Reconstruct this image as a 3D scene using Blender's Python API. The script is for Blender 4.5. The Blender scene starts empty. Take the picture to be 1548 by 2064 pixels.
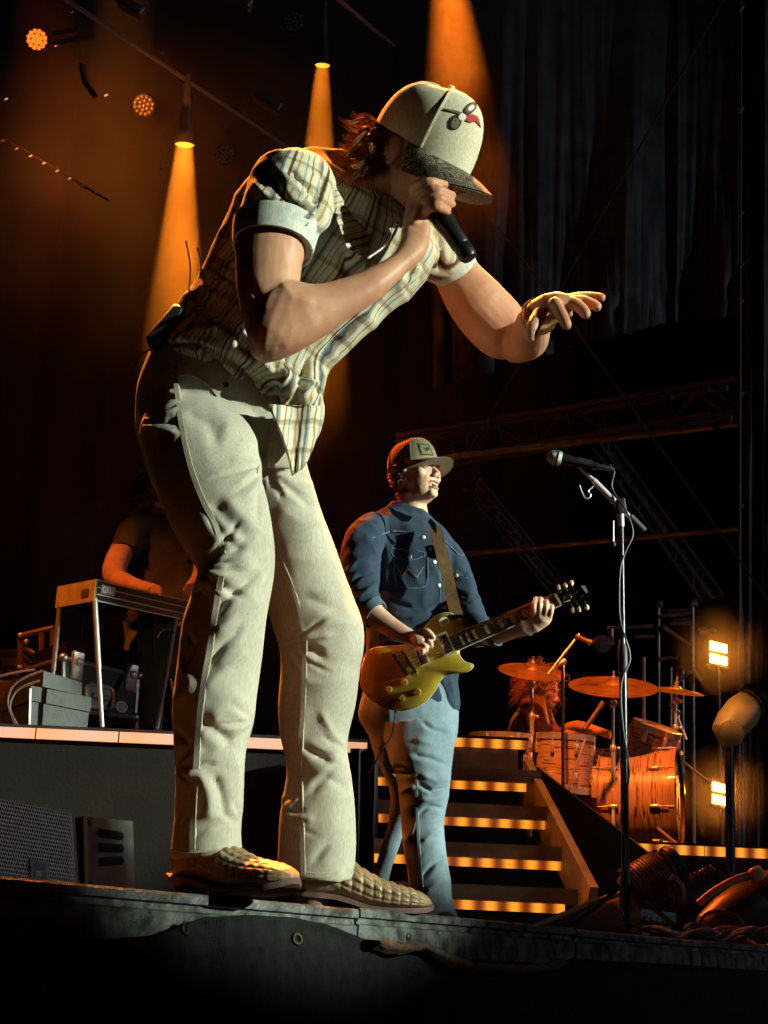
import bpy, bmesh, math, random
import numpy as np
from mathutils import Vector, Matrix, noise
random.seed(7)
np.random.seed(7)

# ------------------------------------------------------------------ camera, world, lights, exposure
SC = bpy.context.scene
COL = SC.collection
R = math.radians
FLOOR = 1.40                      # stage floor above the pit
CAMZ = FLOOR - 0.0915
FPX = 3000.0                      # focal length in photo pixels (1548 x 2064)
PITCH, ROLL = math.atan(908 / FPX), R(2.5)
_f = Vector((0, math.cos(PITCH), math.sin(PITCH)))
_r0 = Vector((1, 0, 0))
_u0 = Vector((0, -math.sin(PITCH), math.cos(PITCH)))
_r = _r0 * math.cos(ROLL) + _u0 * math.sin(ROLL)
_u = _u0 * math.cos(ROLL) - _r0 * math.sin(ROLL)
EYE = Vector((0, 0, CAMZ))


def P(px, py, D):
    """world point seen at photo pixel (px, py) whose distance into the stage (world y) is D"""
    d = _f + _r * ((px - 774) / FPX) + _u * ((1032 - py) / FPX)
    return EYE + d * (D / d.y)


def Pf(px, py, z):
    """the point of the horizontal plane z seen at the pixel"""
    d = _f + _r * ((px - 774) / FPX) + _u * ((1032 - py) / FPX)
    return EYE + d * ((z - CAMZ) / d.z)


def PX(v):
    """photo pixel of a world point"""
    q = Vector(v) - EYE
    w = q.dot(_f)
    return (774 + FPX * q.dot(_r) / w, 1032 - FPX * q.dot(_u) / w)


def ppm(D):
    return FPX / D


cam_d = bpy.data.cameras.new('camera')
cam = bpy.data.objects.new('camera', cam_d)
COL.objects.link(cam)
m3 = Matrix((_r, _u, -_f)).transposed()
cam.matrix_world = Matrix.Translation(EYE) @ m3.to_4x4()
cam_d.sensor_width = 36
cam_d.lens = 36 * FPX / 2064
cam_d.clip_start, cam_d.clip_end = 0.05, 500
SC.camera = cam

world = bpy.data.worlds.new('World')
SC.world = world
world.use_nodes = True
wn = world.node_tree
bg = wn.nodes['Background']
sky = wn.nodes.new('ShaderNodeTexSky')
sky.sky_type = 'NISHITA'
sky.sun_disc = False
sky.sun_elevation = R(-6)
sky.sun_rotation = R(200)
wn.links.new(sky.outputs[0], bg.inputs[0])
bg.inputs[1].default_value = 0.05

SC.view_settings.view_transform = 'Standard'
SC.view_settings.look = 'None'
SC.view_settings.exposure = 0
SC.view_settings.gamma = 1
SC.render.engine = 'CYCLES'
SC.cycles.use_denoising = True
SC.cycles.max_bounces = 3
SC.cycles.diffuse_bounces = 2
SC.cycles.glossy_bounces = 2
SC.cycles.use_adaptive_sampling = True
SC.cycles.adaptive_threshold = 0.03
SC.cycles.volume_bounces = 0
SC.cycles.sample_clamp_indirect = 4


def spot(name, loc, target, power, col, size, blend=0.3, radius=0.05):
    l = bpy.data.lights.new(name, 'SPOT')
    l.energy, l.color, l.spot_size, l.spot_blend, l.shadow_soft_size = power, col, R(size), blend, radius
    o = bpy.data.objects.new(name, l)
    COL.objects.link(o)
    o.location = loc
    o.rotation_euler = (Vector(target) - Vector(loc)).to_track_quat('-Z', 'Y').to_euler()
    return o


AMBER = (1.0, 0.26, 0.03)
DEEP = (1.0, 0.13, 0.015)
SING = P(600, 900, 2.85)          # middle of the singer
# front-of-house follow spots on the audience tower, to the right of the camera
FOH = SING + Vector((0.945, -0.327, 0)) * 25 + Vector((0, 0, 6.4))
spot('follow_spot', FOH, P(640, 960, 2.85), 54000, (0.90, 1.0, 0.78), 4.15, 0.15, 0.12)
GPOS = P(850, 1300, 5.7)
FOH2 = GPOS + Vector((0.945, -0.325, 0)) * 24 + Vector((0, 0, 4.6))
spot('follow_spot', FOH2, P(890, 1270, 5.5), 62000, (0.86, 1.0, 0.83), 4.5, 0.25, 0.12)
spot('added_front_fill', FOH + Vector((1, 1.5, 1)), P(1100, 700, 9), 2100, (0.80, 0.86, 1.0), 34, 0.6, 0.6)  # wide cool fill added to lift the dark sheet and far surfaces
# amber moving heads high on the upstage truss, behind the band
spot('truss_backlight', P(60, -560, 8.0), P(400, 720, 2.72), 15000, AMBER, 11, 0.5, 0.10)
spot('truss_backlight', P(1150, -800, 6.5), P(980, 470, 2.75), 20000, AMBER, 12, 0.4, 0.10)
spot('truss_backlight', P(250, 150, 8.4), P(780, 1150, 5.75), 3800, DEEP, 16, 0.5, 0.10)
spot('truss_backlight', P(900, -500, 4.6), P(1210, 1490, 8.2), 1900, (1, .20, .025), 20, 0.6, 0.12)  # unseen front light added over the stage for the drums, no backlight
spot('truss_backlight', P(1500, -300, 6.0), P(1200, 1480, 8.2), 700, (1, .15, .018), 22, 0.6, 0.12)
spot('truss_backlight', P(-250, 300, 6.0), P(230, 1280, 7.2), 330, (1, .24, .03), 40, 0.6, 0.12)
spot('truss_backlight', P(720, -300, 9.2), P(1130, 1660, 6.6), 1500, AMBER, 9, 0.6, 0.10)
spot('added_side_light', P(-260, 760, 6.2), P(800, 1400, 5.72), 360, (1, .17, .02), 20, 0.5, 0.10)  # unseen lamp added at the left for orange on the guitarist
spot('added_side_light', P(1120, 900, 5.4), P(1484, 1455, 6.4), 150, (1, .40, .08), 9, 0.6, 0.05)  # amber spot without a fixture, added to brighten the right moving head
spot('added_side_fill', P(-500, 1000, 4.5), P(420, 1200, 2.7), 5, (1.0, .34, .10), 70, 0.8, 0.3)  # dim warm fill added for the dark side of the singer's trousers

# ------------------------------------------------------------------ materials
_M = {}


def mat(name, col=(0.5, 0.5, 0.5), rough=0.6, metal=0.0, var=0.0, scale=8.0, bump=0.0, bscale=60.0, emit=None, spec=0.4,
        sss=0.0, col2=None, sheen=0.0, coat=0.0):
    """plain procedural surface: base colour broken by noise, fine bump"""
    if name in _M:
        return _M[name]
    m = bpy.data.materials.new(name)
    m.use_nodes = True
    nt = m.node_tree
    b = nt.nodes['Principled BSDF']
    b.inputs['Base Color'].default_value = (*col, 1)
    b.inputs['Roughness'].default_value = rough
    b.inputs['Metallic'].default_value = metal
    b.inputs['Specular IOR Level'].default_value = spec
    if sss:
        b.inputs['Subsurface Weight'].default_value = sss
        b.inputs['Subsurface Radius'].default_value = (0.012, 0.005, 0.003)
    if sheen:
        b.inputs['Sheen Weight'].default_value = sheen
    if coat:
        b.inputs['Coat Weight'].default_value = coat
    tc = nt.nodes.new('ShaderNodeTexCoord')
    if var or col2:
        n = nt.nodes.new('ShaderNodeTexNoise')
        n.inputs['Scale'].default_value = scale
        n.inputs['Detail'].default_value = 6
        nt.links.new(tc.outputs['Object'], n.inputs['Vector'])
        r = nt.nodes.new('ShaderNodeValToRGB')
        c2 = col2 or tuple(c * (1 - var) for c in col)
        r.color_ramp.elements[0].position, r.color_ramp.elements[1].position = 0.35, 0.65
        r.color_ramp.elements[0].color = (*c2, 1)
        r.color_ramp.elements[1].color = (*(tuple(min(1, c * (1 + var * 0.5)) for c in col)), 1)
        nt.links.new(n.outputs['Fac'], r.inputs[0])
        nt.links.new(r.outputs[0], b.inputs['Base Color'])
    if bump:
        n2 = nt.nodes.new('ShaderNodeTexNoise')
        n2.inputs['Scale'].default_value = bscale
        n2.inputs['Detail'].default_value = 4
        nt.links.new(tc.outputs['Object'], n2.inputs['Vector'])
        bp = nt.nodes.new('ShaderNodeBump')
        bp.inputs['Strength'].default_value = bump
        bp.inputs['Distance'].default_value = 0.004
        nt.links.new(n2.outputs['Fac'], bp.inputs['Height'])
        nt.links.new(bp.outputs[0], b.inputs['Normal'])
    if emit:
        b.inputs['Emission Color'].default_value = (*emit[0], 1)
        b.inputs['Emission Strength'].default_value = emit[1]
    _M[name] = m
    return m


# ------------------------------------------------------------------ mesh helpers
def frame(axis):
    a = Vector(axis).normalized()
    t = Vector((0, 0, 1)) if abs(a.z) < 0.9 else Vector((1, 0, 0))
    u = a.cross(t).normalized()
    return a, u, a.cross(u).normalized()


class MB:
    def __init__(s):
        s.v, s.f = [], []

    def add(s, vs, fs):
        k = len(s.v)
        s.v += [tuple(v) for v in vs]
        s.f += [tuple(i + k for i in f) for f in fs]
        return s

    def obox(s, c, ax, ay, az):
        """box from centre and three half-axes"""
        c, ax, ay, az = map(Vector, (c, ax, ay, az))
        vs = [c + ax * i + ay * j + az * k for k in (-1, 1) for j in (-1, 1) for i in (-1, 1)]
        return s.add(vs, [(0, 2, 3, 1), (4, 5, 7, 6), (0, 1, 5, 4), (2, 6, 7, 3), (0, 4, 6, 2), (1, 3, 7, 5)])

    def box(s, x0, x1, y0, y1, z0, z1):
        return s.obox(((x0 + x1) / 2, (y0 + y1) / 2, (z0 + z1) / 2), ((x1 - x0) / 2, 0, 0), (0, (y1 - y0) / 2, 0), (0, 0, (z1 - z0) / 2))

    def bbox(s, c, ax, ay, az, bev=0.006):
        """box with chamfered edges: rings along z"""
        c, ax, ay, az = map(Vector, (c, ax, ay, az))
        lx, ly, lz = ax.length, ay.length, az.length
        X, Y, Z = ax / lx, ay / ly, az / lz
        b = min(bev, lx * .6, ly * .6, lz * .6)

        def ring(ix, iy, z):
            q = b
            pts = [(-ix + q, -iy), (ix - q, -iy), (ix, -iy + q), (ix, iy - q), (ix - q, iy), (-ix + q, iy), (-ix, iy - q), (-ix, -iy + q)]
            return [c + X * p[0] + Y * p[1] + Z * z for p in pts]
        rs = [ring(lx - b * .8, ly - b * .8, -lz), ring(lx, ly, -lz + b), ring(lx, ly, lz - b), ring(lx - b * .8, ly - b * .8, lz)]
        return s.loft(rs)

    def loft(s, rings, cap=True, closed=False):
        n = len(rings[0])
        k = len(s.v)
        for r in rings:
            s.v += [tuple(p) for p in r]
        m = len(rings)
        for i in range(m if closed else m - 1):
            i2 = (i + 1) % m
            for j in range(n):
                j2 = (j + 1) % n
                s.f.append((k + i * n + j, k + i * n + j2, k + i2 * n + j2, k + i2 * n + j))
        if cap and not closed:
            for idx, flip in ((0, True), (m - 1, False)):
                c = sum((Vector(p) for p in rings[idx]), Vector()) / n
                ci = len(s.v)
                s.v.append(tuple(c))
                for j in range(n):
                    a, b = k + idx * n + j, k + idx * n + (j + 1) % n
                    s.f.append((ci, b, a) if flip else (ci, a, b))
        return s

    def cyl(s, p0, p1, r0, r1=None, n=12, cap=True):
        r1 = r0 if r1 is None else r1
        p0, p1 = Vector(p0), Vector(p1)
        a, u, v = frame(p1 - p0)
        rs = [[p + (u * math.cos(t) + v * math.sin(t)) * r for t in [2 * math.pi * j / n for j in range(n)]] for p, r in ((p0, r0), (p1, r1))]
        return s.loft(rs, cap)

    def tube(s, pts, rad, n=8, cap=True, closed=False):
        pts = [Vector(p) for p in pts]
        m = len(pts)
        rads = [rad] * m if isinstance(rad, (int, float)) else rad
        rs = []
        pu = None
        for i, p in enumerate(pts):
            if closed:
                t = pts[(i + 1) % m] - pts[i - 1]
            else:
                t = pts[min(i + 1, m - 1)] - pts[max(i - 1, 0)]
            t.normalize()
            if pu is None:
                _, u, _ = frame(t)
            else:
                u = pu - t * pu.dot(t)
                u = u.normalized() if u.length > 1e-6 else frame(t)[1]
            pu = u
            v = t.cross(u)
            rs.append([p + (u * math.cos(2 * math.pi * j / n) + v * math.sin(2 * math.pi * j / n)) * rads[i] for j in range(n)])
        return s.loft(rs, cap, closed)

    def lathe(s, prof, o, axis, n=24, cap=True):
        """prof: [(radius, height along axis)]"""
        o = Vector(o)
        a, u, v = frame(axis)
        return s.loft([[o + a * h + (u * math.cos(2 * math.pi * j / n) + v * math.sin(2 * math.pi * j / n)) * r for j in range(n)] for r, h in prof], cap)

    def ball(s, c, r, n=16, m=10, ax=None):
        """ellipsoid; r number or 3-tuple of radii along ax (three unit vectors)"""
        c = Vector(c)
        rx, ry, rz = (r, r, r) if isinstance(r, (int, float)) else r
        X, Y, Z = ax or (Vector((1, 0, 0)), Vector((0, 1, 0)), Vector((0, 0, 1)))
        rs = []
        for i in range(1, m):
            t = math.pi * i / m
            rs.append([c + X * (rx * math.sin(t) * math.cos(2 * math.pi * j / n)) + Y * (ry * math.sin(t) * math.sin(2 * math.pi * j / n)) - Z * (rz * math.cos(t)) for j in range(n)])
        return s.loft(rs)

    def prism(s, pts, off):
        """flat polygon (3-D points) pushed along off"""
        pts = [Vector(p) for p in pts]
        off = Vector(off)
        n = len(pts)
        k = len(s.v)
        s.v += [tuple(p) for p in pts] + [tuple(p + off) for p in pts]
        s.f.append(tuple(k + i for i in range(n))[::-1])
        s.f.append(tuple(k + n + i for i in range(n)))
        for i in range(n):
            j = (i + 1) % n
            s.f.append((k + i, k + j, k + n + j, k + n + i))
        return s

    def grid(s, rows):
        """open sheet from a list of rows of points"""
        k = len(s.v)
        n = len(rows[0])
        for r in rows:
            s.v += [tuple(p) for p in r]
        for i in range(len(rows) - 1):
            for j in range(n - 1):
                s.f.append((k + i * n + j, k + i * n + j + 1, k + (i + 1) * n + j + 1, k + (i + 1) * n + j))
        return s

    def mesh(s, name='mesh'):
        me = bpy.data.meshes.new(name)
        me.from_pydata(s.v, [], s.f)
        me.update()
        bm = bmesh.new()
        bm.from_mesh(me)
        bmesh.ops.recalc_face_normals(bm, faces=bm.faces)
        bm.to_mesh(me)
        bm.free()
        return me

    def build(s, name, material, parent=None, smooth=True, angle=40):
        me = s.mesh(name)
        return put(name, me, material, parent, smooth, angle)


def put(name, me, material, parent=None, smooth=True, angle=40):
    o = bpy.data.objects.new(name, me)
    COL.objects.link(o)
    if material:
        me.materials.append(material)
    if smooth:
        me.shade_smooth()
        if angle:
            me.set_sharp_from_angle(angle=R(angle))
    if parent:
        o.parent = parent
        o.matrix_parent_inverse = Matrix.Translation(-Vector(parent.location))
    return o


def thing(name, loc, label, cat, group=None):
    o = bpy.data.objects.new(name, None)
    COL.objects.link(o)
    o.location = loc
    o.empty_display_size = 0.1
    return tag(o, label, cat, group)


def tag(o, label=None, cat=None, group=None, kind=None):
    for k, v in (('label', label), ('category', cat), ('group', group), ('kind', kind)):
        if v:
            o[k] = v
    return o


def copy_tree(root, loc, label=None):
    r = root.copy()
    COL.objects.link(r)
    r.location = loc
    if label:
        r['label'] = label
    for ch in root.children:
        c = ch.copy()
        COL.objects.link(c)
        c.parent = r
        for g in ch.children:
            d = g.copy()
            COL.objects.link(d)
            d.parent = c
    return r


def merged(mb, voxel, smooth=4, factor=0.5):
    """overlapping closed shapes grown together into one continuous skin"""
    me = bpy.data.meshes.new('skin')
    me.from_pydata(mb.v, [], mb.f)
    bm = bmesh.new()
    bm.from_mesh(me)
    bmesh.ops.recalc_face_normals(bm, faces=bm.faces)
    bm.to_mesh(me)
    bm.free()
    o = bpy.data.objects.new('skin', me)
    COL.objects.link(o)
    md = o.modifiers.new('r', 'REMESH')
    md.mode = 'VOXEL'
    md.voxel_size = voxel
    md.use_smooth_shade = True
    if smooth:
        sm = o.modifiers.new('s', 'SMOOTH')
        sm.factor, sm.iterations = factor, smooth
    dg = bpy.context.evaluated_depsgraph_get()
    out = bpy.data.meshes.new_from_object(o.evaluated_get(dg))
    bpy.data.objects.remove(o)
    return out


def coords(me):
    a = np.empty(len(me.vertices) * 3)
    me.vertices.foreach_get('co', a)
    return a.reshape(-1, 3)


def normals(me):
    a = np.empty(len(me.vertices) * 3)
    me.vertex_normals.foreach_get('vector', a)
    return a.reshape(-1, 3)


def set_coords(me, c):
    me.vertices.foreach_set('co', np.ascontiguousarray(c, dtype=float).ravel())
    me.update()


def proj(c):
    """photo pixels of an array of world points"""
    q = c - np.array(EYE)
    w = q @ np.array(_f)
    return np.stack([774 + FPX * (q @ np.array(_r)) / w, 1032 - FPX * (q @ np.array(_u)) / w], 1)


def seg_dist(p, a, b):
    """distance of points p to segment ab and the parameter along it"""
    a, b = np.array(a, float), np.array(b, float)
    d = b - a
    t = np.clip(((p - a) @ d) / (d @ d + 1e-12), 0, 1)
    return np.linalg.norm(p - (a + t[:, None] * d), axis=1), t


def vnoise(c, scale, seed=0.0):
    o = Vector((seed * 7.13, seed * 3.7, seed * 1.9))
    return np.array([noise.noise(Vector(p) * scale + o) for p in c])


def attr(me, name, vals):
    a = me.attributes.new(name, 'FLOAT', 'POINT')
    a.data.foreach_set('value', np.ascontiguousarray(vals, dtype=np.float32))
# ------------------------------------------------------------------ figure tools
def px_rings(spec, n=28, pw=2.3, up=None):
    """spec rows: (xL, yL, xR, yR, D, ratio): outline pixels of one cross-section at depth D; sections stand square to the limb"""
    cs = []
    for q in spec:
        L, Rr = P(q[0], q[1], q[4]), P(q[2], q[3], q[4])
        cs.append(((L + Rr) / 2, (Rr - L) / 2, q[5]))
    out = []
    m = len(cs)
    for i, (c, a, ra) in enumerate(cs):
        t = cs[min(i + 1, m - 1)][0] - cs[max(i - 1, 0)][0]
        b = a.cross(t)
        if b.y < 0:
            b = -b
        b = b.normalized() * a.length * ra
        ring = []
        for j in range(n):
            t_ = 2 * math.pi * j / n
            cx, sx = math.cos(t_), math.sin(t_)
            e = 2 / pw
            ring.append(c + a * (math.copysign(abs(cx) ** e, cx)) + b * (math.copysign(abs(sx) ** e, sx)))
        out.append(ring)
    return out


def smooth_spec(spec, k=3):
    """Catmull-Rom through the rows"""
    out = []
    m = len(spec)
    A = [np.array(q, float) for q in spec]
    for i in range(m - 1):
        p0, p1, p2, p3 = A[max(i - 1, 0)], A[i], A[i + 1], A[min(i + 2, m - 1)]
        for s in range(k):
            t = s / k
            out.append(0.5 * ((2 * p1) + (-p0 + p2) * t + (2 * p0 - 5 * p1 + 4 * p2 - p3) * t * t + (-p0 + 3 * p1 - 3 * p2 + p3) * t ** 3))
    out.append(A[-1])
    return [tuple(q) for q in out]


def curve_pts(pts, k=4):
    return [Vector(q) for q in smooth_spec([tuple(p) for p in pts], k)]


def finger(mb, pts, r0, r1, n=10):
    pts = curve_pts(pts, 4)
    m = len(pts)
    mb.tube(pts, [r0 + (r1 - r0) * i / (m - 1) for i in range(m)], n)
    mb.ball(pts[-1], r1, 10, 6)
    mb.ball(pts[0], r0, 10, 6)


def facing(me, c=None):
    """1 where the surface looks at the camera side of the stage, 0 at the far side"""
    c = coords(me) if c is None else c
    v = np.array(EYE) - c
    v /= np.linalg.norm(v, axis=1)[:, None]
    return np.clip((normals(me) * v).sum(1) * 1.6 + 0.35, 0, 1)


def folds(me, strokes, f=None):
    """press cloth folds into a garment: strokes = (photo polyline, width px, height m), negative = crease"""
    c = coords(me)
    nrm = normals(me)
    f = facing(me, c) if f is None else f
    p = proj(c)
    d = np.zeros(len(c))
    for pts, w, h in strokes:
        best = np.full(len(c), 1e9)
        par = np.zeros(len(c))
        nseg = len(pts) - 1
        for i in range(nseg):
            dd, t = seg_dist(p, pts[i], pts[i + 1])
            k = dd < best
            best[k] = dd[k]
            par[k] = (i + t[k]) / nseg
        taper = np.clip(np.minimum(par, 1 - par) * 5 + 0.15, 0, 1)
        if h < 0:                                   # crease: narrow valley between two soft shoulders
            pf = 1.25 * np.exp(-(best / (w * .62)) ** 1.6) - .45 * np.exp(-(best / (w * 1.9)) ** 2)
        else:                                       # standing fold: sharp crest
            pf = np.exp(-(best / (w * .95)) ** 1.25)
        d += h * taper * pf
    set_coords(me, c + nrm * (d * f)[:, None])


def fan(cx, cy, a0, a1, n, l0, l1, w, h, seed=0, bend=.25):
    """pull folds that spread from a pinch point"""
    rnd = random.Random(seed)
    out = []
    for i in range(n):
        a = R(a0 + (a1 - a0) * (i + rnd.uniform(.2, .8)) / n)
        L = rnd.uniform(l0, l1)
        s = rnd.uniform(4, 14)
        b = a + rnd.uniform(-bend, bend)
        p0 = (cx + s * math.cos(a), cy + s * math.sin(a))
        p1 = (p0[0] + L * .5 * math.cos(a), p0[1] + L * .5 * math.sin(a))
        p2 = (p1[0] + L * .5 * math.cos(b), p1[1] + L * .5 * math.sin(b))
        out.append(([p0, p1, p2], w * rnd.uniform(.7, 1.3), h * rnd.uniform(.6, 1.2) * (1 if i % 2 else -1)))
    return out


def ripple(me, amp, scale, stretch=(1, 1, 1), seed=0, octave=1):
    c = coords(me)
    q = c * np.array(stretch)
    n = vnoise(q, scale, seed)
    if octave > 1:
        n = n + 0.5 * vnoise(q, scale * 2.3, seed + 5)
    n = 1 - 2 * np.abs(n)                       # ridged, like creased cloth
    set_coords(me, c + normals(me) * (amp * (n - 0.5))[:, None])


def head_shape(mb, C, f, u, s=1.0, mouth=0.0, neck=None, broad=1.0):
    f = Vector(f).normalized()
    u = (Vector(u) - f * Vector(u).dot(f)).normalized()
    r = f.cross(u)
    C = Vector(C)
    L = lambda x, y, z: C + (r * x * broad + f * y + u * z) * s
    ax = (r, f, u)
    sc = lambda *q: (q[0] * s * broad, q[1] * s, q[2] * s)
    mb.ball(L(0, -.015, .030), sc(.077, .098, .095), 24, 16, ax)
    mb.ball(L(0, .025, -.030), sc(.062, .070, .092), 20, 14, ax)
    mb.ball(L(0, .030, -.085), sc(.052, .056, .040), 16, 12, ax)
    mb.ball(L(0, .074, -.106), sc(.024, .020, .020), 12, 8, ax)
    for q in (-1, 1):
        mb.ball(L(q * .044, .058, -.026), sc(.024, .024, .022), 12, 8, ax)
        mb.ball(L(q * .011, .102, -.041), sc(.0095, .011, .008), 10, 6, ax)
        mb.ball(L(q * .078, -.004, -.012), sc(.008, .020, .032), 12, 8, ax)
        mb.ball(L(q * .081, -.012, .006), sc(.007, .018, .016), 10, 6, ax)
        mb.tube([L(q * .05, .068, .016), L(q * .03, .082, .022), L(0, .087, .020)], .0105 * s, 8)
    mb.tube([L(0, .086, .012), L(0, .095, -.012), L(0, .110, -.038)], [.008 * s, .010 * s, .0125 * s], 10)
    mb.tube([L(-.022, .082, -.069 + mouth * .2), L(0, .097, -.065 + mouth * .2), L(.022, .082, -.069 + mouth * .2)], .0068 * s, 8)
    mb.tube([L(-.020, .080, -.079 - mouth), L(0, .094, -.083 - mouth), L(.020, .080, -.079 - mouth)], .0075 * s, 8)
    if neck is not None:
        n0 = L(0, -.022, -.07)
        n1 = Vector(neck)
        mb.tube([n0, n0.lerp(n1, .5), n1], [.058 * s, .056 * s, .066 * s], 18)
    return L, ax


def dent(me, pts):
    """pts: (centre, sigma, displacement vector)"""
    c = coords(me)
    for p, sg, d in pts:
        w = np.exp(-(((c - np.array(p)) ** 2).sum(1)) / (2 * sg * sg))
        c = c + w[:, None] * np.array(d)
    set_coords(me, c)


def cloth_mat(name, col, col2, scale=120, bump=0.35, rough=0.85, var_scale=5):
    if name in _M:
        return _M[name]
    m = mat(name, col, rough, 0, 0, var_scale, bump * .5, scale * 1.6, col2=col2, spec=0.15, sheen=0.1)
    # slubby vertical yarn streaks over the broad fading
    nt = m.node_tree
    b = nt.nodes['Principled BSDF']
    src = b.inputs['Base Color'].links[0].from_socket
    tc = nt.nodes.new('ShaderNodeTexCoord')
    mp = nt.nodes.new('ShaderNodeMapping')
    mp.inputs['Scale'].default_value = (420, 420, 60)
    n = nt.nodes.new('ShaderNodeTexNoise')
    n.inputs['Scale'].default_value = 1
    n.inputs['Detail'].default_value = 3
    nt.links.new(tc.outputs['Object'], mp.inputs[0])
    nt.links.new(mp.outputs[0], n.inputs['Vector'])
    mr = nt.nodes.new('ShaderNodeMapRange')
    mr.inputs['From Min'].default_value, mr.inputs['From Max'].default_value = .3, .7
    mr.inputs['To Min'].default_value, mr.inputs['To Max'].default_value = .78, 1.12
    nt.links.new(n.outputs['Fac'], mr.inputs['Value'])
    mx = nt.nodes.new('ShaderNodeMixRGB')
    mx.blend_type = 'MULTIPLY'
    mx.inputs[0].default_value = 1
    nt.links.new(src, mx.inputs[1])
    nt.links.new(mr.outputs[0], mx.inputs[2])
    nt.links.new(mx.outputs[0], b.inputs['Base Color'])
    return m


def skin_mat(name, col=(.42, .22, .13)):
    c2 = (col[0] * .86, col[1] * .70, col[2] * .66)
    return mat(name, col, 0.50, 0, 0.10, 14, 0.10, 420, spec=0.32, col2=c2)


def strip(path, nrm, w, h, offset=0.0):
    """flat raised band that follows a path (list of points) on a surface with the given normals"""
    rs = []
    m = len(path)
    for i in range(m):
        t = (Vector(path[min(i + 1, m - 1)]) - Vector(path[max(i - 1, 0)])).normalized()
        n_ = Vector(nrm[i]).normalized()
        s_ = t.cross(n_).normalized()
        p = Vector(path[i]) + n_ * offset
        rs.append([p - s_ * w - n_ * h, p - s_ * w * .8 + n_ * h, p + s_ * w * .8 + n_ * h, p + s_ * w - n_ * h])
    return MB().loft(rs)


class Surf:
    """ray pick on a mesh from the camera side, to lay seams, buttons and pockets on it"""

    def __init__(s, me):
        from mathutils.bvhtree import BVHTree
        s.t = BVHTree.FromPolygons([v.co.copy() for v in me.vertices], [tuple(p.vertices) for p in me.polygons])

    def at(s, px, py):
        d = (_f + _r * ((px - 774) / FPX) + _u * ((1032 - py) / FPX)).normalized()
        h = s.t.ray_cast(EYE, d)
        return (h[0], h[1]) if h[0] is not None else (None, None)

    def near(s, p):
        h = s.t.find_nearest(Vector(p))
        return h[0], h[1]

    def line(s, pts, k=6):
        out, nn = [], []
        for q in smooth_spec(pts, k):
            p, n = s.at(*q[:2])
            if p is not None:
                out.append(p)
                nn.append(n)
        return out, nn


def seam(surf, pts, name, material, parent, w=.004, h=.0022, k=6):
    a, b = surf.line(pts, k)
    for _ in range(4):                              # let the stitching bridge the smallest creases
        a = [a[0]] + [(a[i - 1] + a[i] * 2 + a[i + 1]) / 4 for i in range(1, len(a) - 1)] + [a[-1]] if len(a) > 2 else a
        b = [b[0]] + [(b[i - 1] + b[i] * 2 + b[i + 1]).normalized() for i in range(1, len(b) - 1)] + [b[-1]] if len(b) > 2 else b
    if len(a) > 2:
        return strip(a, b, w, h).build(name, material, parent)
# ------------------------------------------------------------------ stage deck, front edge and skirt
EDGE = lambda x: 1.0 / (0.4605 - 0.00016 * x)        # how far the front edge of the deck stands behind pixel column x


def edge_pt(x, z=FLOOR, off=0.0):
    D = EDGE(x)
    q = P(x, 1850, D)
    return Vector((q.x, q.y, z)) - ein * off


ein = Vector((0, 0, 0))
eA, eB = edge_pt(-200), edge_pt(1700)
edir = (eB - eA).normalized()
ein = Vector((-edir.y, edir.x, 0))                    # into the stage
e0, e1 = eA - edir * 3, eB + edir * 16
black_deck = mat('deck_black', (0.016, 0.015, 0.014), 0.6, 0, 0.4, 5, 0.3, 40)
g = MB().prism([(-60, -40, 0), (90, -40, 0), (90, 90, 0), (-60, 90, 0)], (0, 0, -0.1)).build('ground', mat('pit_ground', (0.03, 0.03, 0.028), 0.9, 0, 0.4, 2), smooth=False)
tag(g, kind='structure')
fl = MB().prism([e0 + ein * .012, e1 + ein * .012, e1 + ein * 26, e0 + ein * 26], (0, 0, -0.05)).build('stage_floor', black_deck, smooth=False)
tag(fl, kind='structure')

# worn aluminium edge profile, one length per deck panel
edge_m = mat('worn_edge', (0.14, 0.155, 0.155), 0.55, 0.35, 0.75, 26, 0.8, 130, spec=.4)
prof = [(0.05, .004), (-.012, .004), (-.016, 0), (-.016, -.012), (-.006, -.015), (-.006, -.024), (-.013, -.027), (-.013, -.078), (-.004, -.082), (.03, -.082), (.03, -.05), (.05, -.05)]
cuts = [-3.2, -1.05, .17, 1.06, 1.82, 2.75, 4.6, 7, 10, 14]
o_ = edge_pt(600)
for k in range(len(cuts) - 1):
    a_, b_ = o_ + edir * (cuts[k] + .003), o_ + edir * (cuts[k + 1] - .003)
    dz = [0, -.0015, .001, -.001, .0012, 0, -.001, 0, 0][k]
    nseg = 10
    MB().loft([[a_.lerp(b_, t / nseg) + ein * p_[0] + Vector((0, 0, p_[1] + dz)) for p_ in prof] for t in range(nseg + 1)]).build('edge_profile', edge_m, fl, True, 30)
for x, y in ((812, 1888), (1100, 1890), (1112, 1896)):
    q = edge_pt(x, 0, .0135)
    q.z = P(x, y, q.y).z
    MB().lathe([(.007, 0), (.007, .003), (.003, .005)], q, -ein, 10).build('bolt', mat('bolt_dark', (.05, .05, .05), .5, .8), fl)

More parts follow.
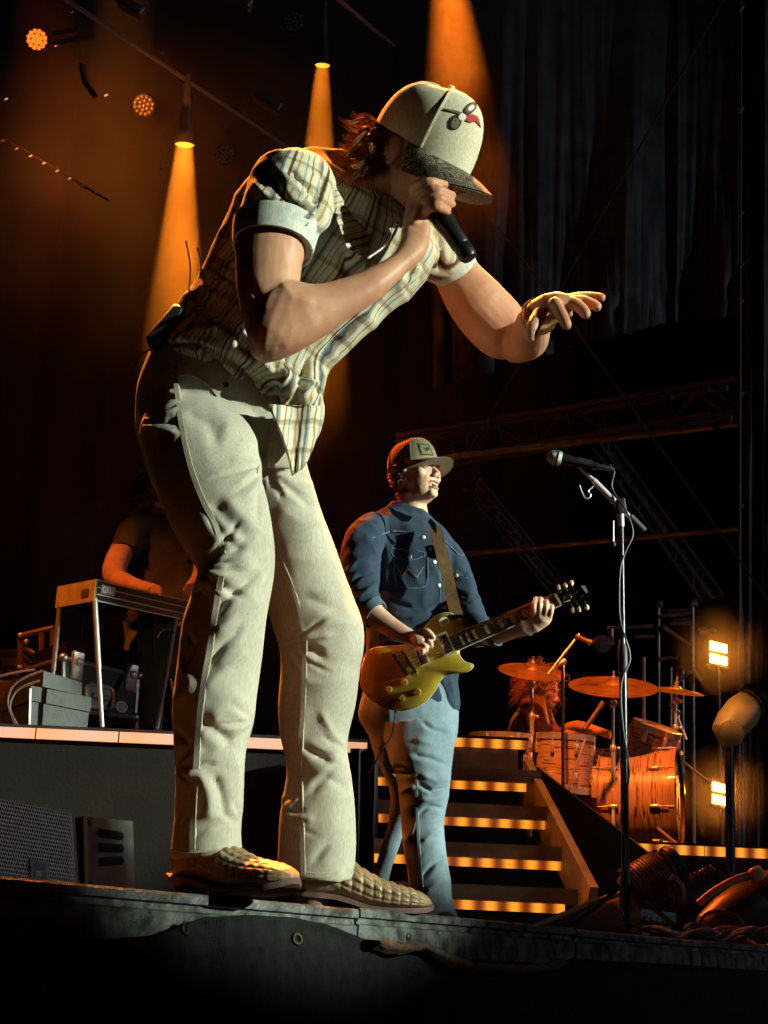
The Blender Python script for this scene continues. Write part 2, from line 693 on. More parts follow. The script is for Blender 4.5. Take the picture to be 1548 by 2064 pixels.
# black scrim skirt hung below the edge, its top sagging between the ties
skirt_m = mat('scrim_black', (0.010, 0.012, 0.014), 0.8, 0, 0.7, 60, 1.0, 300, spec=.35)
top_px = [(-260, 1880), (0, 1888), (150, 1894), (260, 1885), (330, 1862), (372, 1848), (450, 1842), (560, 1848), (640, 1868), (700, 1892), (760, 1896), (830, 1910), (905, 1938), (1000, 1950), (1090, 1944), (1120, 1930), (1200, 1936), (1300, 1940), (1440, 1950), (1560, 1958), (1750, 1975)]
rows = []
xs = np.arange(-260, 1750, 9)
ty = np.interp(xs, [q[0] for q in top_px], [q[1] for q in top_px])
NR = 26
for k in range(NR):
    t = k / (NR - 1)
    row = []
    for x, y in zip(xs, ty):
        b_ = edge_pt(float(x), 0, .03)
        zt = P(float(x), float(y), b_.y).z
        zz = zt + (0.15 - zt) * t ** 1.6
        fold = .020 * noise.noise(Vector((x * .012, t * 1.5, 0))) + .010 * noise.noise(Vector((x * .035, t * 3, 4))) + .05 * t
        if k == 0:
            fold += .012
        row.append(Vector((b_.x, b_.y, zz)) - ein * fold)
    rows.append(row)
rows.insert(0, [q + ein * .018 - Vector((0, 0, .012)) for q in rows[0]])
sk = MB().grid(rows).build('stage_skirt', skirt_m, None, True, 0)
tag(sk, 'black scrim skirt hanging in ragged folds below the stage edge', 'stage skirt')
brass = mat('grommet_brass', (.07, .055, .028), .6, .6)
S_SK = Surf(sk.data)
for x, y in ((372, 1871), (598, 1893), (1225, 1944)):
    p_, n_ = S_SK.at(x, y)
    if p_ is None:
        continue
    a_, u_, v_ = frame(n_)
    MB().tube([p_ + n_ * .002 + (u_ * math.cos(t) + v_ * math.sin(t)) * .0085 for t in np.linspace(0, 6.2832, 20, endpoint=False)], .0026, 6, closed=True).build('grommet', brass, sk)
# folded-over torn flap of the skirt
rows = []
for k, off in enumerate((.0, .012, .02, .012, .0)):
    row = []
    for x in np.arange(706, 1096, 8):
        y = np.interp(x, [706, 720, 760, 800, 830, 860, 905, 950, 1000, 1060, 1096], [1893, 1900, 1905, 1898, 1912, 1930, 1942, 1946, 1950, 1946, 1934])
        b_ = edge_pt(float(x), 0, .055)
        z = P(float(x), float(y), b_.y).z
        row.append(Vector((b_.x, b_.y, z + (.007 - .0055 * k) + .006 * noise.noise(Vector((x * .04, k, 0))))) - ein * (off + .012 * noise.noise(Vector((x * .03, 0, 2)))))
    rows.append(row)
MB().grid(rows).build('torn_hem', mat('scrim_brown', (.09, .065, .05), .85, 0, .5, 60, .6, 200), sk, True, 0)

# ------------------------------------------------------------------ risers, stairs, light strips
wave_cache = {}


def led_mat(name, c1, c2, freq, s1, s2, phase=0.0):
    m = bpy.data.materials.new(name)
    m.use_nodes = True
    nt = m.node_tree
    b = nt.nodes['Principled BSDF']
    b.inputs['Base Color'].default_value = (.3, .3, .3, 1)
    tc = nt.nodes.new('ShaderNodeTexCoord')
    sp = nt.nodes.new('ShaderNodeSeparateXYZ')
    nt.links.new(tc.outputs['Object'], sp.inputs[0])
    mu = nt.nodes.new('ShaderNodeMath')
    mu.operation = 'MULTIPLY_ADD'
    mu.inputs[1].default_value = freq * 2 * math.pi
    mu.inputs[2].default_value = phase
    nt.links.new(sp.outputs[0], mu.inputs[0])
    si = nt.nodes.new('ShaderNodeMath')
    si.operation = 'SINE'
    nt.links.new(mu.outputs[0], si.inputs[0])
    r = nt.nodes.new('ShaderNodeValToRGB')
    r.color_ramp.elements[0].color, r.color_ramp.elements[1].color = (*c1, 1), (*c2, 1)
    ma = nt.nodes.new('ShaderNodeMath')
    ma.operation = 'MULTIPLY_ADD'
    ma.inputs[1].default_value, ma.inputs[2].default_value = .5, .5
    nt.links.new(si.outputs[0], ma.inputs[0])
    nt.links.new(ma.outputs[0], r.inputs[0])
    nt.links.new(r.outputs[0], b.inputs['Emission Color'])
    mp = nt.nodes.new('ShaderNodeMapRange')
    mp.inputs['To Min'].default_value, mp.inputs['To Max'].default_value = s1, s2
    nt.links.new(ma.outputs[0], mp.inputs['Value'])
    nt.links.new(mp.outputs[0], b.inputs['Emission Strength'])
    return m


led_y = led_mat('led_amber', (1, .17, .004), (1, .36, .025), 10.5, .16, 1.15)
led_pink = led_mat('led_peach', (1, .42, .22), (1, .24, .04), 2.6, .75, 1.15)
riser_m = mat('riser_fabric', (.014, .009, .007), .9, 0, .35, 3, .4, 60)
wood_m = mat('riser_wood', (.34, .20, .10), .6, 0, .35, 9, .3, 40)


def span(xa, ya, xb, yb, D, Db=None):
    return P(xa, ya, D), P(xb, yb, Db or D)


def bar_box(a, b, h, d):
    """box whose front top edge runs a-b; h down, d back"""
    x = b - a
    c_ = (a + b) / 2 + Vector((0, d / 2, -h / 2))
    return MB().obox(c_, x / 2, Vector((0, d / 2, 0)), Vector((0, 0, h / 2)))


# left riser
a_, b_ = span(-260, 1452, 742, 1496, 6.6)
rz = (a_.z + b_.z) / 2
a_.z = b_.z = rz
lr = thing('band_riser', (0, 6.6, FLOOR), 'long dark riser with a glowing peach light strip along its front edge', 'stage riser')
bar_box(a_ + Vector((0, .02, -.05)), b_ + Vector((0, .02, -.05)), rz - FLOOR - .05, 2.4).build('front_cover', riser_m, lr, False)
bar_box(a_ + Vector((0, 0, .012)), b_ + Vector((0, 0, .012)), .06, 2.45).build('deck', mat('riser_deck', (.03, .026, .024), .6, 0, .4, 6), lr, False)
nled = 6
for k in range(nled):
    p0, p1 = a_.lerp(b_, k / nled), a_.lerp(b_, (k + 1) / nled)
    bar_box(p0 + Vector((.004, -.012, -.004)), p1 + Vector((-.004, -.012, -.004)), .046, .010).build('light_strip', led_pink, lr, False)
LR_Z = rz + .012
# hanging dark cloth at its end
rows = []
for t in np.linspace(0, 1, 8):
    rows.append([P(706 + 60 * s_ + 4 * math.sin(s_ * 11 + t * 2), 1508 + (1880 - 1508) * t + 2 * s_, 6.45 + .05 * math.sin(s_ * 14 + t)) for s_ in np.linspace(0, 1, 20)])
dc = MB().grid(rows).build('black_drape', mat('drape_black', (.012, .012, .013), .9, 0, .3, 6), None, True, 0)
tag(dc, 'narrow black drape hanging at the end of the riser beside the stairs', 'drape')

# stairs up to the drum platform
st_ = thing('stage_stairs', P(900, 1860, 6.7), 'wooden stage stairs with an amber light strip under every tread', 'stairs')
steps = [(.155, 6.2, 752, 1170), (.34, 6.45, 754, 1168), (.53, 6.7, 752, 1128), (.72, 6.95, 752, 1090)]
tops = []
for z, D, xl, xr in steps:
    zz = FLOOR + z
    A_, B_ = P(xl, 1700, D), P(xr, 1700, D)
    A_.z = B_.z = zz + .072
    bar_box(A_, B_, .060, .24).build('tread', wood_m, st_, False)
    A2, B2 = A_.copy(), P(xr - 30, 1700, D)
    A2.z = B2.z = zz + .010
    bar_box(A2 + Vector((0, .01, 0)), B2 + Vector((0, .01, 0)), .036, .012).build('light_strip', led_y, st_, False)
    tops.append((A_, B_))
A_, B_ = P(750, 1500, 7.2), P(1066, 1500, 7.2)
A_.z = B_.z = FLOOR + .965
bar_box(A_ + Vector((0, .012, -.045)), B_ + Vector((-.05, .012, -.045)), .115, .04).build('fascia', wood_m, st_, False)
bar_box(A_ + Vector((0, 0, 0)), B_, .042, .012).build('light_strip', led_y, st_, False)
bar_box(A_ + Vector((0, .014, .016)), B_ + Vector((0, .014, .016)), .05, .5).build('landing', riser_m, st_, False)
# stringers
s0, s1 = P(1062, 1540, 7.15), P(1196, 1800, 6.05)
dirs = (s1 - s0).normalized()
nn_ = Vector((0, 0, 1)) - dirs * dirs.z
nn_.normalize()
sx = dirs.cross(nn_).normalized()
if sx.x < 0:
    sx = -sx
MB().obox((s0 + s1) / 2 - nn_ * .06, (s1 - s0) / 2, nn_ * .085, sx * .018).build('stringer', mat('riser_wood_lit', (.55, .34, .15), .6, 0, .3, 9, .2, 40), st_, False)  # paler than the treads: amber light put into the stringer's colour
for (z, D, xl, xr), (A_, B_) in zip(steps[2:], tops[2:]):
    MB().obox(B_ + Vector((-.06, .13, -.14)), (.012, 0, 0), (0, .06, 0), (0, 0, .10)).build('bracket', wood_m, st_, False)
MB().obox(P(905, 1700, 7.3) + Vector((0, .1, 0)), (.36, 0, 0), (0, .01, 0), (0, 0, .46)).build('back_panel', mat('drape_black'), st_, False)

# drum riser and the dark ramp plank in front of it
A_, B_ = P(1180, 1694, 7.5), P(1900, 1728, 7.5)
dz_ = (A_.z + B_.z) / 2
A_.z = B_.z = dz_
dr = thing('drum_riser', (A_.x + .5, 7.6, FLOOR), 'low black drum riser with an amber light strip along its front', 'stage riser')
bar_box(A_ + Vector((-.9, .02, .012)), B_ + Vector((0, .02, .012)), dz_ + .012 - FLOOR, 2.6).build('platform', mat('riser_fabric'), dr, False)
for k in range(3):
    p0, p1 = A_.lerp(B_, k / 3), A_.lerp(B_, (k + 1) / 3)
    bar_box(p0 + Vector((.003, 0, 0)), p1 + Vector((-.003, 0, 0)), .046, .012).build('light_strip', led_y, dr, False)
DR_Z = dz_ + .012
r0, r1 = P(1078, 1548, 7.25), P(1345, 1752, 6.9)
dv_ = (r1 - r0).normalized()
up_ = (Vector((0, 0, 1)) - dv_ * dv_.z).normalized()
rp = MB().obox((r0 + r1) / 2 - up_ * .09, (r1 - r0) / 2, up_ * .10, dv_.cross(up_) * .02).build('side_rail', mat('rail_brown', (.09, .06, .04), .7, 0, .3, 10), None, False)
tag(rp, 'dark sloping side board leaning down from the platform beside the stairs', 'board')
# ------------------------------------------------------------------ the singer bending over the edge of the stage
SKIN = skin_mat('skin_warm', (0.50, 0.27, 0.17))
singer = thing('person', (P(520, 1820, 2.8).x, 2.8, FLOOR), 'person in white cap and striped shirt bending forward singing into a handheld microphone', 'person')

# --- trousers
waist = [(318, 690, 590, 742, 2.74, .62), (298, 722, 606, 775, 2.74, .62), (277, 780, 612, 830, 2.74, .62), (273, 840, 612, 880, 2.74, .60), (278, 885, 612, 915, 2.74, .58), (300, 930, 610, 945, 2.75, .50)]
near = [(330, 800, 500, 830, 2.72, .5), (290, 850, 530, 880, 2.67, .60), (281, 888, 530, 908, 2.64, .68), (300, 955, 527, 958, 2.61, .80), (340, 1055, 542, 1025, 2.58, .92), (378, 1118, 552, 1088, 2.57, .98), (400, 1152, 553, 1133, 2.57, 1.0),
        (390, 1188, 547, 1188, 2.57, 1.0), (370, 1250, 536, 1250, 2.58, 1.0), (358, 1344, 524, 1350, 2.60, 1.0), (350, 1400, 517, 1402, 2.60, 1.0), (348, 1460, 512, 1456, 2.61, 1.0), (355, 1535, 495, 1522, 2.61, 1.0),
        (354, 1625, 489, 1628, 2.62, 1.0), (348, 1690, 487, 1676, 2.62, 1.0), (344, 1733, 491, 1722, 2.62, 1.0)]
far = [(430, 870, 612, 890, 2.86, .8), (440, 905, 618, 935, 2.87, .9), (470, 960, 630, 975, 2.88, 1.0), (500, 1035, 654, 1045, 2.90, 1.0), (525, 1100, 677, 1105, 2.92, 1.0), (535, 1165, 696, 1163, 2.93, 1.0),
       (540, 1220, 722, 1230, 2.94, 1.0), (550, 1262, 732, 1268, 2.94, 1.0), (563, 1300, 733, 1310, 2.95, .95), (567, 1345, 726, 1348, 2.96, .95), (562, 1411, 717, 1419, 2.97, .95), (565, 1482, 702, 1478, 2.98, .95),
       (575, 1528, 699, 1520, 2.98, .95), (577, 1565, 708, 1565, 2.99, .95), (564, 1640, 715, 1630, 3.0, .95), (560, 1700, 717, 1700, 3.0, .95), (558, 1763, 714, 1772, 3.01, .95)]
mb = MB()
mb.loft(px_rings(smooth_spec(waist), 40, 2.4))
mb.loft(px_rings(smooth_spec(near), 36, 2.2))
mb.loft(px_rings(smooth_spec(far), 36, 2.2))
tr = merged(mb, 0.0048, 5)
cz = coords(tr)
ripple(tr, 0.0022, 7.5, (1, 1, .35), 3, 2)
folds(tr, [(p_, w_ * 1.1, h_ * .78) for p_, w_, h_ in [
    ([(400, 1150), (440, 1120), (500, 1095)], 15, -.016), ([(424, 1010), (462, 1052), (500, 1084)], 26, -.008), ([(418, 1035), (450, 1080), (480, 1105)], 12, -.007), ([(450, 1000), (495, 1050), (530, 1080)], 20, .007),
    ([(395, 1185), (450, 1160), (520, 1128)], 15, .014), ([(432, 1235), (470, 1195), (525, 1150)], 14, -.014), ([(428, 1285), (475, 1235), (530, 1200)], 16, .010),
    ([(420, 1340), (450, 1300), (490, 1262)], 14, -.011), ([(408, 1395), (450, 1350), (505, 1300)], 16, .008), ([(405, 1450), (440, 1475), (470, 1500)], 18, -.012), ([(400, 1500), (440, 1440), (500, 1400)], 18, .008),
    ([(430, 1560), (445, 1600), (455, 1640)], 15, -.010), ([(400, 1545), (420, 1600), (425, 1660)], 14, .008), ([(470, 1520), (480, 1580), (478, 1650)], 14, .007), ([(380, 1690), (420, 1665), (480, 1650)], 12, -.005),
    ([(350, 1470), (380, 1500), (362, 1545)], 14, -.010), ([(360, 1630), (380, 1570), (400, 1540)], 12, .008), ([(362, 1330), (385, 1380), (352, 1420)], 14, .008), ([(372, 1265), (390, 1300), (370, 1350)], 13, -.008),
    ([(290, 800), (330, 790), (370, 800)], 12, .006), ([(280, 860), (320, 845), (360, 850)], 12, -.006), ([(440, 860), (490, 870), (520, 905)], 22, .008), ([(370, 830), (420, 850), (440, 900)], 24, -.006),
    ([(525, 890), (540, 930), (548, 985)], 10, -.010), ([(560, 985), (600, 1000), (635, 1025)], 15, -.008), ([(560, 1020), (600, 1050), (650, 1060)], 18, .006), ([(560, 1120), (620, 1130), (680, 1130)], 20, .005),
    ([(570, 1215), (620, 1205), (700, 1235)], 18, -.008), ([(580, 1255), (640, 1240), (725, 1262)], 18, .008), ([(575, 1290), (610, 1300), (660, 1330)], 14, -.010), ([(600, 1370), (650, 1380), (715, 1360)], 18, .008),
    ([(610, 1505), (640, 1520), (668, 1540)], 12, -.014), ([(600, 1560), (650, 1550), (700, 1530)], 16, .009), ([(620, 1600), (660, 1570), (705, 1590)], 12, -.008), ([(580, 1510), (600, 1480), (620, 1420)], 12, .006),
    ([(600, 1640), (650, 1620), (710, 1600)], 16, .007), ([(630, 1740), (660, 1700), (710, 1680)], 14, -.007), ([(568, 1600), (585, 1630), (580, 1680)], 10, .007), ([(572, 1440), (590, 1420), (600, 1380)], 10, -.007),
] + fan(398, 1150, -50, 50, 8, 60, 130, 8, .009, 1) + fan(540, 935, 95, 190, 6, 60, 120, 8, .006, 2) + fan(545, 950, 5, 75, 5, 50, 100, 7, .006, 3) + fan(486, 1660, 165, 250, 5, 40, 90, 7, .0045, 4) + fan(700, 1515, 120, 235, 6, 50, 100, 7, .008, 5)
    + fan(567, 1300, -40, 60, 6, 50, 120, 8, .008, 6) + fan(352, 1545, -60, 60, 5, 40, 90, 7, .008, 7) + fan(275, 850, -30, 30, 4, 50, 90, 7, .006, 8) + fan(350, 1680, -60, 0, 3, 30, 70, 7, .004, 9) + fan(562, 1640, -70, 40, 5, 40, 90, 7, .006, 10)
    + fan(512, 1456, 130, 235, 5, 40, 100, 8, .0055, 14)])
pants_m = cloth_mat('stone_denim', (0.50, 0.48, 0.405), (0.42, 0.40, 0.335), 420, 0.25, 0.9, 7)
trousers = put('trousers', tr, pants_m, singer, True, 0)
S_TR = Surf(tr)
seam_m = cloth_mat('stone_denim_seam', (0.46, 0.43, 0.34), (0.38, 0.35, 0.27), 400, 0.5)
seam(S_TR, [(352, 740), (358, 800), (368, 870), (385, 945), (412, 1015), (435, 1060), (450, 1115)], 'outer_seam', seam_m, trousers, .0055, .0020)
seam(S_TR, [(446, 1160), (436, 1220), (426, 1290), (412, 1370), (402, 1450), (396, 1540), (390, 1640), (388, 1720)], 'outer_seam', seam_m, trousers, .0062, .0022)
seam(S_TR, [(558, 1112), (580, 1160), (598, 1210), (612, 1270)], 'inner_seam', seam_m, trousers, .004, .002)
seam(S_TR, [(614, 1290), (612, 1400), (606, 1500), (606, 1600), (610, 1700), (611, 1764)], 'inner_seam', seam_m, trousers, .0055, .002)
seam(S_TR, [(548, 868), (540, 890), (532, 925), (518, 950)], 'fly_seam', seam_m, trousers, .004, .002)
seam(S_TR, [(352, 760), (380, 752), (420, 772), (440, 800)], 'pocket_seam', seam_m, trousers, .004, .002)
for q in [[(346, 1716), (380, 1722), (430, 1718), (488, 1705)], [(562, 1752), (610, 1762), (660, 1764), (711, 1755)]]:
    seam(S_TR, q, 'hem', seam_m, trousers, .006, .002)

# --- shirt
torso = [(345, 762, 628, 872, 2.71, .84), (320, 738, 646, 860, 2.72, .76), (300, 716, 654, 838, 2.73, .68), (312, 692, 655, 800, 2.73, .66), (340, 645, 672, 742, 2.72, .64), (374, 596, 722, 690, 2.71, .62), (410, 540, 785, 632, 2.69, .60), (440, 480, 838, 585, 2.68, .58),
         (470, 410, 868, 540, 2.67, .56), (505, 355, 878, 500, 2.66, .52), (575, 316, 850, 440, 2.65, .48), (640, 296, 800, 400, 2.64, .45), (690, 300, 770, 380, 2.63, .45)]
sleeve_n = [(585, 335, 668, 366, 2.56, .9), (508, 356, 674, 400, 2.515, .95), (482, 410, 655, 445, 2.49, 1.0), (474, 450, 640, 468, 2.48, 1.0), (472, 488, 626, 504, 2.475, 1.0)]
sleeve_f = [(770, 520, 860, 400, 2.76, .9), (830, 556, 905, 445, 2.80, .9), (850, 562, 935, 490, 2.82, .9), (864, 560, 958, 526, 2.84, .9)]
mb = MB()
mb.loft(px_rings(smooth_spec(torso), 48, 2.2))
mb.loft(px_rings(smooth_spec(sleeve_n), 36, 2.1))
mb.loft(px_rings(smooth_spec(sleeve_f), 30, 2.1))
sh = merged(mb, 0.0055, 5)
ripple(sh, 0.006, 8, (1, 1, 1), 11, 2)
folds(sh, [
    ([(530, 340), (570, 395), (610, 440)], 9, -.011), ([(550, 330), (592, 380), (625, 425)], 8, .009), ([(505, 365), (545, 405), (590, 440)], 8, .010), ([(498, 390), (530, 420), (560, 445)], 8, -.009), ([(580, 335), (615, 380), (635, 425)], 8, -.009), ([(655, 350), (640, 420), (625, 475)], 10, -.018), ([(640, 470), (660, 430), (690, 400)], 10, .012),
    ([(480, 700), (450, 670), (420, 640)], 9, .014), ([(520, 725), (480, 690), (440, 650)], 8, -.014), ([(540, 735), (500, 690), (470, 645)], 9, .015), ([(570, 760), (520, 700), (500, 660)], 9, -.016), ([(590, 770), (550, 740), (520, 690)], 10, .012),
    ([(500, 775), (450, 740), (400, 700)], 10, -.012), ([(560, 800), (500, 770), (430, 735)], 9, .014), ([(600, 830), (560, 800), (520, 780)], 10, -.014), ([(640, 770), (600, 780), (560, 840)], 12, .016), ([(620, 720), (600, 790), (600, 840)], 11, -.016), ([(650, 740), (640, 790), (600, 830)], 9, .012),
    ([(660, 730), (700, 690), (760, 640)], 10, .010), ([(640, 720), (690, 670), (740, 630)], 10, -.010), ([(690, 500), (700, 560), (690, 600)], 16, -.010), ([(720, 480), (735, 530), (730, 580)], 12, .010), ([(420, 540), (445, 560), (470, 570)], 9, -.010), ([(430, 515), (455, 530), (475, 535)], 7, .008),
    ([(400, 575), (430, 590), (460, 600)], 8, .008), ([(385, 600), (415, 625), (440, 630)], 8, -.008), ([(880, 470), (890, 510), (885, 545)], 8, -.008), ([(905, 470), (915, 505), (910, 535)], 7, .007),
] + fan(652, 430, 150, 235, 6, 50, 100, 6, .007, 11) + fan(560, 860, 190, 300, 9, 60, 170, 8, .012, 12) + fan(330, 690, -60, 20, 6, 50, 120, 7, .009, 13) + fan(860, 520, 100, 180, 5, 40, 90, 7, .008, 15))
# stripe coordinate: round the body across the trunk, round the arm on the sleeves
c = coords(sh)
p = proj(c)
axA, axB = np.array(P(450, 770, 2.73)), np.array(P(700, 380, 2.64))
axd = (axB - axA) / np.linalg.norm(axB - axA)
w_ = c - axA
al = w_ @ axd
perp = w_ - al[:, None] * axd
e1_ = np.cross(axd, [0, 1.0, 0])
e1_ /= np.linalg.norm(e1_)
ang = np.arctan2(perp @ np.cross(axd, e1_), perp @ e1_)
st = ang * 0.155
sn0, sn1 = np.array(P(600, 330, 2.54)), np.array(P(550, 500, 2.475))
dn, tn = seg_dist(c, sn0, sn1)
sd = (sn1 - sn0) / np.linalg.norm(sn1 - sn0)
ps = c - sn0
ps = ps - (ps @ sd)[:, None] * sd
e2_ = np.cross(sd, [0, 1.0, 0])
e2_ /= np.linalg.norm(e2_)
ang2 = np.arctan2(ps @ np.cross(sd, e2_), ps @ e2_)
ksl = np.clip((0.115 - dn) / 0.03, 0, 1) * (tn > 0.12)
st = np.where(ksl > 0.5, ang2 * 0.075, st)
attr(sh, 'stripe', st + 1.0)
attr(sh, 'cross', np.where(ksl > 0.5, (c - sn0) @ sd, al))
attr(sh, 'cuff', np.clip((p[:, 1] - (455 + (p[:, 0] - 505) * 0.10)) / 3, 0, 1) * (ksl > .5))


def stripe_mat():
    m = bpy.data.materials.new('striped_cotton')
    m.use_nodes = True
    nt = m.node_tree
    b = nt.nodes['Principled BSDF']
    b.inputs['Roughness'].default_value = 0.85
    b.inputs['Specular IOR Level'].default_value = 0.15
    a = nt.nodes.new('ShaderNodeAttribute')
    a.attribute_name = 'stripe'
    tc = nt.nodes.new('ShaderNodeTexCoord')
    n = nt.nodes.new('ShaderNodeTexNoise')
    n.inputs['Scale'].default_value = 26
    n.inputs['Detail'].default_value = 5
    nt.links.new(tc.outputs['Object'], n.inputs['Vector'])
    ma = nt.nodes.new('ShaderNodeMath')
    ma.operation = 'MULTIPLY_ADD'
    ma.inputs[1].default_value = 0.010
    nt.links.new(n.outputs['Fac'], ma.inputs[0])
    nt.links.new(a.outputs['Fac'], ma.inputs[2])
    sc_ = nt.nodes.new('ShaderNodeMath')
    sc_.operation = 'MULTIPLY'
    sc_.inputs[1].default_value = 15.5                # repeats per metre
    nt.links.new(ma.outputs[0], sc_.inputs[0])
    fr = nt.nodes.new('ShaderNodeMath')
    fr.operation = 'FRACT'
    nt.links.new(sc_.outputs[0], fr.inputs[0])
    r = nt.nodes.new('ShaderNodeValToRGB')
    cr = r.color_ramp
    cr.interpolation = 'LINEAR'
    cream, tan, brown, blue, navy = (.56, .52, .39, 1), (.36, .26, .14, 1), (.085, .05, .028, 1), (.20, .28, .34, 1), (.05, .07, .10, 1)
    stops = [(0.0, cream), (.10, cream), (.12, tan), (.15, tan), (.17, cream), (.25, cream), (.28, brown), (.33, brown), (.36, cream), (.44, cream), (.46, blue), (.52, navy), (.55, tan), (.60, blue), (.62, cream), (.74, cream), (.76, tan), (.78, brown), (.80, cream), (.90, cream), (.92, blue), (.945, blue), (.96, cream)]
    cr.elements[0].position, cr.elements[0].color = stops[0]
    cr.elements[1].position, cr.elements[1].color = stops[-1]
    for pos, col in stops[1:-1]:
        e = cr.elements.new(pos)
        e.color = col
    nt.links.new(fr.outputs[0], r.inputs[0])
    cu = nt.nodes.new('ShaderNodeAttribute')
    cu.attribute_name = 'cuff'
    mx = nt.nodes.new('ShaderNodeMixRGB')
    mx.inputs[2].default_value = (.55, .57, .52, 1)
    nt.links.new(cu.outputs['Fac'], mx.inputs[0])
    # dark bands across the stripes, fold shadows put into the colour
    xa = nt.nodes.new('ShaderNodeAttribute')
    xa.attribute_name = 'cross'
    xm = nt.nodes.new('ShaderNodeMath')
    xm.operation = 'MULTIPLY_ADD'
    xm.inputs[1].default_value = .012
    nt.links.new(n.outputs['Fac'], xm.inputs[0])
    nt.links.new(xa.outputs['Fac'], xm.inputs[2])
    xs = nt.nodes.new('ShaderNodeMath')
    xs.operation = 'MULTIPLY'
    xs.inputs[1].default_value = 19
    nt.links.new(xm.outputs[0], xs.inputs[0])
    xf = nt.nodes.new('ShaderNodeMath')
    xf.operation = 'FRACT'
    nt.links.new(xs.outputs[0], xf.inputs[0])
    xr = nt.nodes.new('ShaderNodeValToRGB')
    xr.color_ramp.elements[0].color = (1, 1, 1, 1)
    xr.color_ramp.elements[1].color = (1, 1, 1, 1)
    for p_, c_ in ((.52, (1, 1, 1, 1)), (.60, (.50, .42, .34, 1)), (.72, (.62, .55, .46, 1)), (.80, (1, 1, 1, 1)), (.88, (.80, .82, .84, 1)), (.93, (1, 1, 1, 1))):
        e_ = xr.color_ramp.elements.new(p_)
        e_.color = c_
    nt.links.new(xf.outputs[0], xr.inputs[0])
    pm = nt.nodes.new('ShaderNodeMixRGB')
    pm.blend_type = 'MULTIPLY'
    pm.inputs[0].default_value = .85
    nt.links.new(r.outputs[0], pm.inputs[1])
    nt.links.new(xr.outputs[0], pm.inputs[2])
    nt.links.new(pm.outputs[0], mx.inputs[1])
    nt.links.new(mx.outputs[0], b.inputs['Base Color'])
    n2 = nt.nodes.new('ShaderNodeTexNoise')
    n2.inputs['Scale'].default_value = 260
    nt.links.new(tc.outputs['Object'], n2.inputs['Vector'])
    bp = nt.nodes.new('ShaderNodeBump')
    bp.inputs['Strength'].default_value = 0.2
    bp.inputs['Distance'].default_value = 0.002
    nt.links.new(n2.outputs['Fac'], bp.inputs['Height'])
    nt.links.new(bp.outputs[0], b.inputs['Normal'])
    return m


shirt_m = stripe_mat()
shirt = put('shirt', sh, shirt_m, singer, True, 0)
S_SH = Surf(sh)
cuff_m = cloth_mat('cuff_cotton', (.60, .62, .56), (.44, .49, .48), 300, .3, .85, 60)
for q, nm in (([(470, 450, 644, 465, 2.478, 1.03), (468, 472, 637, 487, 2.475, 1.03), (468, 494, 631, 509, 2.472, 1.02)], 0), ([(856, 562, 944, 500, 2.83, .95), (862, 566, 952, 514, 2.835, .95), (867, 566, 961, 530, 2.845, .95)], 1)):
    rg = px_rings(q, 48, 2.1)
    inn = [[v + (sum(r_, Vector()) / len(r_) - v) * .06 for v in r_] for r_ in rg[::-1]]
    MB().loft(rg + inn, False).build('cuff', cuff_m, shirt)
# hanging front tail of the shirt
rows = []
tail = [((545, 815), (652, 818)), ((556, 845), (650, 842)), ((568, 872), (640, 878)), ((578, 900), (630, 908)), ((586, 930), (620, 930)), ((592, 958), (611, 944))]
for (a_, b_) in tail:
    row = []
    for j in range(9):
        t = j / 8
        D = 2.585 + .06 * t + 0.012 * math.sin(t * 9 + a_[1] * .02)
        row.append(P(a_[0] + (b_[0] - a_[0]) * t, a_[1] + (b_[1] - a_[1]) * t, D))
    rows.append(row)
back_rows = [[q + Vector((-.004, .006, 0)) for q in r_] for r_ in rows]
mb = MB()
mb.loft([r_ + b_[::-1] for r_, b_ in zip(rows, back_rows)])
tl = mb.mesh('tail')
tp = proj(coords(tl))
attr(tl, 'stripe', 1.0 + (tp[:, 0] - 600 + (tp[:, 1] - 880) * .12) * 0.00105 + .044)
attr(tl, 'cuff', np.zeros(len(tp)))
attr(tl, 'cross', tp[:, 1] * .0009)
put('shirt_tail', tl, shirt_m, shirt, True, 60)
# collar: two blades at the open neck
for pts in ([(655, 345), (690, 405), (672, 420), (650, 385), (640, 350)], [(690, 410), (740, 470), (735, 520), (700, 500), (678, 440)]):
    q = [P(x, y, 2.475 + (x - 640) * .0008) for x, y in pts]
    bl = MB().prism(q, (.004, .008, .002)).mesh('collar')
    bp_ = proj(coords(bl))
    attr(bl, 'stripe', 1 + (bp_[:, 1] + bp_[:, 0] * .3) * .0009)
    attr(bl, 'cuff', np.zeros(len(bp_)))
    attr(bl, 'cross', bp_[:, 0] * .0009)
    put('collar', bl, shirt_m, shirt, False)

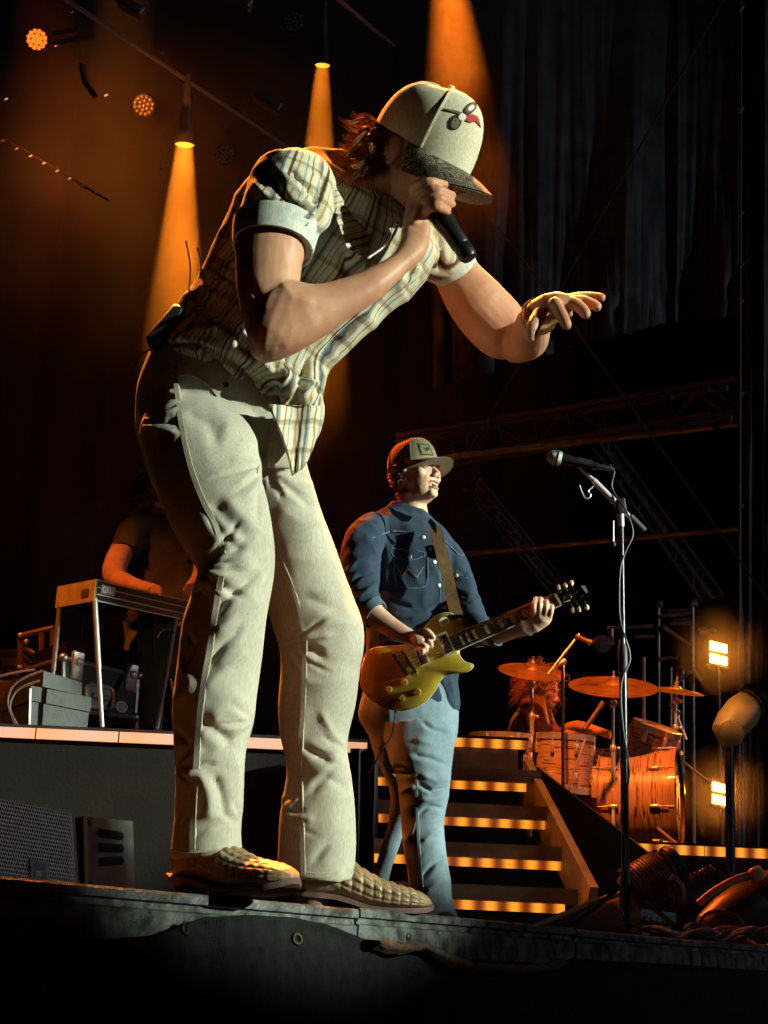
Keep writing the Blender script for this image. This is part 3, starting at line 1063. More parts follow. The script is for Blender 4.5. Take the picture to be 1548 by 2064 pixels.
# --- body: trunk, neck, head, both arms and hands as one skin
HC = P(842, 318, 2.60)
hf, hu = Vector((.69, -.42, -.56)), Vector((.20, -.30, .9))
mb = MB()
mb.loft(px_rings([(380, 700, 600, 760, 2.72, .5), (450, 560, 720, 640, 2.70, .5), (520, 430, 800, 540, 2.68, .45), (600, 340, 800, 470, 2.65, .45), (660, 330, 790, 440, 2.64, .5)], 24))
Ls, hax = head_shape(mb, HC, hf, hu, 0.93, 0.004, P(700, 410, 2.63))
arm_n = [(500, 420, 625, 445, 2.49, 1.0), (479, 478, 617, 494, 2.475, 1.0), (475, 535, 607, 545, 2.465, .95), (480, 600, 600, 595, 2.46, .95), (491, 655, 596, 640, 2.46, .95), (505, 695, 592, 690, 2.46, .9)]
fore_n = [(560, 590, 515, 700, 2.46, .85), (590, 572, 530, 727, 2.455, .72), (640, 578, 600, 706, 2.46, .78), (700, 562, 692, 648, 2.465, .85), (752, 538, 762, 604, 2.475, .88), (790, 516, 812, 556, 2.49, 1.0), (806, 486, 852, 520, 2.50, .8), (812, 462, 866, 490, 2.505, .6)]
arm_f = [(850, 520, 930, 470, 2.82, .95), (872, 556, 957, 526, 2.84, .9), (905, 625, 1000, 570, 2.86, .9), (945, 680, 1040, 612, 2.88, .9), (985, 712, 1058, 640, 2.88, .9), (1015, 722, 1070, 668, 2.88, .8)]
mb.loft(px_rings(smooth_spec(arm_n), 28))
mb.loft(px_rings(smooth_spec(fore_n), 28))
mb.loft(px_rings(smooth_spec(arm_f), 28))
mb.ball(P(548, 672, 2.46), .046, 16, 12)
mb.ball(P(530, 700, 2.46), .025, 12, 8)
elb = P(1040, 688, 2.88)
mb.ball(elb, .040, 16, 12)
wr = P(1090, 634, 2.68)
wr_c = [elb, elb.lerp(wr, .3) + Vector((.012, 0, -.012)), elb.lerp(wr, .7), wr]
mb.tube(curve_pts(wr_c, 5), [.046 - .016 * (i / 15) for i in range(16)], 18)
# left hand reaching out, palm down
hd = lambda x, y, D: P(x, y, D)
HL = -.145
mb.loft(px_rings([(1072, 610, 1084, 656, 2.83 + HL, 1.1), (1098, 597, 1108, 650, 2.82 + HL, 1.3), (1124, 593, 1134, 640, 2.815 + HL, 1.5), (1148, 597, 1153, 632, 2.81 + HL, 1.6)], 20))
finger(mb, [hd(1138, 606, 2.85 + HL), hd(1172, 599, 2.87 + HL), hd(1196, 599, 2.87 + HL), hd(1212, 600, 2.865 + HL)], .0122, .0095)
finger(mb, [hd(1138, 609, 2.83 + HL), hd(1170, 607, 2.835 + HL), hd(1190, 612, 2.83 + HL), hd(1203, 618, 2.825 + HL)], .0130, .0104)
finger(mb, [hd(1140, 611, 2.80 + HL), hd(1158, 612, 2.79 + HL), hd(1172, 622, 2.785 + HL), hd(1180, 632, 2.78 + HL)], .0136, .0110)
finger(mb, [hd(1118, 612, 2.775 + HL), hd(1127, 627, 2.765 + HL), hd(1135, 641, 2.76 + HL), hd(1141, 654, 2.755 + HL)], .0138, .0112)
finger(mb, [hd(1088, 634, 2.79 + HL), hd(1077, 654, 2.775 + HL), hd(1071, 666, 2.772 + HL), hd(1069, 678, 2.775 + HL)], .0150, .0116)
# right hand round the microphone
mb.loft(px_rings([(808, 475, 862, 500, 2.505, .6), (812, 445, 868, 470, 2.51, .6), (818, 410, 866, 445, 2.515, .6), (828, 385, 858, 415, 2.515, .7)], 20))
for k, (kx, ky, mx_, my_, tx, ty) in enumerate([(840, 371, 870, 366, 901, 374), (848, 387, 882, 382, 912, 394), (856, 405, 886, 400, 911, 411), (862, 422, 884, 418, 902, 428)]):
    finger(mb, [hd(kx - 8, ky + 12, 2.50), hd(kx, ky, 2.478), hd(mx_, my_, 2.466), hd(tx, ty, 2.505)], .0092, .0078)
finger(mb, [hd(834, 446, 2.496), hd(842, 428, 2.488), hd(850, 414, 2.486)], .011, .009)
bd = merged(mb, 0.0033, 2, .5)
dent(bd, [(Ls(q * .031, .088, .000), .013, tuple(-hax[1] * .009)) for q in (-1, 1)])
ripple(bd, 0.0008, 24, (1, 1, 1), 2)
folds(bd, [([(560, 560), (590, 600), (640, 610)], 14, .004), ([(560, 700), (600, 680), (650, 640)], 16, .003), ([(500, 560), (520, 600), (525, 640)], 14, -.003)])
body = put('body', bd, SKIN, singer, True, 0)
print('singer faces', len(tr.polygons), len(sh.polygons), len(bd.polygons))
# ------------------------------------------------------------------ caps, hair, boots
def cap_parts(L, ax, s, root, m_front, m_back, m_brim, H=.118, brim_len=.074, base=.028, tall=0.0, droop=.030, rx=.086, ry=.106, yo=-.012, m_under=None, pitch=0.0):
    """ball cap in a head frame L(x side, y forward, z up)"""
    cap = MB()

    def dome(az, t, off=0.0):
        # az 0 = front; t 0 rim .. 1 top
        ph = t * math.pi / 2
        rad = math.cos(ph) ** .62
        fr = max(0, math.cos(az))
        z = base + (H + tall * fr * .3) * math.sin(ph) ** (1.0 - .12 * fr) + off * math.sin(ph)
        x = math.sin(az) * (rx + off) * rad
        y = yo + math.cos(az) * (ry + off) * (rad if math.cos(az) < 0 else rad ** .82)
        z += -.010 * math.cos(az) * (1 - t)
        return L(x, y, z)
    NA, NT = 40, 14

    def shell(a0, a1, na, off, thick):
        rows_o = [[dome(a0 + (a1 - a0) * j / na, min(t / NT, .999), off) for j in range(na + 1)] for t in range(NT + 1)]
        rows_i = [[dome(a0 + (a1 - a0) * j / na, min(t / NT, .999), off - thick) for j in range(na + 1)] for t in range(NT + 1)]
        m = MB()
        m.loft([o + i[::-1] for o, i in zip(rows_o, rows_i)])
        return m
    A = R(58)
    fp = shell(-A, A, 24, .0007, .004).build('front_panel', m_front, root, True, 60)
    bp = shell(A, 2 * math.pi - A, 40, 0, .004).build('back_panel', m_back, root, True, 60)
    for a in (-A, A, math.pi, R(120), -R(120)):
        path = [dome(a, t / 16, .002) for t in range(0, 16)]
        nr = [(q - L(0, yo, base)) for q in path]
        strip(path, nr, .0022, .0012).build('seam', m_back if a not in (-A, A) else m_front, bp)
    MB().ball(L(0, yo, base + H + tall * .25 + .002), (.008, .008, .005), 10, 6, ax).build('button', m_back, bp)
    # brim
    top, bot = [], []
    W = R(72)
    for i in range(9):
        q = i / 8
        rt, rb = [], []
        for j in range(25):
            az = -W + 2 * W * j / 24
            e = math.cos(az / W * math.pi / 2) ** .55
            y = yo + math.cos(az) * (ry + .002) + q * brim_len * e * 1.0
            x = math.sin(az) * (rx + .002) * (1 + .02 * q)
            z = base - .010 * math.cos(az) + .001 - droop * (x / rx) ** 2 * (.15 + .85 * q) - .012 * q * q - pitch * q
            rt.append(L(x, y, z + .002))
            rb.append(L(x, y, z - .002))
        top.append(rt)
        bot.append(rb)
    b = MB().loft([t_ + b_[::-1] for t_, b_ in zip(top, bot)])
    br = b.build('brim', m_brim, root, True, 50)
    return fp, bp, br, dome


def camo_mat():
    m = mat('camo_brown', (0.09, 0.07, 0.05), 0.9)
    nt = m.node_tree
    b = nt.nodes['Principled BSDF']
    tc = nt.nodes.new('ShaderNodeTexCoord')
    n = nt.nodes.new('ShaderNodeTexNoise')
    n.inputs['Scale'].default_value = 34
    n.inputs['Detail'].default_value = 2
    nt.links.new(tc.outputs['Object'], n.inputs['Vector'])
    r = nt.nodes.new('ShaderNodeValToRGB')
    r.color_ramp.interpolation = 'CONSTANT'
    els = [(0, (.05, .04, .03, 1)), (.40, (.20, .17, .13, 1)), (.425, (.085, .065, .045, 1)), (.50, (.22, .19, .15, 1)), (.52, (.04, .032, .024, 1)), (.60, (.19, .16, .12, 1)), (.625, (.10, .08, .055, 1))]
    r.color_ramp.elements[0].color = els[0][1]
    r.color_ramp.elements[1].position, r.color_ramp.elements[1].color = els[1]
    for p_, c_ in els[2:]:
        e = r.color_ramp.elements.new(p_)
        e.color = c_
    nt.links.new(n.outputs['Fac'], r.inputs[0])
    nt.links.new(r.outputs[0], b.inputs['Base Color'])
    return m


def decal(surf, pts, off, thick=.0008, k=1, step=4, rings=4):
    """thin patch with the outline pts (photo pixels, star-shaped) laid on a surface"""
    o = []
    n = len(pts)
    for i in range(n):
        a, b = pts[i], pts[(i + 1) % n]
        m = max(1, int(math.hypot(b[0] - a[0], b[1] - a[1]) / step))
        o += [(a[0] + (b[0] - a[0]) * t / m, a[1] + (b[1] - a[1]) * t / m) for t in range(m)]
    cx, cy = sum(p_[0] for p_ in pts) / n, sum(p_[1] for p_ in pts) / n
    rs = []
    for r_ in range(rings + 1):
        f_ = 1 - r_ / (rings + .4)
        row = []
        for x, y in o:
            p_, n_ = surf.at(cx + (x - cx) * f_, cy + (y - cy) * f_)
            if p_ is None:
                return None
            row.append(p_ + n_ * off)
            if r_ == 0:
                lastn = n_
        if r_ == 0:
            rs.append([p_ - lastn * (off + .0015) for p_ in row])
        rs.append(row)
    m = MB().loft(rs, False)
    k0 = len(m.v)
    m.f.append(tuple(range(k0 - len(o), k0)))
    return m


def ell(cx, cy, a, b, rot, n=18):
    c_, s_ = math.cos(R(rot)), math.sin(R(rot))
    return [(cx + a * math.cos(t) * c_ - b * math.sin(t) * s_, cy + a * math.cos(t) * s_ + b * math.sin(t) * c_) for t in [2 * math.pi * i / n for i in range(n)]]


def hair_strands(name, roots, parent, material, length, rad=.0016, curl=.006, grav=(0, 0, -1), flow=None, seg=7, seed=1):
    rnd = random.Random(seed)
    mb = MB()
    for p_, n_ in roots:
        p_, n_ = Vector(p_), Vector(n_)
        ln = length * rnd.uniform(.6, 1.25)
        ph, fr = rnd.uniform(0, 6.28), rnd.uniform(1.2, 2.6)
        d = (n_ * .9 + Vector((rnd.gauss(0, .25), rnd.gauss(0, .25), rnd.gauss(0, .25)))).normalized()
        pts = []
        q = p_.copy()
        for i in range(seg):
            t = i / (seg - 1)
            pts.append(q + Vector((math.sin(ph + t * fr * 6.28), math.cos(ph + t * fr * 6.28), math.sin(ph * 2 + t * 5))) * curl * t)
            dd = (d * (1 - t) + Vector(flow or grav) * t * 1.2).normalized()
            q = q + dd * ln / (seg - 1)
        mb.tube(pts, [rad * (1 - .75 * i / (seg - 1)) for i in range(seg)], 4)
    return mb.build(name, material, parent, True, 0)


def boot(root, H, T, m_up, m_sole, name='boot', shaft_to=None, lift=0.0):
    H, T = Vector(H), Vector(T)
    d = T - H
    Lg = d.length
    d.normalize()
    up = Vector((0, 0, 1))
    s_ = d.cross(up).normalized()
    NR, NS = 130, 120
    ts = [0, .04, .15, .28, .40, .52, .62, .72, .82, .90, .96, 1.0]
    top = [.090, .115, .128, .120, .098, .078, .066, .058, .052, .046, .040, .028]
    wid = [.020, .029, .036, .039, .041, .044, .047, .048, .044, .036, .024, .007]
    bot = [.040, .034, .032, .030, .022, .012, .010, .010, .011, .013, .016, .022]
    rings = []
    for i in range(NR):
        t = i / (NR - 1)
        zt, w, zb = np.interp(t, ts, top), np.interp(t, ts, wid), np.interp(t, ts, bot)
        zb += lift * max(0, t - .35) ** 1.3
        zt += lift * max(0, t - .35) ** 1.3
        c_ = H + d * (Lg * t) + up * ((zt + zb) / 2)
        hz = (zt - zb) / 2
        ring = []
        for j in range(NS):
            a = 2 * math.pi * j / NS
            cx, sx = math.cos(a), math.sin(a)
            px_ = math.copysign(abs(cx) ** .85, cx)
            pz_ = math.copysign(abs(sx) ** (.9 if sx > 0 else .5), sx)
            # raised squares of the hide, larger over the instep
            u_ = t * Lg / .0215
            v_ = a * (.045 / .0195)
            if t > .55:
                u_ = t * Lg / .0185
            fu, fv = abs(u_ % 1 - .5) * 2, abs(v_ % 1 - .5) * 2
            hgt = (1 - max(fu, fv) ** 3) * (1 - .35 * max(fu, fv))
            msk = np.clip((sx + .55) * 3, 0, 1) * np.clip((t - .16) * 8, 0.25, 1) * np.clip((.97 - t) * 9, 0, 1)
            dsp = (.0062 * hgt) * msk * (1 - .40 * t)
            ring.append(c_ + s_ * (px_ * (w + dsp * abs(px_))) + up * (pz_ * (hz + dsp * max(0, sx))))
        rings.append(ring)
    b = MB().loft(rings).build(name, m_up, root, True, 0)
    # shaft into the trouser leg
    if shaft_to is not None:
        an = H + d * (Lg * .20) + up * .10
        MB().tube([an, an.lerp(Vector(shaft_to), .5), Vector(shaft_to)], [.040, .044, .05], 20).build('shaft', m_up, b)
    # sole and heel
    o = []
    for t in np.linspace(0, 1, 40):
        w = np.interp(t, ts, wid) * 1.07 + .002
        zb = np.interp(t, ts, bot) + lift * max(0, t - .35) ** 1.3
        c_ = H + d * (Lg * (t * 1.02 - .01)) + up * zb
        o.append([c_ - s_ * w + up * .002, c_ + s_ * w + up * .002, c_ + s_ * w * .97 - up * .008, c_ - s_ * w * .97 - up * .008])
    MB().loft(o).build('sole', m_sole, b, True, 40)
    hr = []
    for z, k in ((.032, 1.0), (.016, .93), (.0, .90)):
        hr.append([H + d * (Lg * (.135 + .125 * k * math.cos(a))) + s_ * (.034 * k * math.sin(a)) + up * z for a in np.linspace(0, 2 * math.pi, 20, endpoint=False)])
    MB().loft(hr).build('heel', m_sole, b, True, 40)
    return b


# --- the singer's cap with the bird
cap_white = cloth_mat('cap_cream', (0.62, 0.57, 0.43), (0.55, 0.50, 0.37), 500, 0.15, .85, 20)
camo = camo_mat()
cap_root = thing('cap', HC, 'x', 'x')
del cap_root['label'], cap_root['category']
cap_root.parent = singer
cap_root.matrix_parent_inverse = Matrix.Translation(-Vector(singer.location))
cf, cbk, cbr, _ = cap_parts(Ls, hax, .98, cap_root, cap_white, cap_white, camo, H=.128, tall=.03, base=.022, brim_len=.090, droop=.040, rx=.098, ry=.123, yo=.001, pitch=.010)
S_CAP = Surf(cf.data)
dk_brown, bird_brown = mat('thread_dark_brown', (.030, .020, .012), .9), mat('thread_brown', (.16, .12, .06), .9, 0, .5, 300)
red_t, white_t = mat('thread_red', (.32, .02, .015), .8), mat('thread_white', (.62, .62, .58), .9)
EMB = [
    (ell(917, 247, 16, 12, -65), 'wing', dk_brown, .0016), (ell(917, 249, 11, 8, -65), 'wing', bird_brown, .0026),
    ([(887, 218), (905, 219), (928, 222), (942, 230), (938, 240), (925, 236), (908, 228)], 'tail', dk_brown, .0018),
    ([(893, 220), (912, 222), (930, 227), (928, 232), (910, 226)], 'tail', bird_brown, .0026),
    (ell(947, 219, 15, 9, -42), 'wing', dk_brown, .0020), (ell(947, 219, 12, 6.5, -42), 'wing', bird_brown, .0028),
    (ell(948, 219, 7, 4.5, -42), 'wing_patch', white_t, .0034), (ell(931, 237, 7.5, 7, 0), 'wing_patch', white_t, .0034),
    ([(938, 233), (950, 231), (960, 235), (960, 244), (948, 247), (939, 245)], 'neck', red_t, .0030), ([(956, 234), (963, 240), (967, 257), (961, 249), (954, 244)], 'head', red_t, .0030)]
for pts, nm, mt, off in EMB:
    d_ = decal(S_CAP, pts, off)
    if d_:
        d_.build(nm, mt, cf, False)

# --- hair under the cap: wavy clumps at the nape
hair_m = mat('hair_brown', (0.26, 0.11, 0.045), 0.45, 0, .4, 60, spec=.5)
S_BD = Surf(bd)
rnd = random.Random(4)


def clumps(n, per, pick, length, rad, spread, flow, seed, curl, name='hair', parent=None, material=None, seg=9):
    r_ = random.Random(seed)
    mb = MB()
    for i in range(n):
        p_, n_ = pick(r_)
        if p_ is None:
            continue
        p_, n_ = Vector(p_), Vector(n_)
        ln = length * r_.uniform(.6, 1.2)
        ph, fr = r_.uniform(0, 6.28), r_.uniform(.6, 1.4)
        fl = Vector(flow) + Vector((r_.gauss(0, .28), r_.gauss(0, .28), r_.gauss(0, .28)))
        d = (n_ * .8 + fl * .6).normalized()
        base = []
        q = p_ - n_ * .004
        su = d.cross(fl)
        su = su.normalized() if su.length > 1e-4 else frame(d)[1]
        for k in range(seg):
            t = k / (seg - 1)
            base.append(q + su * (curl * t * math.sin(ph + t * fr * 6.28)) + d.cross(su) * (curl * .6 * t * math.cos(ph + t * fr * 6.28)))
            dd = (d * (1 - t) + fl.normalized() * (t + .15)).normalized()
            q = q + dd * ln / (seg - 1)
        for m in range(per):
            o = Vector((r_.gauss(0, spread), r_.gauss(0, spread), r_.gauss(0, spread)))
            e = r_.uniform(.7, 1.08)
            pts = [base[0] + o * 1.2]
            for k in range(1, seg):
                t = k / (seg - 1)
                pts.append(p_ + (base[k] - p_) * e + o * (1.2 - .55 * t) + Vector((r_.gauss(0, .0009), r_.gauss(0, .0009), r_.gauss(0, .0009))) * t)
            mb.tube(pts, [rad * (1 - .7 * k / (seg - 1)) for k in range(seg)], 3, False)
    return mb.build(name, material, parent, True, 0)


def nape(r_):
    x = r_.uniform(-.075, .085)
    return S_BD.near(Ls(x, -.125 + .07 * (abs(x) / .085) ** 2, r_.uniform(-.075, .022)))


def side_hair(r_):
    return S_BD.near(Ls(.085, r_.uniform(-.075, -.02), r_.uniform(-.055, .02)))


clumps(120, 12, nape, .072, .00085, .0035, (-.72, .1, .12), 3, .012, 'hair', singer, hair_m)
clumps(60, 12, nape, .085, .00085, .0035, (-.35, .1, -.55), 13, .012, 'hair', singer, hair_m)
clumps(50, 12, side_hair, .095, .00085, .0035, (-.45, -.05, -.75), 5, .010, 'hair', singer, hair_m)

# --- boots
boot_m = mat('croc_leather', (0.30, 0.21, 0.115), 0.42, 0, .35, 25, .3, 200, spec=.5)
sole_m = mat('boot_sole', (0.16, 0.10, 0.085), .7, 0, .3, 20, .2, 90)
fpt = lambda x, D: Vector((P(x, 1850, D).x, D, FLOOR))
boot(singer, fpt(350, 2.67), fpt(590, 2.50), boot_m, sole_m, shaft_to=P(424, 1660, 2.62), lift=.02)
boot(singer, fpt(590, 3.01), fpt(869, 3.06), boot_m, sole_m, shaft_to=P(640, 1690, 3.0))

# --- handheld microphone
mic_m = mat('mic_black', (.012, .012, .014), .38, .2, .3, 40)
mic_g = mat('mic_grille', (.10, .10, .105), .35, .9)
m0, m1 = P(856, 388, 2.525), P(947, 521, 2.515)
axm = (m1 - m0).normalized()
lm = (m1 - m0).length
hm = thing('handheld_microphone', P(945, 520, 2.515), 'black wireless handheld microphone held to the mouth of the person in the white cap', 'microphone')
MB().lathe([(.020, .035), (.0225, .05), (.022, .075), (.0185, lm * .62), (.0185, lm - .034), (.0165, lm - .03)], m0, axm, 20).build('handle', mic_m, hm)
MB().lathe([(.0165, lm - .03), (.0175, lm - .027), (.0175, lm - .006), (.014, lm)], m0, axm, 20).build('antenna_cap', mic_m, hm)
MB().lathe([(.008, -.026), (.018, -.020), (.0245, -.004), (.026, .012), (.0245, .030), (.020, .036)], m0, axm, 20).build('grille', mic_g, hm)
MB().lathe([(.0263, .008), (.0270, .011), (.0263, .014)], m0, axm, 20, False).build('ring', mat('mic_ring', (.3, .3, .3), .3, 1), hm)

# --- necklace, bracelets, belt pack
gold = mat('gold_chain', (.75, .5, .16), .25, 1)
silver = mat('silver_chain', (.7, .68, .6), .25, 1)
pts = []
for q in smooth_spec([(742, 520), (762, 506), (782, 490), (796, 468), (802, 450)], 7):
    pts.append(P(q[0], q[1], 2.475 + (q[0] - 740) * .0006))
for i, p_ in enumerate(pts):
    pass
mb = MB()
for i in range(len(pts) - 1):
    mb.ball((pts[i] + pts[i + 1]) / 2, .0034, 8, 5)
mb.build('necklace', silver, singer)


def bracelet(center, axis, r, mt, parent, bead=.0028, n=44, squash=1.0):
    a_, u_, v_ = frame(axis)
    mb = MB()
    for i in range(n):
        t = 2 * math.pi * i / n
        mb.ball(Vector(center) + u_ * r * math.cos(t) + v_ * r * math.sin(t) * squash, bead, 6, 4)
    return mb.build('bracelet', mt, parent)


wax = wr - elb
bracelet(wr + wax.normalized() * .000, wax, .0335, gold, singer)
bracelet(wr - wax.normalized() * .014, wax, .0355, gold, singer)
pk = mat('pack_black', (.012, .012, .013), .5, 0, .3, 30)
pc = P(340, 668, 2.66)
dv = (P(385, 610, 2.66) - P(305, 705, 2.66)).normalized()
nv = Vector((-dv.z, 0, dv.x)).normalized()
pack = MB().bbox(pc + nv * .004, dv * .048, nv * .014, Vector((0, .033, 0)), .006).build('belt_pack', pk, singer)
for a_, b_ in (((380, 592), (375, 486)), ((401, 566), (398, 500))):
    p0, p2 = P(a_[0], a_[1], 2.66), P(b_[0], b_[1], 2.66)
    mid = p0.lerp(p2, .5) + Vector((.006, 0, 0))
    MB().tube(curve_pts([p0, mid, p2], 6), [.0016] * 11 + [.0024, .0024], 6).build('antenna', pk, pack)
MB().tube(curve_pts([P(300, 706, 2.66), P(285, 715, 2.66), P(272, 735, 2.67)], 5), .0016, 6).build('antenna', pk, pack)
# belt loops and button at the trouser waist
for x, y in ((354, 742), (455, 775)):
    p_, n_ = S_TR.at(x, y)
    if p_ is not None:
        MB().lathe([(.001, .0035), (.0055, .003), (.0062, 0), (.0062, -.002)], p_, n_, 12).build('rivet', mat('rivet_copper', (.25, .13, .06), .4, .9), trousers)
# ------------------------------------------------------------------ the guitarist behind
GD = 5.75
gman = thing('person', (P(850, 1880, GD).x, GD, FLOOR), 'person in tan cap and blue denim shirt playing a gold electric guitar', 'person')
# jeans
mb = MB()
mb.loft(px_rings(smooth_spec([(738, 1380, 925, 1385, 5.76, .72), (722, 1435, 926, 1435, 5.76, .72), (735, 1470, 922, 1475, 5.76, .72), (765, 1510, 914, 1510, 5.76, .7)]), 32, 2.3))
mb.loft(px_rings(smooth_spec([(772, 1470, 920, 1470, 5.70, .85), (782, 1525, 912, 1530, 5.68, .95), (799, 1570, 908, 1575, 5.67, 1.0), (805, 1620, 901, 1622, 5.67, 1.0), (808, 1660, 894, 1662, 5.68, 1.0), (812, 1700, 898, 1702, 5.69, 1.0), (822, 1760, 907, 1762, 5.70, 1.0), (828, 1810, 912, 1812, 5.71, 1.0), (834, 1852, 924, 1852, 5.71, 1.05), (836, 1872, 926, 1872, 5.71, 1.05)]), 30, 2.2))
mb.loft(px_rings(smooth_spec([(735, 1450, 850, 1470, 5.88, .9), (752, 1510, 850, 1530, 5.92, .9), (776, 1570, 848, 1590, 5.96, .9), (788, 1625, 828, 1640, 5.99, .95), (770, 1700, 802, 1712, 6.05, .95), (747, 1785, 780, 1797, 6.12, 1.0), (738, 1850, 772, 1858, 6.16, 1.0)]), 26, 2.2))
jn = merged(mb, 0.0065, 4)
ripple(jn, 0.004, 7, (1, 1, .6), 21, 2)
folds(jn, [([(850, 1455), (870, 1470), (905, 1480)], 7, -.010), ([(835, 1490), (870, 1500), (908, 1500)], 8, .008), ([(830, 1520), (870, 1530), (905, 1545)], 8, -.010), ([(845, 1560), (880, 1575), (905, 1570)], 7, .012), ([(845, 1580), (870, 1595), (900, 1588)], 6, -.014), ([(842, 1610), (870, 1612), (898, 1605)], 7, .012),
           ([(845, 1640), (865, 1625), (895, 1630)], 6, -.010), ([(850, 1700), (870, 1680), (893, 1672)], 8, .008), ([(850, 1770), (875, 1740), (900, 1725)], 8, -.010), ([(855, 1800), (880, 1780), (905, 1775)], 8, .009), ([(850, 1840), (880, 1820), (910, 1815)], 8, -.008), ([(780, 1540), (800, 1560), (830, 1560)], 7, -.010), ([(806, 1600), (820, 1590), (840, 1585)], 7, .010), ([(815, 1700), (830, 1680), (840, 1650)], 7, .008)])
jeans_m = cloth_mat('pale_denim', (0.22, 0.30, 0.34), (0.15, 0.21, 0.25), 260, .3, .9, 6)
jeans = put('jeans', jn, jeans_m, gman, True, 0)
S_JN = Surf(jn)
seam(S_JN, [(838, 1560), (841, 1640), (845, 1720), (852, 1800), (858, 1850)], 'outer_seam', mat('denim_seam', (.20, .26, .30), .9), jeans, .006, .002)
shoe_m = mat('shoe_dark', (.05, .04, .035), .6, 0, .3, 20)
for x0, x1, D0, D1 in ((850, 975, 5.71, 5.55), (752, 830, 6.16, 6.05)):
    h_, t_ = Vector((P(x0, 1880, D0).x, D0, FLOOR)), Vector((P(x1, 1880, D1).x, D1, FLOOR))
    d_ = t_ - h_
    s_ = Vector((-d_.y, d_.x, 0)).normalized()
    rg = []
    for t in np.linspace(0, 1, 16):
        w = np.interp(t, [0, .2, .6, .9, 1], [.03, .04, .047, .035, .012])
        zt = np.interp(t, [0, .3, .6, .9, 1], [.10, .11, .07, .055, .02])
        c_ = h_ + d_ * t
        rg.append([c_ + s_ * w * math.cos(a) + Vector((0, 0, .004 + zt / 2 + zt / 2 * math.sin(a))) for a in np.linspace(0, 6.283, 16, endpoint=False)])
    MB().loft(rg).build('shoe', shoe_m, gman)

# denim shirt
mb = MB()
mb.loft(px_rings(smooth_spec([(735, 1440, 925, 1436, 5.76, .74), (736, 1390, 927, 1395, 5.76, .72), (738, 1330, 926, 1340, 5.76, .70), (738, 1270, 928, 1282, 5.75, .68), (734, 1210, 932, 1222, 5.75, .66), (724, 1145, 928, 1160, 5.75, .64), (720, 1095, 921, 1115, 5.75, .60), (736, 1052, 905, 1078, 5.75, .56), (772, 1026, 878, 1050, 5.75, .5), (790, 1012, 866, 1036, 5.75, .55)]), 40, 2.3))
mb.loft(px_rings(smooth_spec([(725, 1050, 790, 1062, 5.70, .9), (694, 1085, 776, 1090, 5.64, 1.0), (685, 1125, 772, 1125, 5.60, 1.0), (691, 1170, 766, 1160, 5.57, 1.0), (706, 1222, 764, 1192, 5.54, 1.0), (730, 1252, 770, 1212, 5.52, 1.0), (738, 1258, 774, 1218, 5.515, 1.0)]), 26, 2.1))
mb.loft(px_rings(smooth_spec([(870, 1075, 912, 1090, 5.76, .9), (882, 1120, 938, 1125, 5.74, 1.0), (898, 1170, 955, 1170, 5.70, 1.0), (916, 1215, 968, 1208, 5.66, 1.0), (930, 1262, 985, 1248, 5.60, 1.0), (948, 1298, 1000, 1280, 5.56, .9)]), 24, 2.1))
mb.loft(px_rings([(940, 1262, 952, 1302, 5.58, 1.0), (968, 1258, 978, 1302, 5.54, 1.0), (990, 1258, 998, 1300, 5.51, 1.0)], 20))
ds = merged(mb, 0.006, 4)
ripple(ds, 0.006, 8, (1, 1, 1), 31, 2)
folds(ds, [([(700, 1190), (725, 1160), (760, 1150)], 6, -.014), ([(695, 1160), (720, 1130), (755, 1120)], 6, .010), ([(715, 1215), (740, 1190), (765, 1170)], 6, .012), ([(770, 1080), (772, 1130), (768, 1190)], 7, -.022), ([(790, 1215), (830, 1225), (880, 1215)], 8, -.010), ([(780, 1240), (830, 1245), (890, 1235)], 8, .010),
           ([(880, 1130), (900, 1180), (905, 1230)], 7, -.012), ([(900, 1150), (930, 1165), (950, 1160)], 6, .010), ([(905, 1190), (935, 1200), (962, 1195)], 6, -.012), ([(915, 1215), (940, 1222), (965, 1212)], 5, .010), ([(880, 1360), (895, 1400), (900, 1430)], 7, -.012), ([(905, 1360), (912, 1400), (915, 1432)], 6, .010), ([(735, 1075), (750, 1100), (760, 1130)], 8, .008)])
denim_m = cloth_mat('dark_denim', (0.030, 0.052, 0.085), (0.020, 0.036, 0.062), 280, .3, .85, 8)
dshirt = put('denim_shirt', ds, denim_m, gman, True, 0)
S_DS = Surf(ds)
thread = mat('gold_thread', (.16, .15, .12), .8)
dsm = mat('denim_seam_dark', (.07, .10, .15), .9)
for pts in ([(790, 1105), (855, 1112), (853, 1122), (826, 1130), (792, 1122), (790, 1105)], [(795, 1128), (798, 1180), (840, 1185), (862, 1178), (862, 1125)], [(750, 1085), (800, 1068), (860, 1085)], [(872, 1090), (884, 1130), (888, 1190), (890, 1240)], [(897, 1090), (925, 1118), (935, 1118)], [(918, 1150), (940, 1165), (950, 1158)]):
    seam(S_DS, pts, 'stitch_seam', dsm, dshirt, .003, .0015, 5)
for pts in ([(798, 1138), (811, 1160)], [(811, 1160), (822, 1146)], [(822, 1146), (840, 1164)], [(840, 1164), (854, 1142)]):
    seam(S_DS, [pts[0], ((pts[0][0] + pts[1][0]) / 2, (pts[0][1] + pts[1][1]) / 2), pts[1]], 'stitched_letter', thread, dshirt, .0022, .0016, 5)
pearl = mat('pearl_snap', (.75, .72, .62), .25)
for x, y in ((826, 1123), (854, 1083), (868, 1107), (876, 1133), (885, 1180), (897, 1224), (920, 1160), (903, 1130)):
    p_, n_ = S_DS.at(x, y)
    if p_ is not None:
        MB().lathe([(.008, -.002), (.008, .002), (.005, .004)], p_, n_, 12).build('snap', pearl, dshirt)
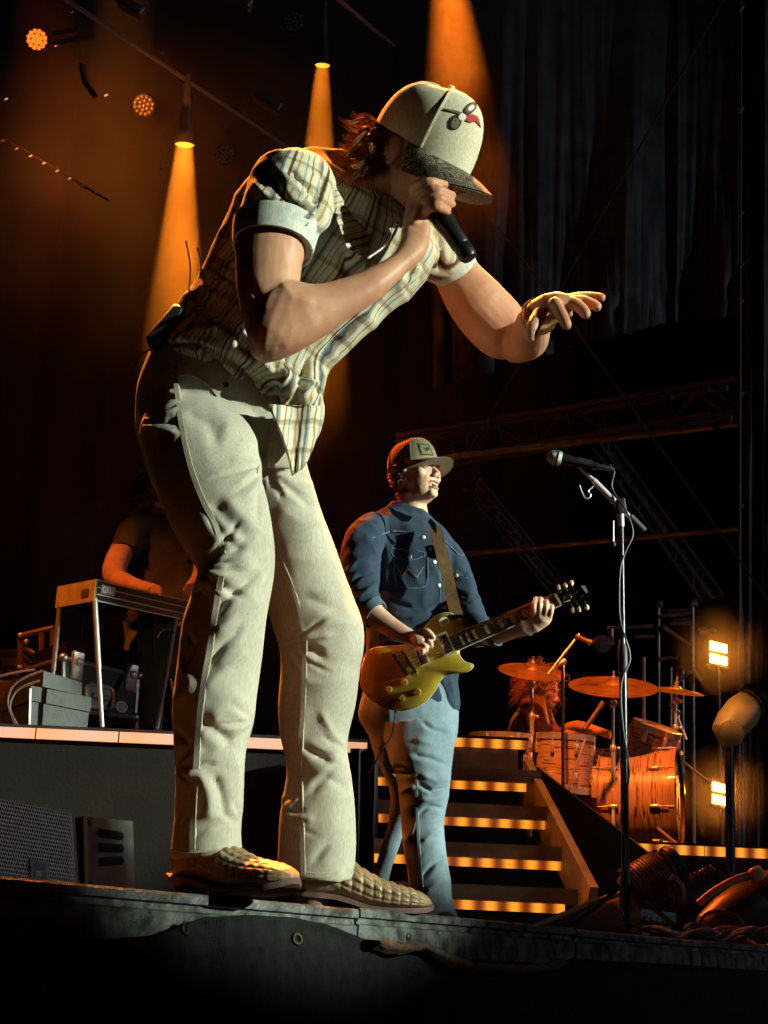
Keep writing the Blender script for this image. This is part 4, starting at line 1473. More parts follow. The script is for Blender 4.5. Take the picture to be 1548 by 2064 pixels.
# rolled cuffs
cuff_d = cloth_mat('denim_cuff', (0.08, 0.12, 0.16), (0.06, 0.09, 0.12), 280, .3)
for q in ([(726, 1250, 768, 1206, 5.525, 1.06), (738, 1262, 778, 1218, 5.515, 1.05)], [(984, 1254, 992, 1304, 5.52, 1.1), (996, 1252, 1004, 1302, 5.505, 1.1)]):
    rg = px_rings(q, 28, 2.1)
    inn = [[v + (sum(r_, Vector()) / len(r_) - v) * .1 for v in r_] for r_ in rg[::-1]]
    MB().loft(rg + inn, False).build('cuff', cuff_d, dshirt)
# collar
for pts in ([(782, 1020), (800, 1030), (832, 1042), (823, 1052), (808, 1050), (790, 1036)], [(868, 1044), (880, 1058), (880, 1078), (871, 1066), (862, 1052)]):
    q = [P(x, y, 5.60 + (830 - x) * .0006) for x, y in pts]
    MB().prism(q, (0, .008, .002)).build('collar', denim_m, dshirt, False)
# black undershirt at the neck and small pouch on the placket
p_, n_ = S_DS.at(880, 1112)
MB().bbox(p_ + n_ * .012, (.016, 0, 0), (0, .012, 0), (0, 0, .028), .008).build('clip_pouch', mat('pack_black'), dshirt)

# body
SKIN2 = skin_mat('skin_fair', (0.66, 0.43, 0.30))
GHC = P(838, 957, 5.74)
gf, gu = Vector((.74, -.64, .16)), Vector((-.10, .10, 1))
mb = MB()
gL, gax = head_shape(mb, GHC, gf, gu, 1.02, 0.009, P(832, 1046, 5.77), 1.06)
mb.ball(gL(0, .010, -.095), (.058, .06, .035), 16, 10, gax)
mb.loft(px_rings([(770, 1400, 900, 1400, 5.76, .6), (770, 1250, 900, 1260, 5.76, .6), (770, 1120, 890, 1120, 5.76, .55), (790, 1060, 875, 1070, 5.76, .55), (805, 1035, 862, 1040, 5.76, .7)], 20))
mb.loft(px_rings(smooth_spec([(715, 1090, 765, 1100, 5.64, .9), (705, 1150, 755, 1145, 5.58, .9), (722, 1215, 756, 1190, 5.54, .95), (735, 1252, 768, 1218, 5.52, 1.0), (770, 1277, 790, 1240, 5.49, .95), (806, 1294, 820, 1262, 5.46, .9), (830, 1300, 842, 1275, 5.44, .8)]), 22))
mb.loft(px_rings(smooth_spec([(895, 1130, 930, 1130, 5.73, .9), (925, 1215, 962, 1205, 5.66, .9), (945, 1275, 985, 1262, 5.57, .9)]), 20))
mb.loft(px_rings(smooth_spec([(945, 1262, 958, 1300, 5.57, .95), (985, 1258, 996, 1300, 5.51, .95), (1025, 1252, 1034, 1288, 5.46, .9), (1052, 1246, 1066, 1280, 5.42, .8), (1068, 1236, 1088, 1272, 5.40, .7)]), 20))
# picking hand
mb.loft(px_rings([(826, 1272, 834, 1304, 5.45, .8), (842, 1270, 850, 1308, 5.43, .9), (856, 1276, 860, 1304, 5.42, .9)], 16))
for a_, b_, c_ in (((850, 1280), (866, 1278), (874, 1288)), ((854, 1290), (866, 1292), (870, 1302)), ((850, 1300), (858, 1304), (860, 1312)), ((846, 1306), (852, 1312), (850, 1318))):
    finger(mb, [P(*a_, 5.42), P(*b_, 5.405), P(*c_, 5.42)], .0115, .009)
finger(mb, [P(846, 1274, 5.42), P(862, 1272, 5.40), P(874, 1284, 5.40)], .012, .0095)
# fretting hand
mb.loft(px_rings([(1060, 1246, 1084, 1275, 5.41, .8), (1072, 1230, 1108, 1258, 5.385, .6), (1078, 1222, 1114, 1248, 5.38, .55)], 16))
for x0, y0, x1, y1, x2, y2 in ((1078, 1240, 1076, 1222, 1080, 1206), (1088, 1244, 1088, 1222, 1090, 1206), (1098, 1246, 1101, 1226, 1102, 1211), (1107, 1246, 1112, 1230, 1113, 1218)):
    finger(mb, [P(x0, y0, 5.375), P(x1, y1, 5.355), P(x2, y2, 5.375)], .0105, .0088)
gb = merged(mb, 0.0042, 3, .5)
dent(gb, [(gL(q * .032, .088, -.001), .0125, tuple(-gax[1] * .011)) for q in (-1, 1)] + [(gL(0, .100, -.077), .008, tuple(-gax[1] * .016)), (gL(0, .092, .006), .010, tuple(-gax[1] * .004)), (gL(0, .088, -.094), .008, tuple(-gax[1] * .005))])
gbody = put('body', gb, SKIN2, gman, True, 0)
eye_m = mat('eye_white', (.34, .31, .28), .3)
for q in (-1, 1):
    e_ = MB().ball(gL(q * .033, .0735, -.003), .0115, 14, 10).build('eye', eye_m, gman)
    MB().ball(gL(q * .033 + .001, .0815, -.004), (.0052, .004, .0052), 10, 6, gax).build('iris', mat('iris', (.06, .06, .06), .2), e_)
    lid = [gL(q * .033 + .017 * math.cos(t), .0835 - .006 * abs(math.cos(t)), .001 + .007 * math.sin(t)) for t in np.linspace(0, math.pi, 9)]
    MB().tube(lid, .0048, 8).build('eyelid', SKIN2, e_)
    br_ = [gL(q * (.014 + .034 * t), .094 - .012 * t * t - .004 * t, .018 + .006 * math.sin(t * 2.6)) for t in np.linspace(0, 1, 7)]
    MB().tube(br_, [.0022, .003, .0033, .0032, .003, .0024, .0012], 6).build('eyebrow', mat('brow_brown', (.13, .08, .045), .8), gman)
lip_m = mat('lip', (.42, .17, .13), .4, sss=.2)
MB().tube([gL(x, .0985 - 9 * x * x - .002, -.0655 + .0018 + 4 * x * x * -1) for x in np.linspace(-.02, .02, 9)], [.002, .0036, .0044, .0046, .0042, .0046, .0044, .0036, .002], 8).build('lip', lip_m, gman)
MB().tube([gL(x, .0955 - 9 * x * x - .002, -.0915 + 8 * x * x) for x in np.linspace(-.019, .019, 9)], [.002, .004, .005, .0054, .0056, .0054, .005, .004, .002], 8).build('lip', lip_m, gman)
MB().tube([gL(x, .090 - 7 * x * x, -.072) for x in np.linspace(-.011, .011, 7)], .0028, 6).build('teeth', mat('teeth', (.72, .68, .58), .3), gman)
MB().ball(gL(0, .084, -.080), (.015, .008, .010), 12, 8, gax).build('mouth_inside', mat('mouth_dark', (.06, .015, .012), .6), gman)
MB().ball(gL(-.086, .006, -.012), (.008, .010, .010), 10, 8, gax).build('in_ear_monitor', mat('pack_black'), gman)
MB().ball(gL(.086, .006, -.012), (.008, .010, .010), 10, 8, gax).build('in_ear_monitor', mat('pack_black'), gman)
# stubble shadow is part of the skin; short hair under the cap
S_GB = Surf(gb)
rnd = random.Random(9)
roots = []
for i in range(420):
    x = rnd.uniform(-.09, .09)
    q = gL(x, -.125 + .11 * (abs(x) / .09) ** 2 + rnd.uniform(0, .03), rnd.uniform(-.075, .03))
    roots.append(S_GB.near(q))
hair_strands('hair', roots, gman, mat('hair_sandy', (.20, .11, .05), .5, 0, .3, 60), .020, .002, .002, flow=(-.2, .1, -1), seg=4, seed=8)
# cap
cap_tan = cloth_mat('cap_khaki', (.23, .19, .11), (.19, .155, .09), 400, .3, .9, 20)
cap_mesh = mat('cap_mesh_tan', (.40, .30, .17), .9, 0, .3, 160, .8, 240)
gcap = thing('cap', GHC, 'x', 'x')
del gcap['label'], gcap['category']
gcap.parent = gman
gcap.matrix_parent_inverse = Matrix.Translation(-Vector(gman.location))
gc, gcb, gbr, _ = cap_parts(gL, gax, 1.0, gcap, cap_tan, cap_mesh, cloth_mat('brim_tan', (.34, .26, .15), (.30, .23, .13), 400, .2), H=.112, tall=.03, base=.030, brim_len=.078, droop=.022, rx=.089, ry=.108)
S_GC = Surf(gc.data)
for pts, nm, mt, off in (([(842, 894), (864, 896), (874, 918), (848, 917)], 'patch', mat('patch_edge', (.03, .028, .02), .9), .0016), ([(845, 896), (862, 898), (871, 916), (850, 915)], 'patch', mat('patch_olive', (.17, .15, .085), .9, 0, .4, 90), .0026), ([(854, 904), (860, 902), (866, 906), (862, 908), (861, 912), (858, 908)], 'emblem', mat('patch_edge'), .0036)):
    d_ = decal(S_GC, pts, off, step=3)
    if d_:
        d_.build(nm, mt, gc, False)
bracelet(P(1062, 1262, 5.41), P(1072, 1256, 5.40) - P(1040, 1270, 5.44), .036, silver, gman, .0042, 36)

# ------------------------------------------------------------------ gold electric guitar
def gp(x, y, off=0.0):
    """point on the guitar's top; off lifts towards the viewer"""
    D = 5.50 - (x - 835) * .00050 - (y - 1335) * .0002
    return P(x, y, D - off)


gtr = thing('electric_guitar', gp(835, 1335), 'gold topped single-cutaway electric guitar held by the person in denim shirt', 'guitar')
outl = [(941, 1266), (935, 1253), (920, 1240), (901, 1234), (880, 1239), (862, 1254), (850, 1272), (836, 1288), (812, 1299), (780, 1302), (752, 1306), (735, 1318), (726, 1340), (724, 1364), (731, 1392), (752, 1414), (782, 1429), (810, 1433), (840, 1426), (863, 1411), (881, 1387), (893, 1366), (912, 1359), (938, 1356), (951, 1349), (955, 1342), (951, 1337), (937, 1333), (928, 1322), (927, 1310), (936, 1300), (950, 1292)]
outs = [tuple(q) for q in smooth_spec(outl + [outl[0]], 3)][:-1]
goldtop = mat('gold_top', (.62, .44, .045), .36, .35, .12, 30, .08, 400, spec=.6, coat=.6)
mahog = mat('mahogany', (.16, .055, .02), .35, 0, .3, 12, spec=.5, coat=.4)
cream = mat('cream_binding', (.68, .60, .40), .4)
cx, cy = 835, 1345


def inset(k, off):
    return [gp(cx + (x - cx) * k, cy + (y - cy) * k, off) for x, y in outs]


MB().loft([inset(.985, -.050), inset(1.0, -.046), inset(1.0, -.004)]).build('body', mahog, gtr)
MB().loft([inset(1.002, -.004), inset(1.002, .001), inset(.985, .0025)], False).build('binding', cream, gtr)
mb = MB()
top = [inset(.988, .001), inset(.95, .0035), inset(.85, .009), inset(.7, .013), inset(.4, .015), inset(.1, .0155)]
mb.loft(top, True)
mb.build('top', goldtop, gtr, True, 0)
nickel = mat('nickel', (.62, .58, .48), .22, 1)
TH = .016


def plate(pts, off, h, name, mt, parent=gtr):
    q0 = [gp(x, y, off) for x, y in pts]
    q1 = [gp(x, y, off + h) for x, y in pts]
    return MB().loft([q0, q1]).build(name, mt, parent, False)


for pts in ([(877, 1281), (899, 1272), (919, 1315), (897, 1324)], [(833, 1308), (854, 1301), (869, 1337), (848, 1345)]):
    plate(pts, TH - .004, .006, 'pickup_ring', cream)
    c_ = (sum(q[0] for q in pts) / 4, sum(q[1] for q in pts) / 4)
    inner_ = [(c_[0] + (x - c_[0]) * .74, c_[1] + (y - c_[1]) * .80) for x, y in pts]
    pu = plate(inner_, TH, .007, 'pickup', nickel)
    for k in range(6):
        t = (k + .5) / 6
        a0, a1 = inner_[0], inner_[3]
        b0, b1 = inner_[1], inner_[2]
        qx = (a0[0] + (a1[0] - a0[0]) * t) * .75 + (b0[0] + (b1[0] - b0[0]) * t) * .25
        qy = (a0[1] + (a1[1] - a0[1]) * t) * .75 + (b0[1] + (b1[1] - b0[1]) * t) * .25
        MB().lathe([(.0028, 0), (.0028, .0015)], gp(qx, qy, TH + .007), gp(qx, qy, 1) - gp(qx, qy, 0), 8).build('pole_piece', mat('bolt_dark', (.05, .05, .05), .5, .8), pu)
MB().tube([gp(811, 1312, TH + .010), gp(838, 1355, TH + .010)], .0075, 8).build('bridge', nickel, gtr)
MB().tube([gp(793, 1318, TH + .010), gp(822, 1362, TH + .010)], .0095, 8).build('tailpiece', nickel, gtr)
for x, y in ((794, 1317), (822, 1361), (811, 1311), (838, 1355)):
    MB().lathe([(.006, 0), (.006, .018)], gp(x, y, TH - .006), gp(x, y, 1) - gp(x, y, 0), 10).build('post', nickel, gtr)
knob_m = mat('knob_amber', (.34, .22, .05), .25, 0, coat=.5)
for x, y in ((784, 1389), (815, 1375), (810, 1406), (842, 1395)):
    ax_ = gp(x, y, 1) - gp(x, y, 0)
    k_ = MB().lathe([(.0145, 0), (.0135, .004), (.011, .013), (.010, .016)], gp(x, y, TH - .008), ax_, 18).build('knob', knob_m, gtr)
    MB().lathe([(.0095, .0), (.0095, .001)], gp(x, y, TH + .008), ax_, 16).build('knob_cap', nickel, k_)
ax_ = gp(896, 1255, 1) - gp(896, 1255, 0)
MB().lathe([(.022, 0), (.022, .002)], gp(896, 1255, TH - .004), ax_, 24).build('switch_plate', cream, gtr)
MB().lathe([(.007, 0), (.006, .008), (.004, .012), (.005, .02)], gp(895, 1255, TH - .002), ax_, 12).build('switch', mat('switch_dark', (.05, .05, .03), .4), gtr)
# neck, fretboard, inlays, frets
NKu0, NKl0, NKu1, NKl1 = (905, 1283), (919, 1312), (1119, 1197), (1131, 1219)


def nk(t, s_, off):
    ux, uy = NKu0[0] + (NKu1[0] - NKu0[0]) * t, NKu0[1] + (NKu1[1] - NKu0[1]) * t
    lx, ly = NKl0[0] + (NKl1[0] - NKl0[0]) * t, NKl0[1] + (NKl1[1] - NKl0[1]) * t
    return gp(ux + (lx - ux) * s_, uy + (ly - uy) * s_, off)


MB().loft([[nk(t, 0, TH - .002), nk(t, .1, TH - .016), nk(t, .5, TH - .026), nk(t, .9, TH - .016), nk(t, 1, TH - .002)] for t in (.12, .5, 1.0)]).build('neck', mahog, gtr)
rosew = mat('rosewood', (.055, .032, .02), .55, 0, .3, 40)
fb = MB().loft([[nk(t, 0, TH - .004), nk(t, 0, TH + .002), nk(t, .5, TH + .004), nk(t, 1, TH + .002), nk(t, 1, TH - .004)] for t in np.linspace(0, 1, 6)]).build('fretboard', rosew, gtr, True, 40)
for s_ in (-.03, 1.03):
    MB().tube([nk(0, s_, TH), nk(1, s_, TH)], .0018, 6).build('binding', cream, fb)
fr_t = [1 - 2 ** (-i / 12.0) for i in range(0, 23)]
sc_ = 1 / fr_t[22]
pos = [1 - f_ * sc_ for f_ in fr_t]
for i in range(1, 22):
    MB().tube([nk(pos[i], .02, TH + .0035), nk(pos[i], .5, TH + .0052), nk(pos[i], .98, TH + .0035)], .0011, 4).build('fret', nickel, fb)
inl = mat('pearl_inlay', (.70, .72, .55), .25)
for a_ in (3, 5, 7, 9, 12, 15, 17, 19):
    t0, t1 = pos[a_], pos[a_ - 1]
    m_, w_2 = (t0 + t1) / 2, (t1 - t0) * .34
    MB().loft([[nk(m_ - w_2, .22, TH + .003), nk(m_ + w_2, .16, TH + .003), nk(m_ + w_2, .84, TH + .003), nk(m_ - w_2, .78, TH + .003)], [nk(m_ - w_2, .22, TH + .0052), nk(m_ + w_2, .16, TH + .0052), nk(m_ + w_2, .84, TH + .0052), nk(m_ - w_2, .78, TH + .0052)]]).build('inlay', inl, fb, False)
MB().obox(nk(1.0, .5, TH + .003), (nk(1, 1, 0) - nk(1, 0, 0)) * .5, (nk(1.01, .5, 0) - nk(1, .5, 0)), (gp(1100, 1210, .004) - gp(1100, 1210, 0))).build('nut', cream, gtr)
hs = [(1120, 1197), (1130, 1194), (1143, 1193), (1158, 1187), (1175, 1177), (1184, 1178), (1187, 1184), (1192, 1192), (1193, 1207), (1180, 1211), (1160, 1215), (1146, 1218), (1132, 1219)]
hsg = plate(hs, TH - .018, .016, 'headstock', mat('headstock_black', (.012, .012, .012), .2, 0, coat=.5))
MB().loft([[gp(x, y, TH - .001) for x, y in [(1134, 1204), (1146, 1199), (1151, 1203), (1148, 1209), (1137, 1213)]], [gp(x, y, TH + .001) for x, y in [(1134, 1204), (1146, 1199), (1151, 1203), (1148, 1209), (1137, 1213)]]]).build('truss_cover', mat('truss_cover', (.05, .05, .05), .3), hsg, False)
MB().tube([gp(x, y, TH) for x, y in [(1134, 1203), (1146, 1198), (1152, 1203), (1149, 1210), (1137, 1214)]], .0014, 5, closed=True).build('cover_edge', cream, hsg)
tun = mat('tuner_cream', (.62, .54, .34), .4)
for x, y, dx, dy in ((1127, 1184, 3, 6), (1140, 1180, 3, 6), (1152, 1175, 3, 6), (1155, 1230, -3, -7), (1168, 1228, -3, -7), (1183, 1224, -3, -7)):
    MB().ball(gp(x, y, TH - .012), (.0085, .006, .0115), 12, 8).build('tuner_button', tun, hsg)
    MB().tube([gp(x + dx, y + dy, TH - .010), gp(x + dx * 2.4, y + dy * 2.4, TH - .010)], .0035, 6).build('tuner_shaft', nickel, hsg)
    MB().lathe([(.005, 0), (.004, .010)], gp(x + dx * 3.4, y + dy * 3.2, TH - .002), gp(x, y, 1) - gp(x, y, 0), 8).build('tuner_post', nickel, hsg)
MB().loft([[gp(x, y, TH - .0012) for x, y in [(1171, 1181), (1178, 1180), (1185, 1192), (1182, 1196)]], [gp(x, y, TH + .0005) for x, y in [(1171, 1181), (1178, 1180), (1185, 1192), (1182, 1196)]]]).build('headstock_inlay', inl, hsg, False)
for k in range(6):
    s_ = .1 + .8 * k / 5
    bx, by = 795 + (821 - 795) * s_, 1320 + (1359 - 1320) * s_
    MB().tube([gp(bx, by, TH + .018), nk(0, s_, TH + .012), nk(1, s_, TH + .006)], .0009, 4).build('string', nickel, gtr)
# strap
leather = mat('strap_leather', (.17, .095, .04), .6, 0, .3, 20, .3, 80)
cpts = smooth_spec([(876, 1062, 5.60), (884, 1090, 5.575), (895, 1130, 5.56), (906, 1180, 5.55), (915, 1220, 5.50), (924, 1246, 5.465)], 4)
rows = []
for i, (x, y, D) in enumerate(cpts):
    a_, b_ = P(x - 12, y + 3, D), P(x + 12, y - 3, D)
    rows.append([a_, b_, b_ + Vector((0, .004, 0)), a_ + Vector((0, .004, 0))])
MB().loft(rows).build('strap', leather, gtr)
MB().lathe([(.009, 0), (.005, .006), (.008, .012)], gp(925, 1248, .0), Vector((.4, -.6, .5)), 10).build('strap_button', nickel, gtr)
MB().tube(curve_pts([gp(797, 1432, -.02), P(795, 1450, 5.50), P(790, 1480, 5.55), P(770, 1510, 5.6), P(745, 1560, 5.8)], 6), .0035, 6).build('lead', mat('cable_dark', (.03, .03, .03), .5), gtr)
print('guitarist', len(ds.polygons), len(jn.polygons), len(gb.polygons))
# ------------------------------------------------------------------ helpers for gear
chrome = mat('chrome', (.74, .71, .64), .30, .72)
dkmetal = mat('dark_metal', (.05, .05, .052), .4, .7)
blackp = mat('black_plastic', (.018, .018, .019), .5, 0, .3, 20)
cable_m = mat('cable_black', (.02, .019, .018), .5)


def text_on(s, size, o, X, Y, mt, name, parent, depth=.001):
    """raised lettering: o = left foot of the first letter, X along the line, Y up"""
    cu = bpy.data.curves.new('t', 'FONT')
    cu.body = s
    cu.size = size
    cu.extrude = depth
    ob = bpy.data.objects.new('t', cu)
    COL.objects.link(ob)
    dg = bpy.context.evaluated_depsgraph_get()
    me = bpy.data.meshes.new_from_object(ob.evaluated_get(dg))
    bpy.data.objects.remove(ob)
    X, Y = Vector(X).normalized(), Vector(Y).normalized()
    Z = X.cross(Y).normalized()
    Y = Z.cross(X)
    M = Matrix(((X.x, Y.x, Z.x, o[0]), (X.y, Y.y, Z.y, o[1]), (X.z, Y.z, Z.z, o[2]), (0, 0, 0, 1)))
    me.transform(M)
    me.materials.clear()
    return put(name, me, mt, parent, False)


# ------------------------------------------------------------------ vocal microphone on a boom stand
MD = 4.7
ms = thing('microphone_stand', (P(1262, 1890, MD).x, MD, FLOOR), 'tall black boom microphone stand near the stage edge in front of the drums', 'microphone stand')
base = Vector((P(1262, 1890, MD).x, MD, FLOOR))
topp = P(1252, 1062, MD)
lo = base + Vector((0, 0, .16))
midp = lo.lerp(topp, .62)
stm = mat('stand_black', (.035, .037, .038), .28, .75)
MB().tube([lo - Vector((0, 0, .10)), lo, midp], .0125, 14).build('lower_tube', stm, ms)
MB().tube([midp - (topp - lo).normalized() * .02, topp], .0092, 14).build('upper_tube', stm, ms)
MB().lathe([(.013, -.045), (.0155, -.04), (.0165, -.01), (.0155, .03), (.011, .045)], midp, topp - lo, 16).build('clutch', blackp, ms)
MB().lathe([(.014, -.03), (.017, -.02), (.017, .04), (.012, .06)], lo, topp - lo, 16).build('leg_collar', blackp, ms)
for a in (200, 320, 80):
    d_ = Vector((math.cos(R(a)), math.sin(R(a)) * .8, 0))
    MB().tube(curve_pts([lo + d_ * .012 + Vector((0, 0, .01)), lo + d_ * .10 - Vector((0, 0, .06)), lo + d_ * .20 - Vector((0, 0, .125)), lo + d_ * .30 - Vector((0, 0, .152))], 3), .0075, 8).build('leg', stm, ms)
b0, b1 = P(1298, 1070, MD + .03), P(1166, 938, MD - .05)
MB().tube([b0.lerp(b1, .12), b1], .0075, 12).build('boom', chrome, ms)
MB().tube([b0.lerp(b1, .30), b0.lerp(b1, .78)], .0105, 12).build('boom_sleeve', mat('boom_lilac', (.42, .38, .42), .4, .4), ms)
MB().tube([b0, b0.lerp(b1, .22)], .0135, 12).build('counterweight', blackp, ms)
bc = b0.lerp(b1, .36)
MB().bbox(bc, (.016, 0, .006), (0, .02, 0), (-.004, 0, .026), .005).build('boom_clamp', blackp, ms)
MB().tube([topp, bc], .011, 10).build('swivel', chrome, ms)
MB().tube([P(1236, 1050, MD - .03), P(1236, 1098, MD - .03)], .0035, 8).build('clamp_handle', chrome, ms)
MB().ball(P(1236, 1097, MD - .03), .010, 10, 8).build('handle_knob', blackp, ms)
for q in ([(1168, 978), (1176, 1000), (1184, 1005), (1191, 998), (1186, 990), (1196, 980)],):
    MB().tube(curve_pts([P(x, y, MD - .04) for x, y in q], 4), .003, 6).build('pick_hook', chrome, ms)
# cable down the stand
pts = [P(1228, 936, MD - .03), P(1238, 950, MD - .03), P(1234, 985, MD - .02), P(1262, 1030, MD - .03), P(1276, 1075, MD - .03), P(1262, 1110, MD - .03), P(1250, 1150, MD - .03), P(1249, 1240, MD - .02), P(1262, 1290, MD - .03), P(1274, 1270, MD - .03), P(1268, 1240, MD - .03)]
MB().tube(curve_pts(pts[:9], 5), .0032, 6).build('cable', cable_m, ms)
pts = [P(1262, 1290, MD - .03), P(1270, 1330, MD - .025), P(1252, 1380, MD - .03), P(1256, 1470, MD - .025), P(1268, 1560, MD - .03), P(1252, 1640, MD - .03), P(1262, 1720, MD - .02), P(1250, 1800, MD - .03), P(1266, 1860, MD - .03), P(1330, 1884, MD - .1)]
MB().tube(curve_pts(pts, 5), .0032, 6).build('cable', cable_m, ms)
mh = thing('vocal_microphone', P(1150, 930, MD - .06), 'black vocal microphone with pale green lit grille clipped to the boom stand', 'microphone')
v0, v1 = P(1114, 921, MD - .06), P(1196, 938, MD - .06)
axv = (v1 - v0).normalized()
MB().lathe([(.004, -.020), (.017, -.016), (.025, 0), (.026, .012), (.0235, .026), (.020, .03)], v0, axv, 20).build('grille', mat('grille_steel', (.45, .50, .46), .38, .85, .4, 300, .8, 500), mh)
MB().lathe([(.020, .03), (.0205, .034), (.0175, .06), (.0135, .12), (.0125, .15)], v0, axv, 18).build('handle', mic_m, mh)
MB().lathe([(.0265, .011), (.0272, .014), (.0265, .017)], v0, axv, 18, False).build('ring', dkmetal, mh)
MB().lathe([(.0165, -.02), (.0165, .025)], v0 + axv * .105, axv, 14).build('clip', blackp, ms)
MB().lathe([(.010, 0), (.0095, .045), (.004, .06)], v0 + axv * .148, axv, 12).build('connector', dkmetal, mh)

# ------------------------------------------------------------------ pedal steel and its player
psg = thing('pedal_steel_guitar', P(205, 1465, 6.72), 'pedal steel guitar with tan end panel and chrome legs standing on the riser', 'pedal steel')
A_, B_, C_ = P(194, 1170, 6.72), P(117, 1185, 7.02), P(380, 1214, 7.35)
dn_ = Vector((0, 0, -1))
hgt = .095
tanp = mat('steel_end_tan', (.42, .29, .11), .45, 0, .25, 14, coat=.3)
D_ = B_ + (C_ - A_)
MB().prism([A_ + Vector((0, 0, 0)), B_, D_, C_], dn_ * hgt).build('cabinet', mat('steel_cabinet', (.02, .018, .018), .3, 0, .2, 10, coat=.4), psg, False)
u_ = (B_ - A_).normalized()
w_ = (C_ - A_).normalized()
nleft = w_.cross(Vector((0, 0, 1))).normalized()
MB().prism([A_ - w_ * .006 + Vector((0, 0, .006)), B_ - w_ * .006 + Vector((0, 0, .006)), B_ - w_ * .006 - Vector((0, 0, hgt + .004)), A_ - w_ * .006 - Vector((0, 0, hgt + .004))], w_ * .018).build('end_panel', tanp, psg, False)
MB().prism([A_ - w_ * .008 + u_ * (.055) - Vector((0, 0, .035)), A_ - w_ * .008 + u_ * .125 - Vector((0, 0, .035)), A_ - w_ * .008 + u_ * .125 - Vector((0, 0, .07)), A_ - w_ * .008 + u_ * .055 - Vector((0, 0, .07))], -w_ * .003).build('name_plate', mat('plate_brown', (.09, .06, .03), .5), psg, False)
stripe_w = mat('trim_white', (.55, .55, .5), .4)
fo = -nleft if nleft.y > 0 else nleft
for z in (.030, .064, .094):
    MB().tube([A_ + w_ * .015 + fo * .002 - Vector((0, 0, z)), C_ + fo * .002 - Vector((0, 0, z))], .003 if z > .05 else .002, 6).build('trim', stripe_w, psg)
MB().prism([A_ + w_ * .035 + fo * .003 - Vector((0, 0, .014)), A_ + w_ * .135 + fo * .003 - Vector((0, 0, .014)), A_ + w_ * .135 + fo * .003 - Vector((0, 0, .056)), A_ + w_ * .035 + fo * .003 - Vector((0, 0, .056))], fo * .003).build('badge', mat('badge_grey', (.28, .28, .26), .4), psg, False)
text_on('GFI', .042, A_ + w_ * .042 + fo * .0075 - Vector((0, 0, .050)), w_, (0, 0, 1), mat('letter_white', (.8, .8, .74), .4), 'lettering', psg)
for (x0, y0, d0, x1, y1, d1) in ((121, 1216, 7.0, 97, 1462, 7.1), (191, 1207, 6.73, 206, 1466, 6.70), (354, 1248, 7.3, 316, 1472, 7.0)):
    p0, p1 = P(x0, y0, d0), P(x1, y1, d1)
    p1.z = max(p1.z, LR_Z)
    MB().tube([p0, p0.lerp(p1, .55)], .0125, 12).build('leg', chrome, psg)
    MB().tube([p0.lerp(p1, .5), p1], .0105, 12).build('leg', chrome, psg)
MB().tube(curve_pts([P(316, 1285, 7.2), P(325, 1272, 7.2), P(345, 1268, 7.2), P(352, 1275, 7.2)], 4), .006, 8).build('knee_lever', chrome, psg)
for x in (165, 206, 280, 312):
    MB().tube([P(x, 1222 + (x - 165) * .12, 7.1), P(x - 2, 1292 + (x - 165) * .2, 7.15)], .005, 6).build('pull_rod', dkmetal, psg)
for k in range(10):
    o_k = u_ * (.02 + .012 * k)
    MB().tube([A_ + o_k + Vector((0, 0, .012)) + w_ * .03, C_ + o_k + Vector((0, 0, .012))], .0008, 4).build('string', chrome, psg)

pl = thing('person', (P(330, 1470, 7.8).x, 7.8, LR_Z), 'person with long hair and dark t-shirt bent over the pedal steel guitar', 'person')
mb = MB()
mb.loft(px_rings(smooth_spec([(250, 1290, 420, 1300, 7.8, .6), (248, 1230, 425, 1240, 7.8, .62), (245, 1160, 420, 1170, 7.8, .6), (244, 1090, 415, 1095, 7.8, .55), (255, 1050, 395, 1050, 7.8, .5), (290, 1026, 362, 1030, 7.8, .5)]), 30))
mb.loft(px_rings(smooth_spec([(262, 1040, 312, 1060, 7.72, .9), (236, 1070, 292, 1085, 7.66, 1), (222, 1108, 276, 1118, 7.6, 1)]), 20))
mb.loft(px_rings(smooth_spec([(380, 1050, 330, 1060, 7.75, .9), (420, 1090, 370, 1100, 7.7, 1), (425, 1125, 378, 1128, 7.66, 1)]), 20))
ts = merged(mb, .009, 4)
ripple(ts, .008, 7, (1, 1, 1), 41, 2)
put('shirt', ts, cloth_mat('olive_tee', (.055, .045, .018), (.04, .033, .014), 200, .3), pl, True, 0)
mb = MB()
phc = P(322, 1000, 7.74)
pL, pax = head_shape(mb, phc, (.45, -.55, -.55), (.1, -.4, .9), 1.0, 0, P(325, 1045, 7.8))
mb.loft(px_rings([(270, 1250, 400, 1250, 7.8, .5), (270, 1100, 400, 1100, 7.8, .5), (300, 1040, 360, 1040, 7.8, .6)], 18))
mb.loft(px_rings(smooth_spec([(240, 1075, 285, 1085, 7.66, .9), (215, 1120, 262, 1128, 7.58, .95), (206, 1150, 252, 1165, 7.5, .95), (222, 1178, 262, 1162, 7.42, .9), (262, 1190, 285, 1170, 7.3, .9), (300, 1196, 316, 1178, 7.2, .8)]), 18))
mb.loft(px_rings(smooth_spec([(380, 1090, 415, 1090, 7.68, .9), (390, 1150, 425, 1150, 7.55, .95), (370, 1200, 400, 1180, 7.4, .9)]), 18))
for k in range(4):
    finger(mb, [P(306, 1184 + k * 4, 7.2), P(318, 1182 + k * 4, 7.17), P(324, 1190 + k * 4, 7.16)], .011, .009)
pb = merged(mb, .0065, 3)
put('body', pb, skin_mat('skin_tan', (.42, .22, .13)), pl, True, 0)
S_PB = Surf(pb)
rnd = random.Random(12)
roots = [S_PB.near(pL(rnd.uniform(-.09, .09), rnd.uniform(-.12, .05), rnd.uniform(-.03, .13))) for i in range(700)]
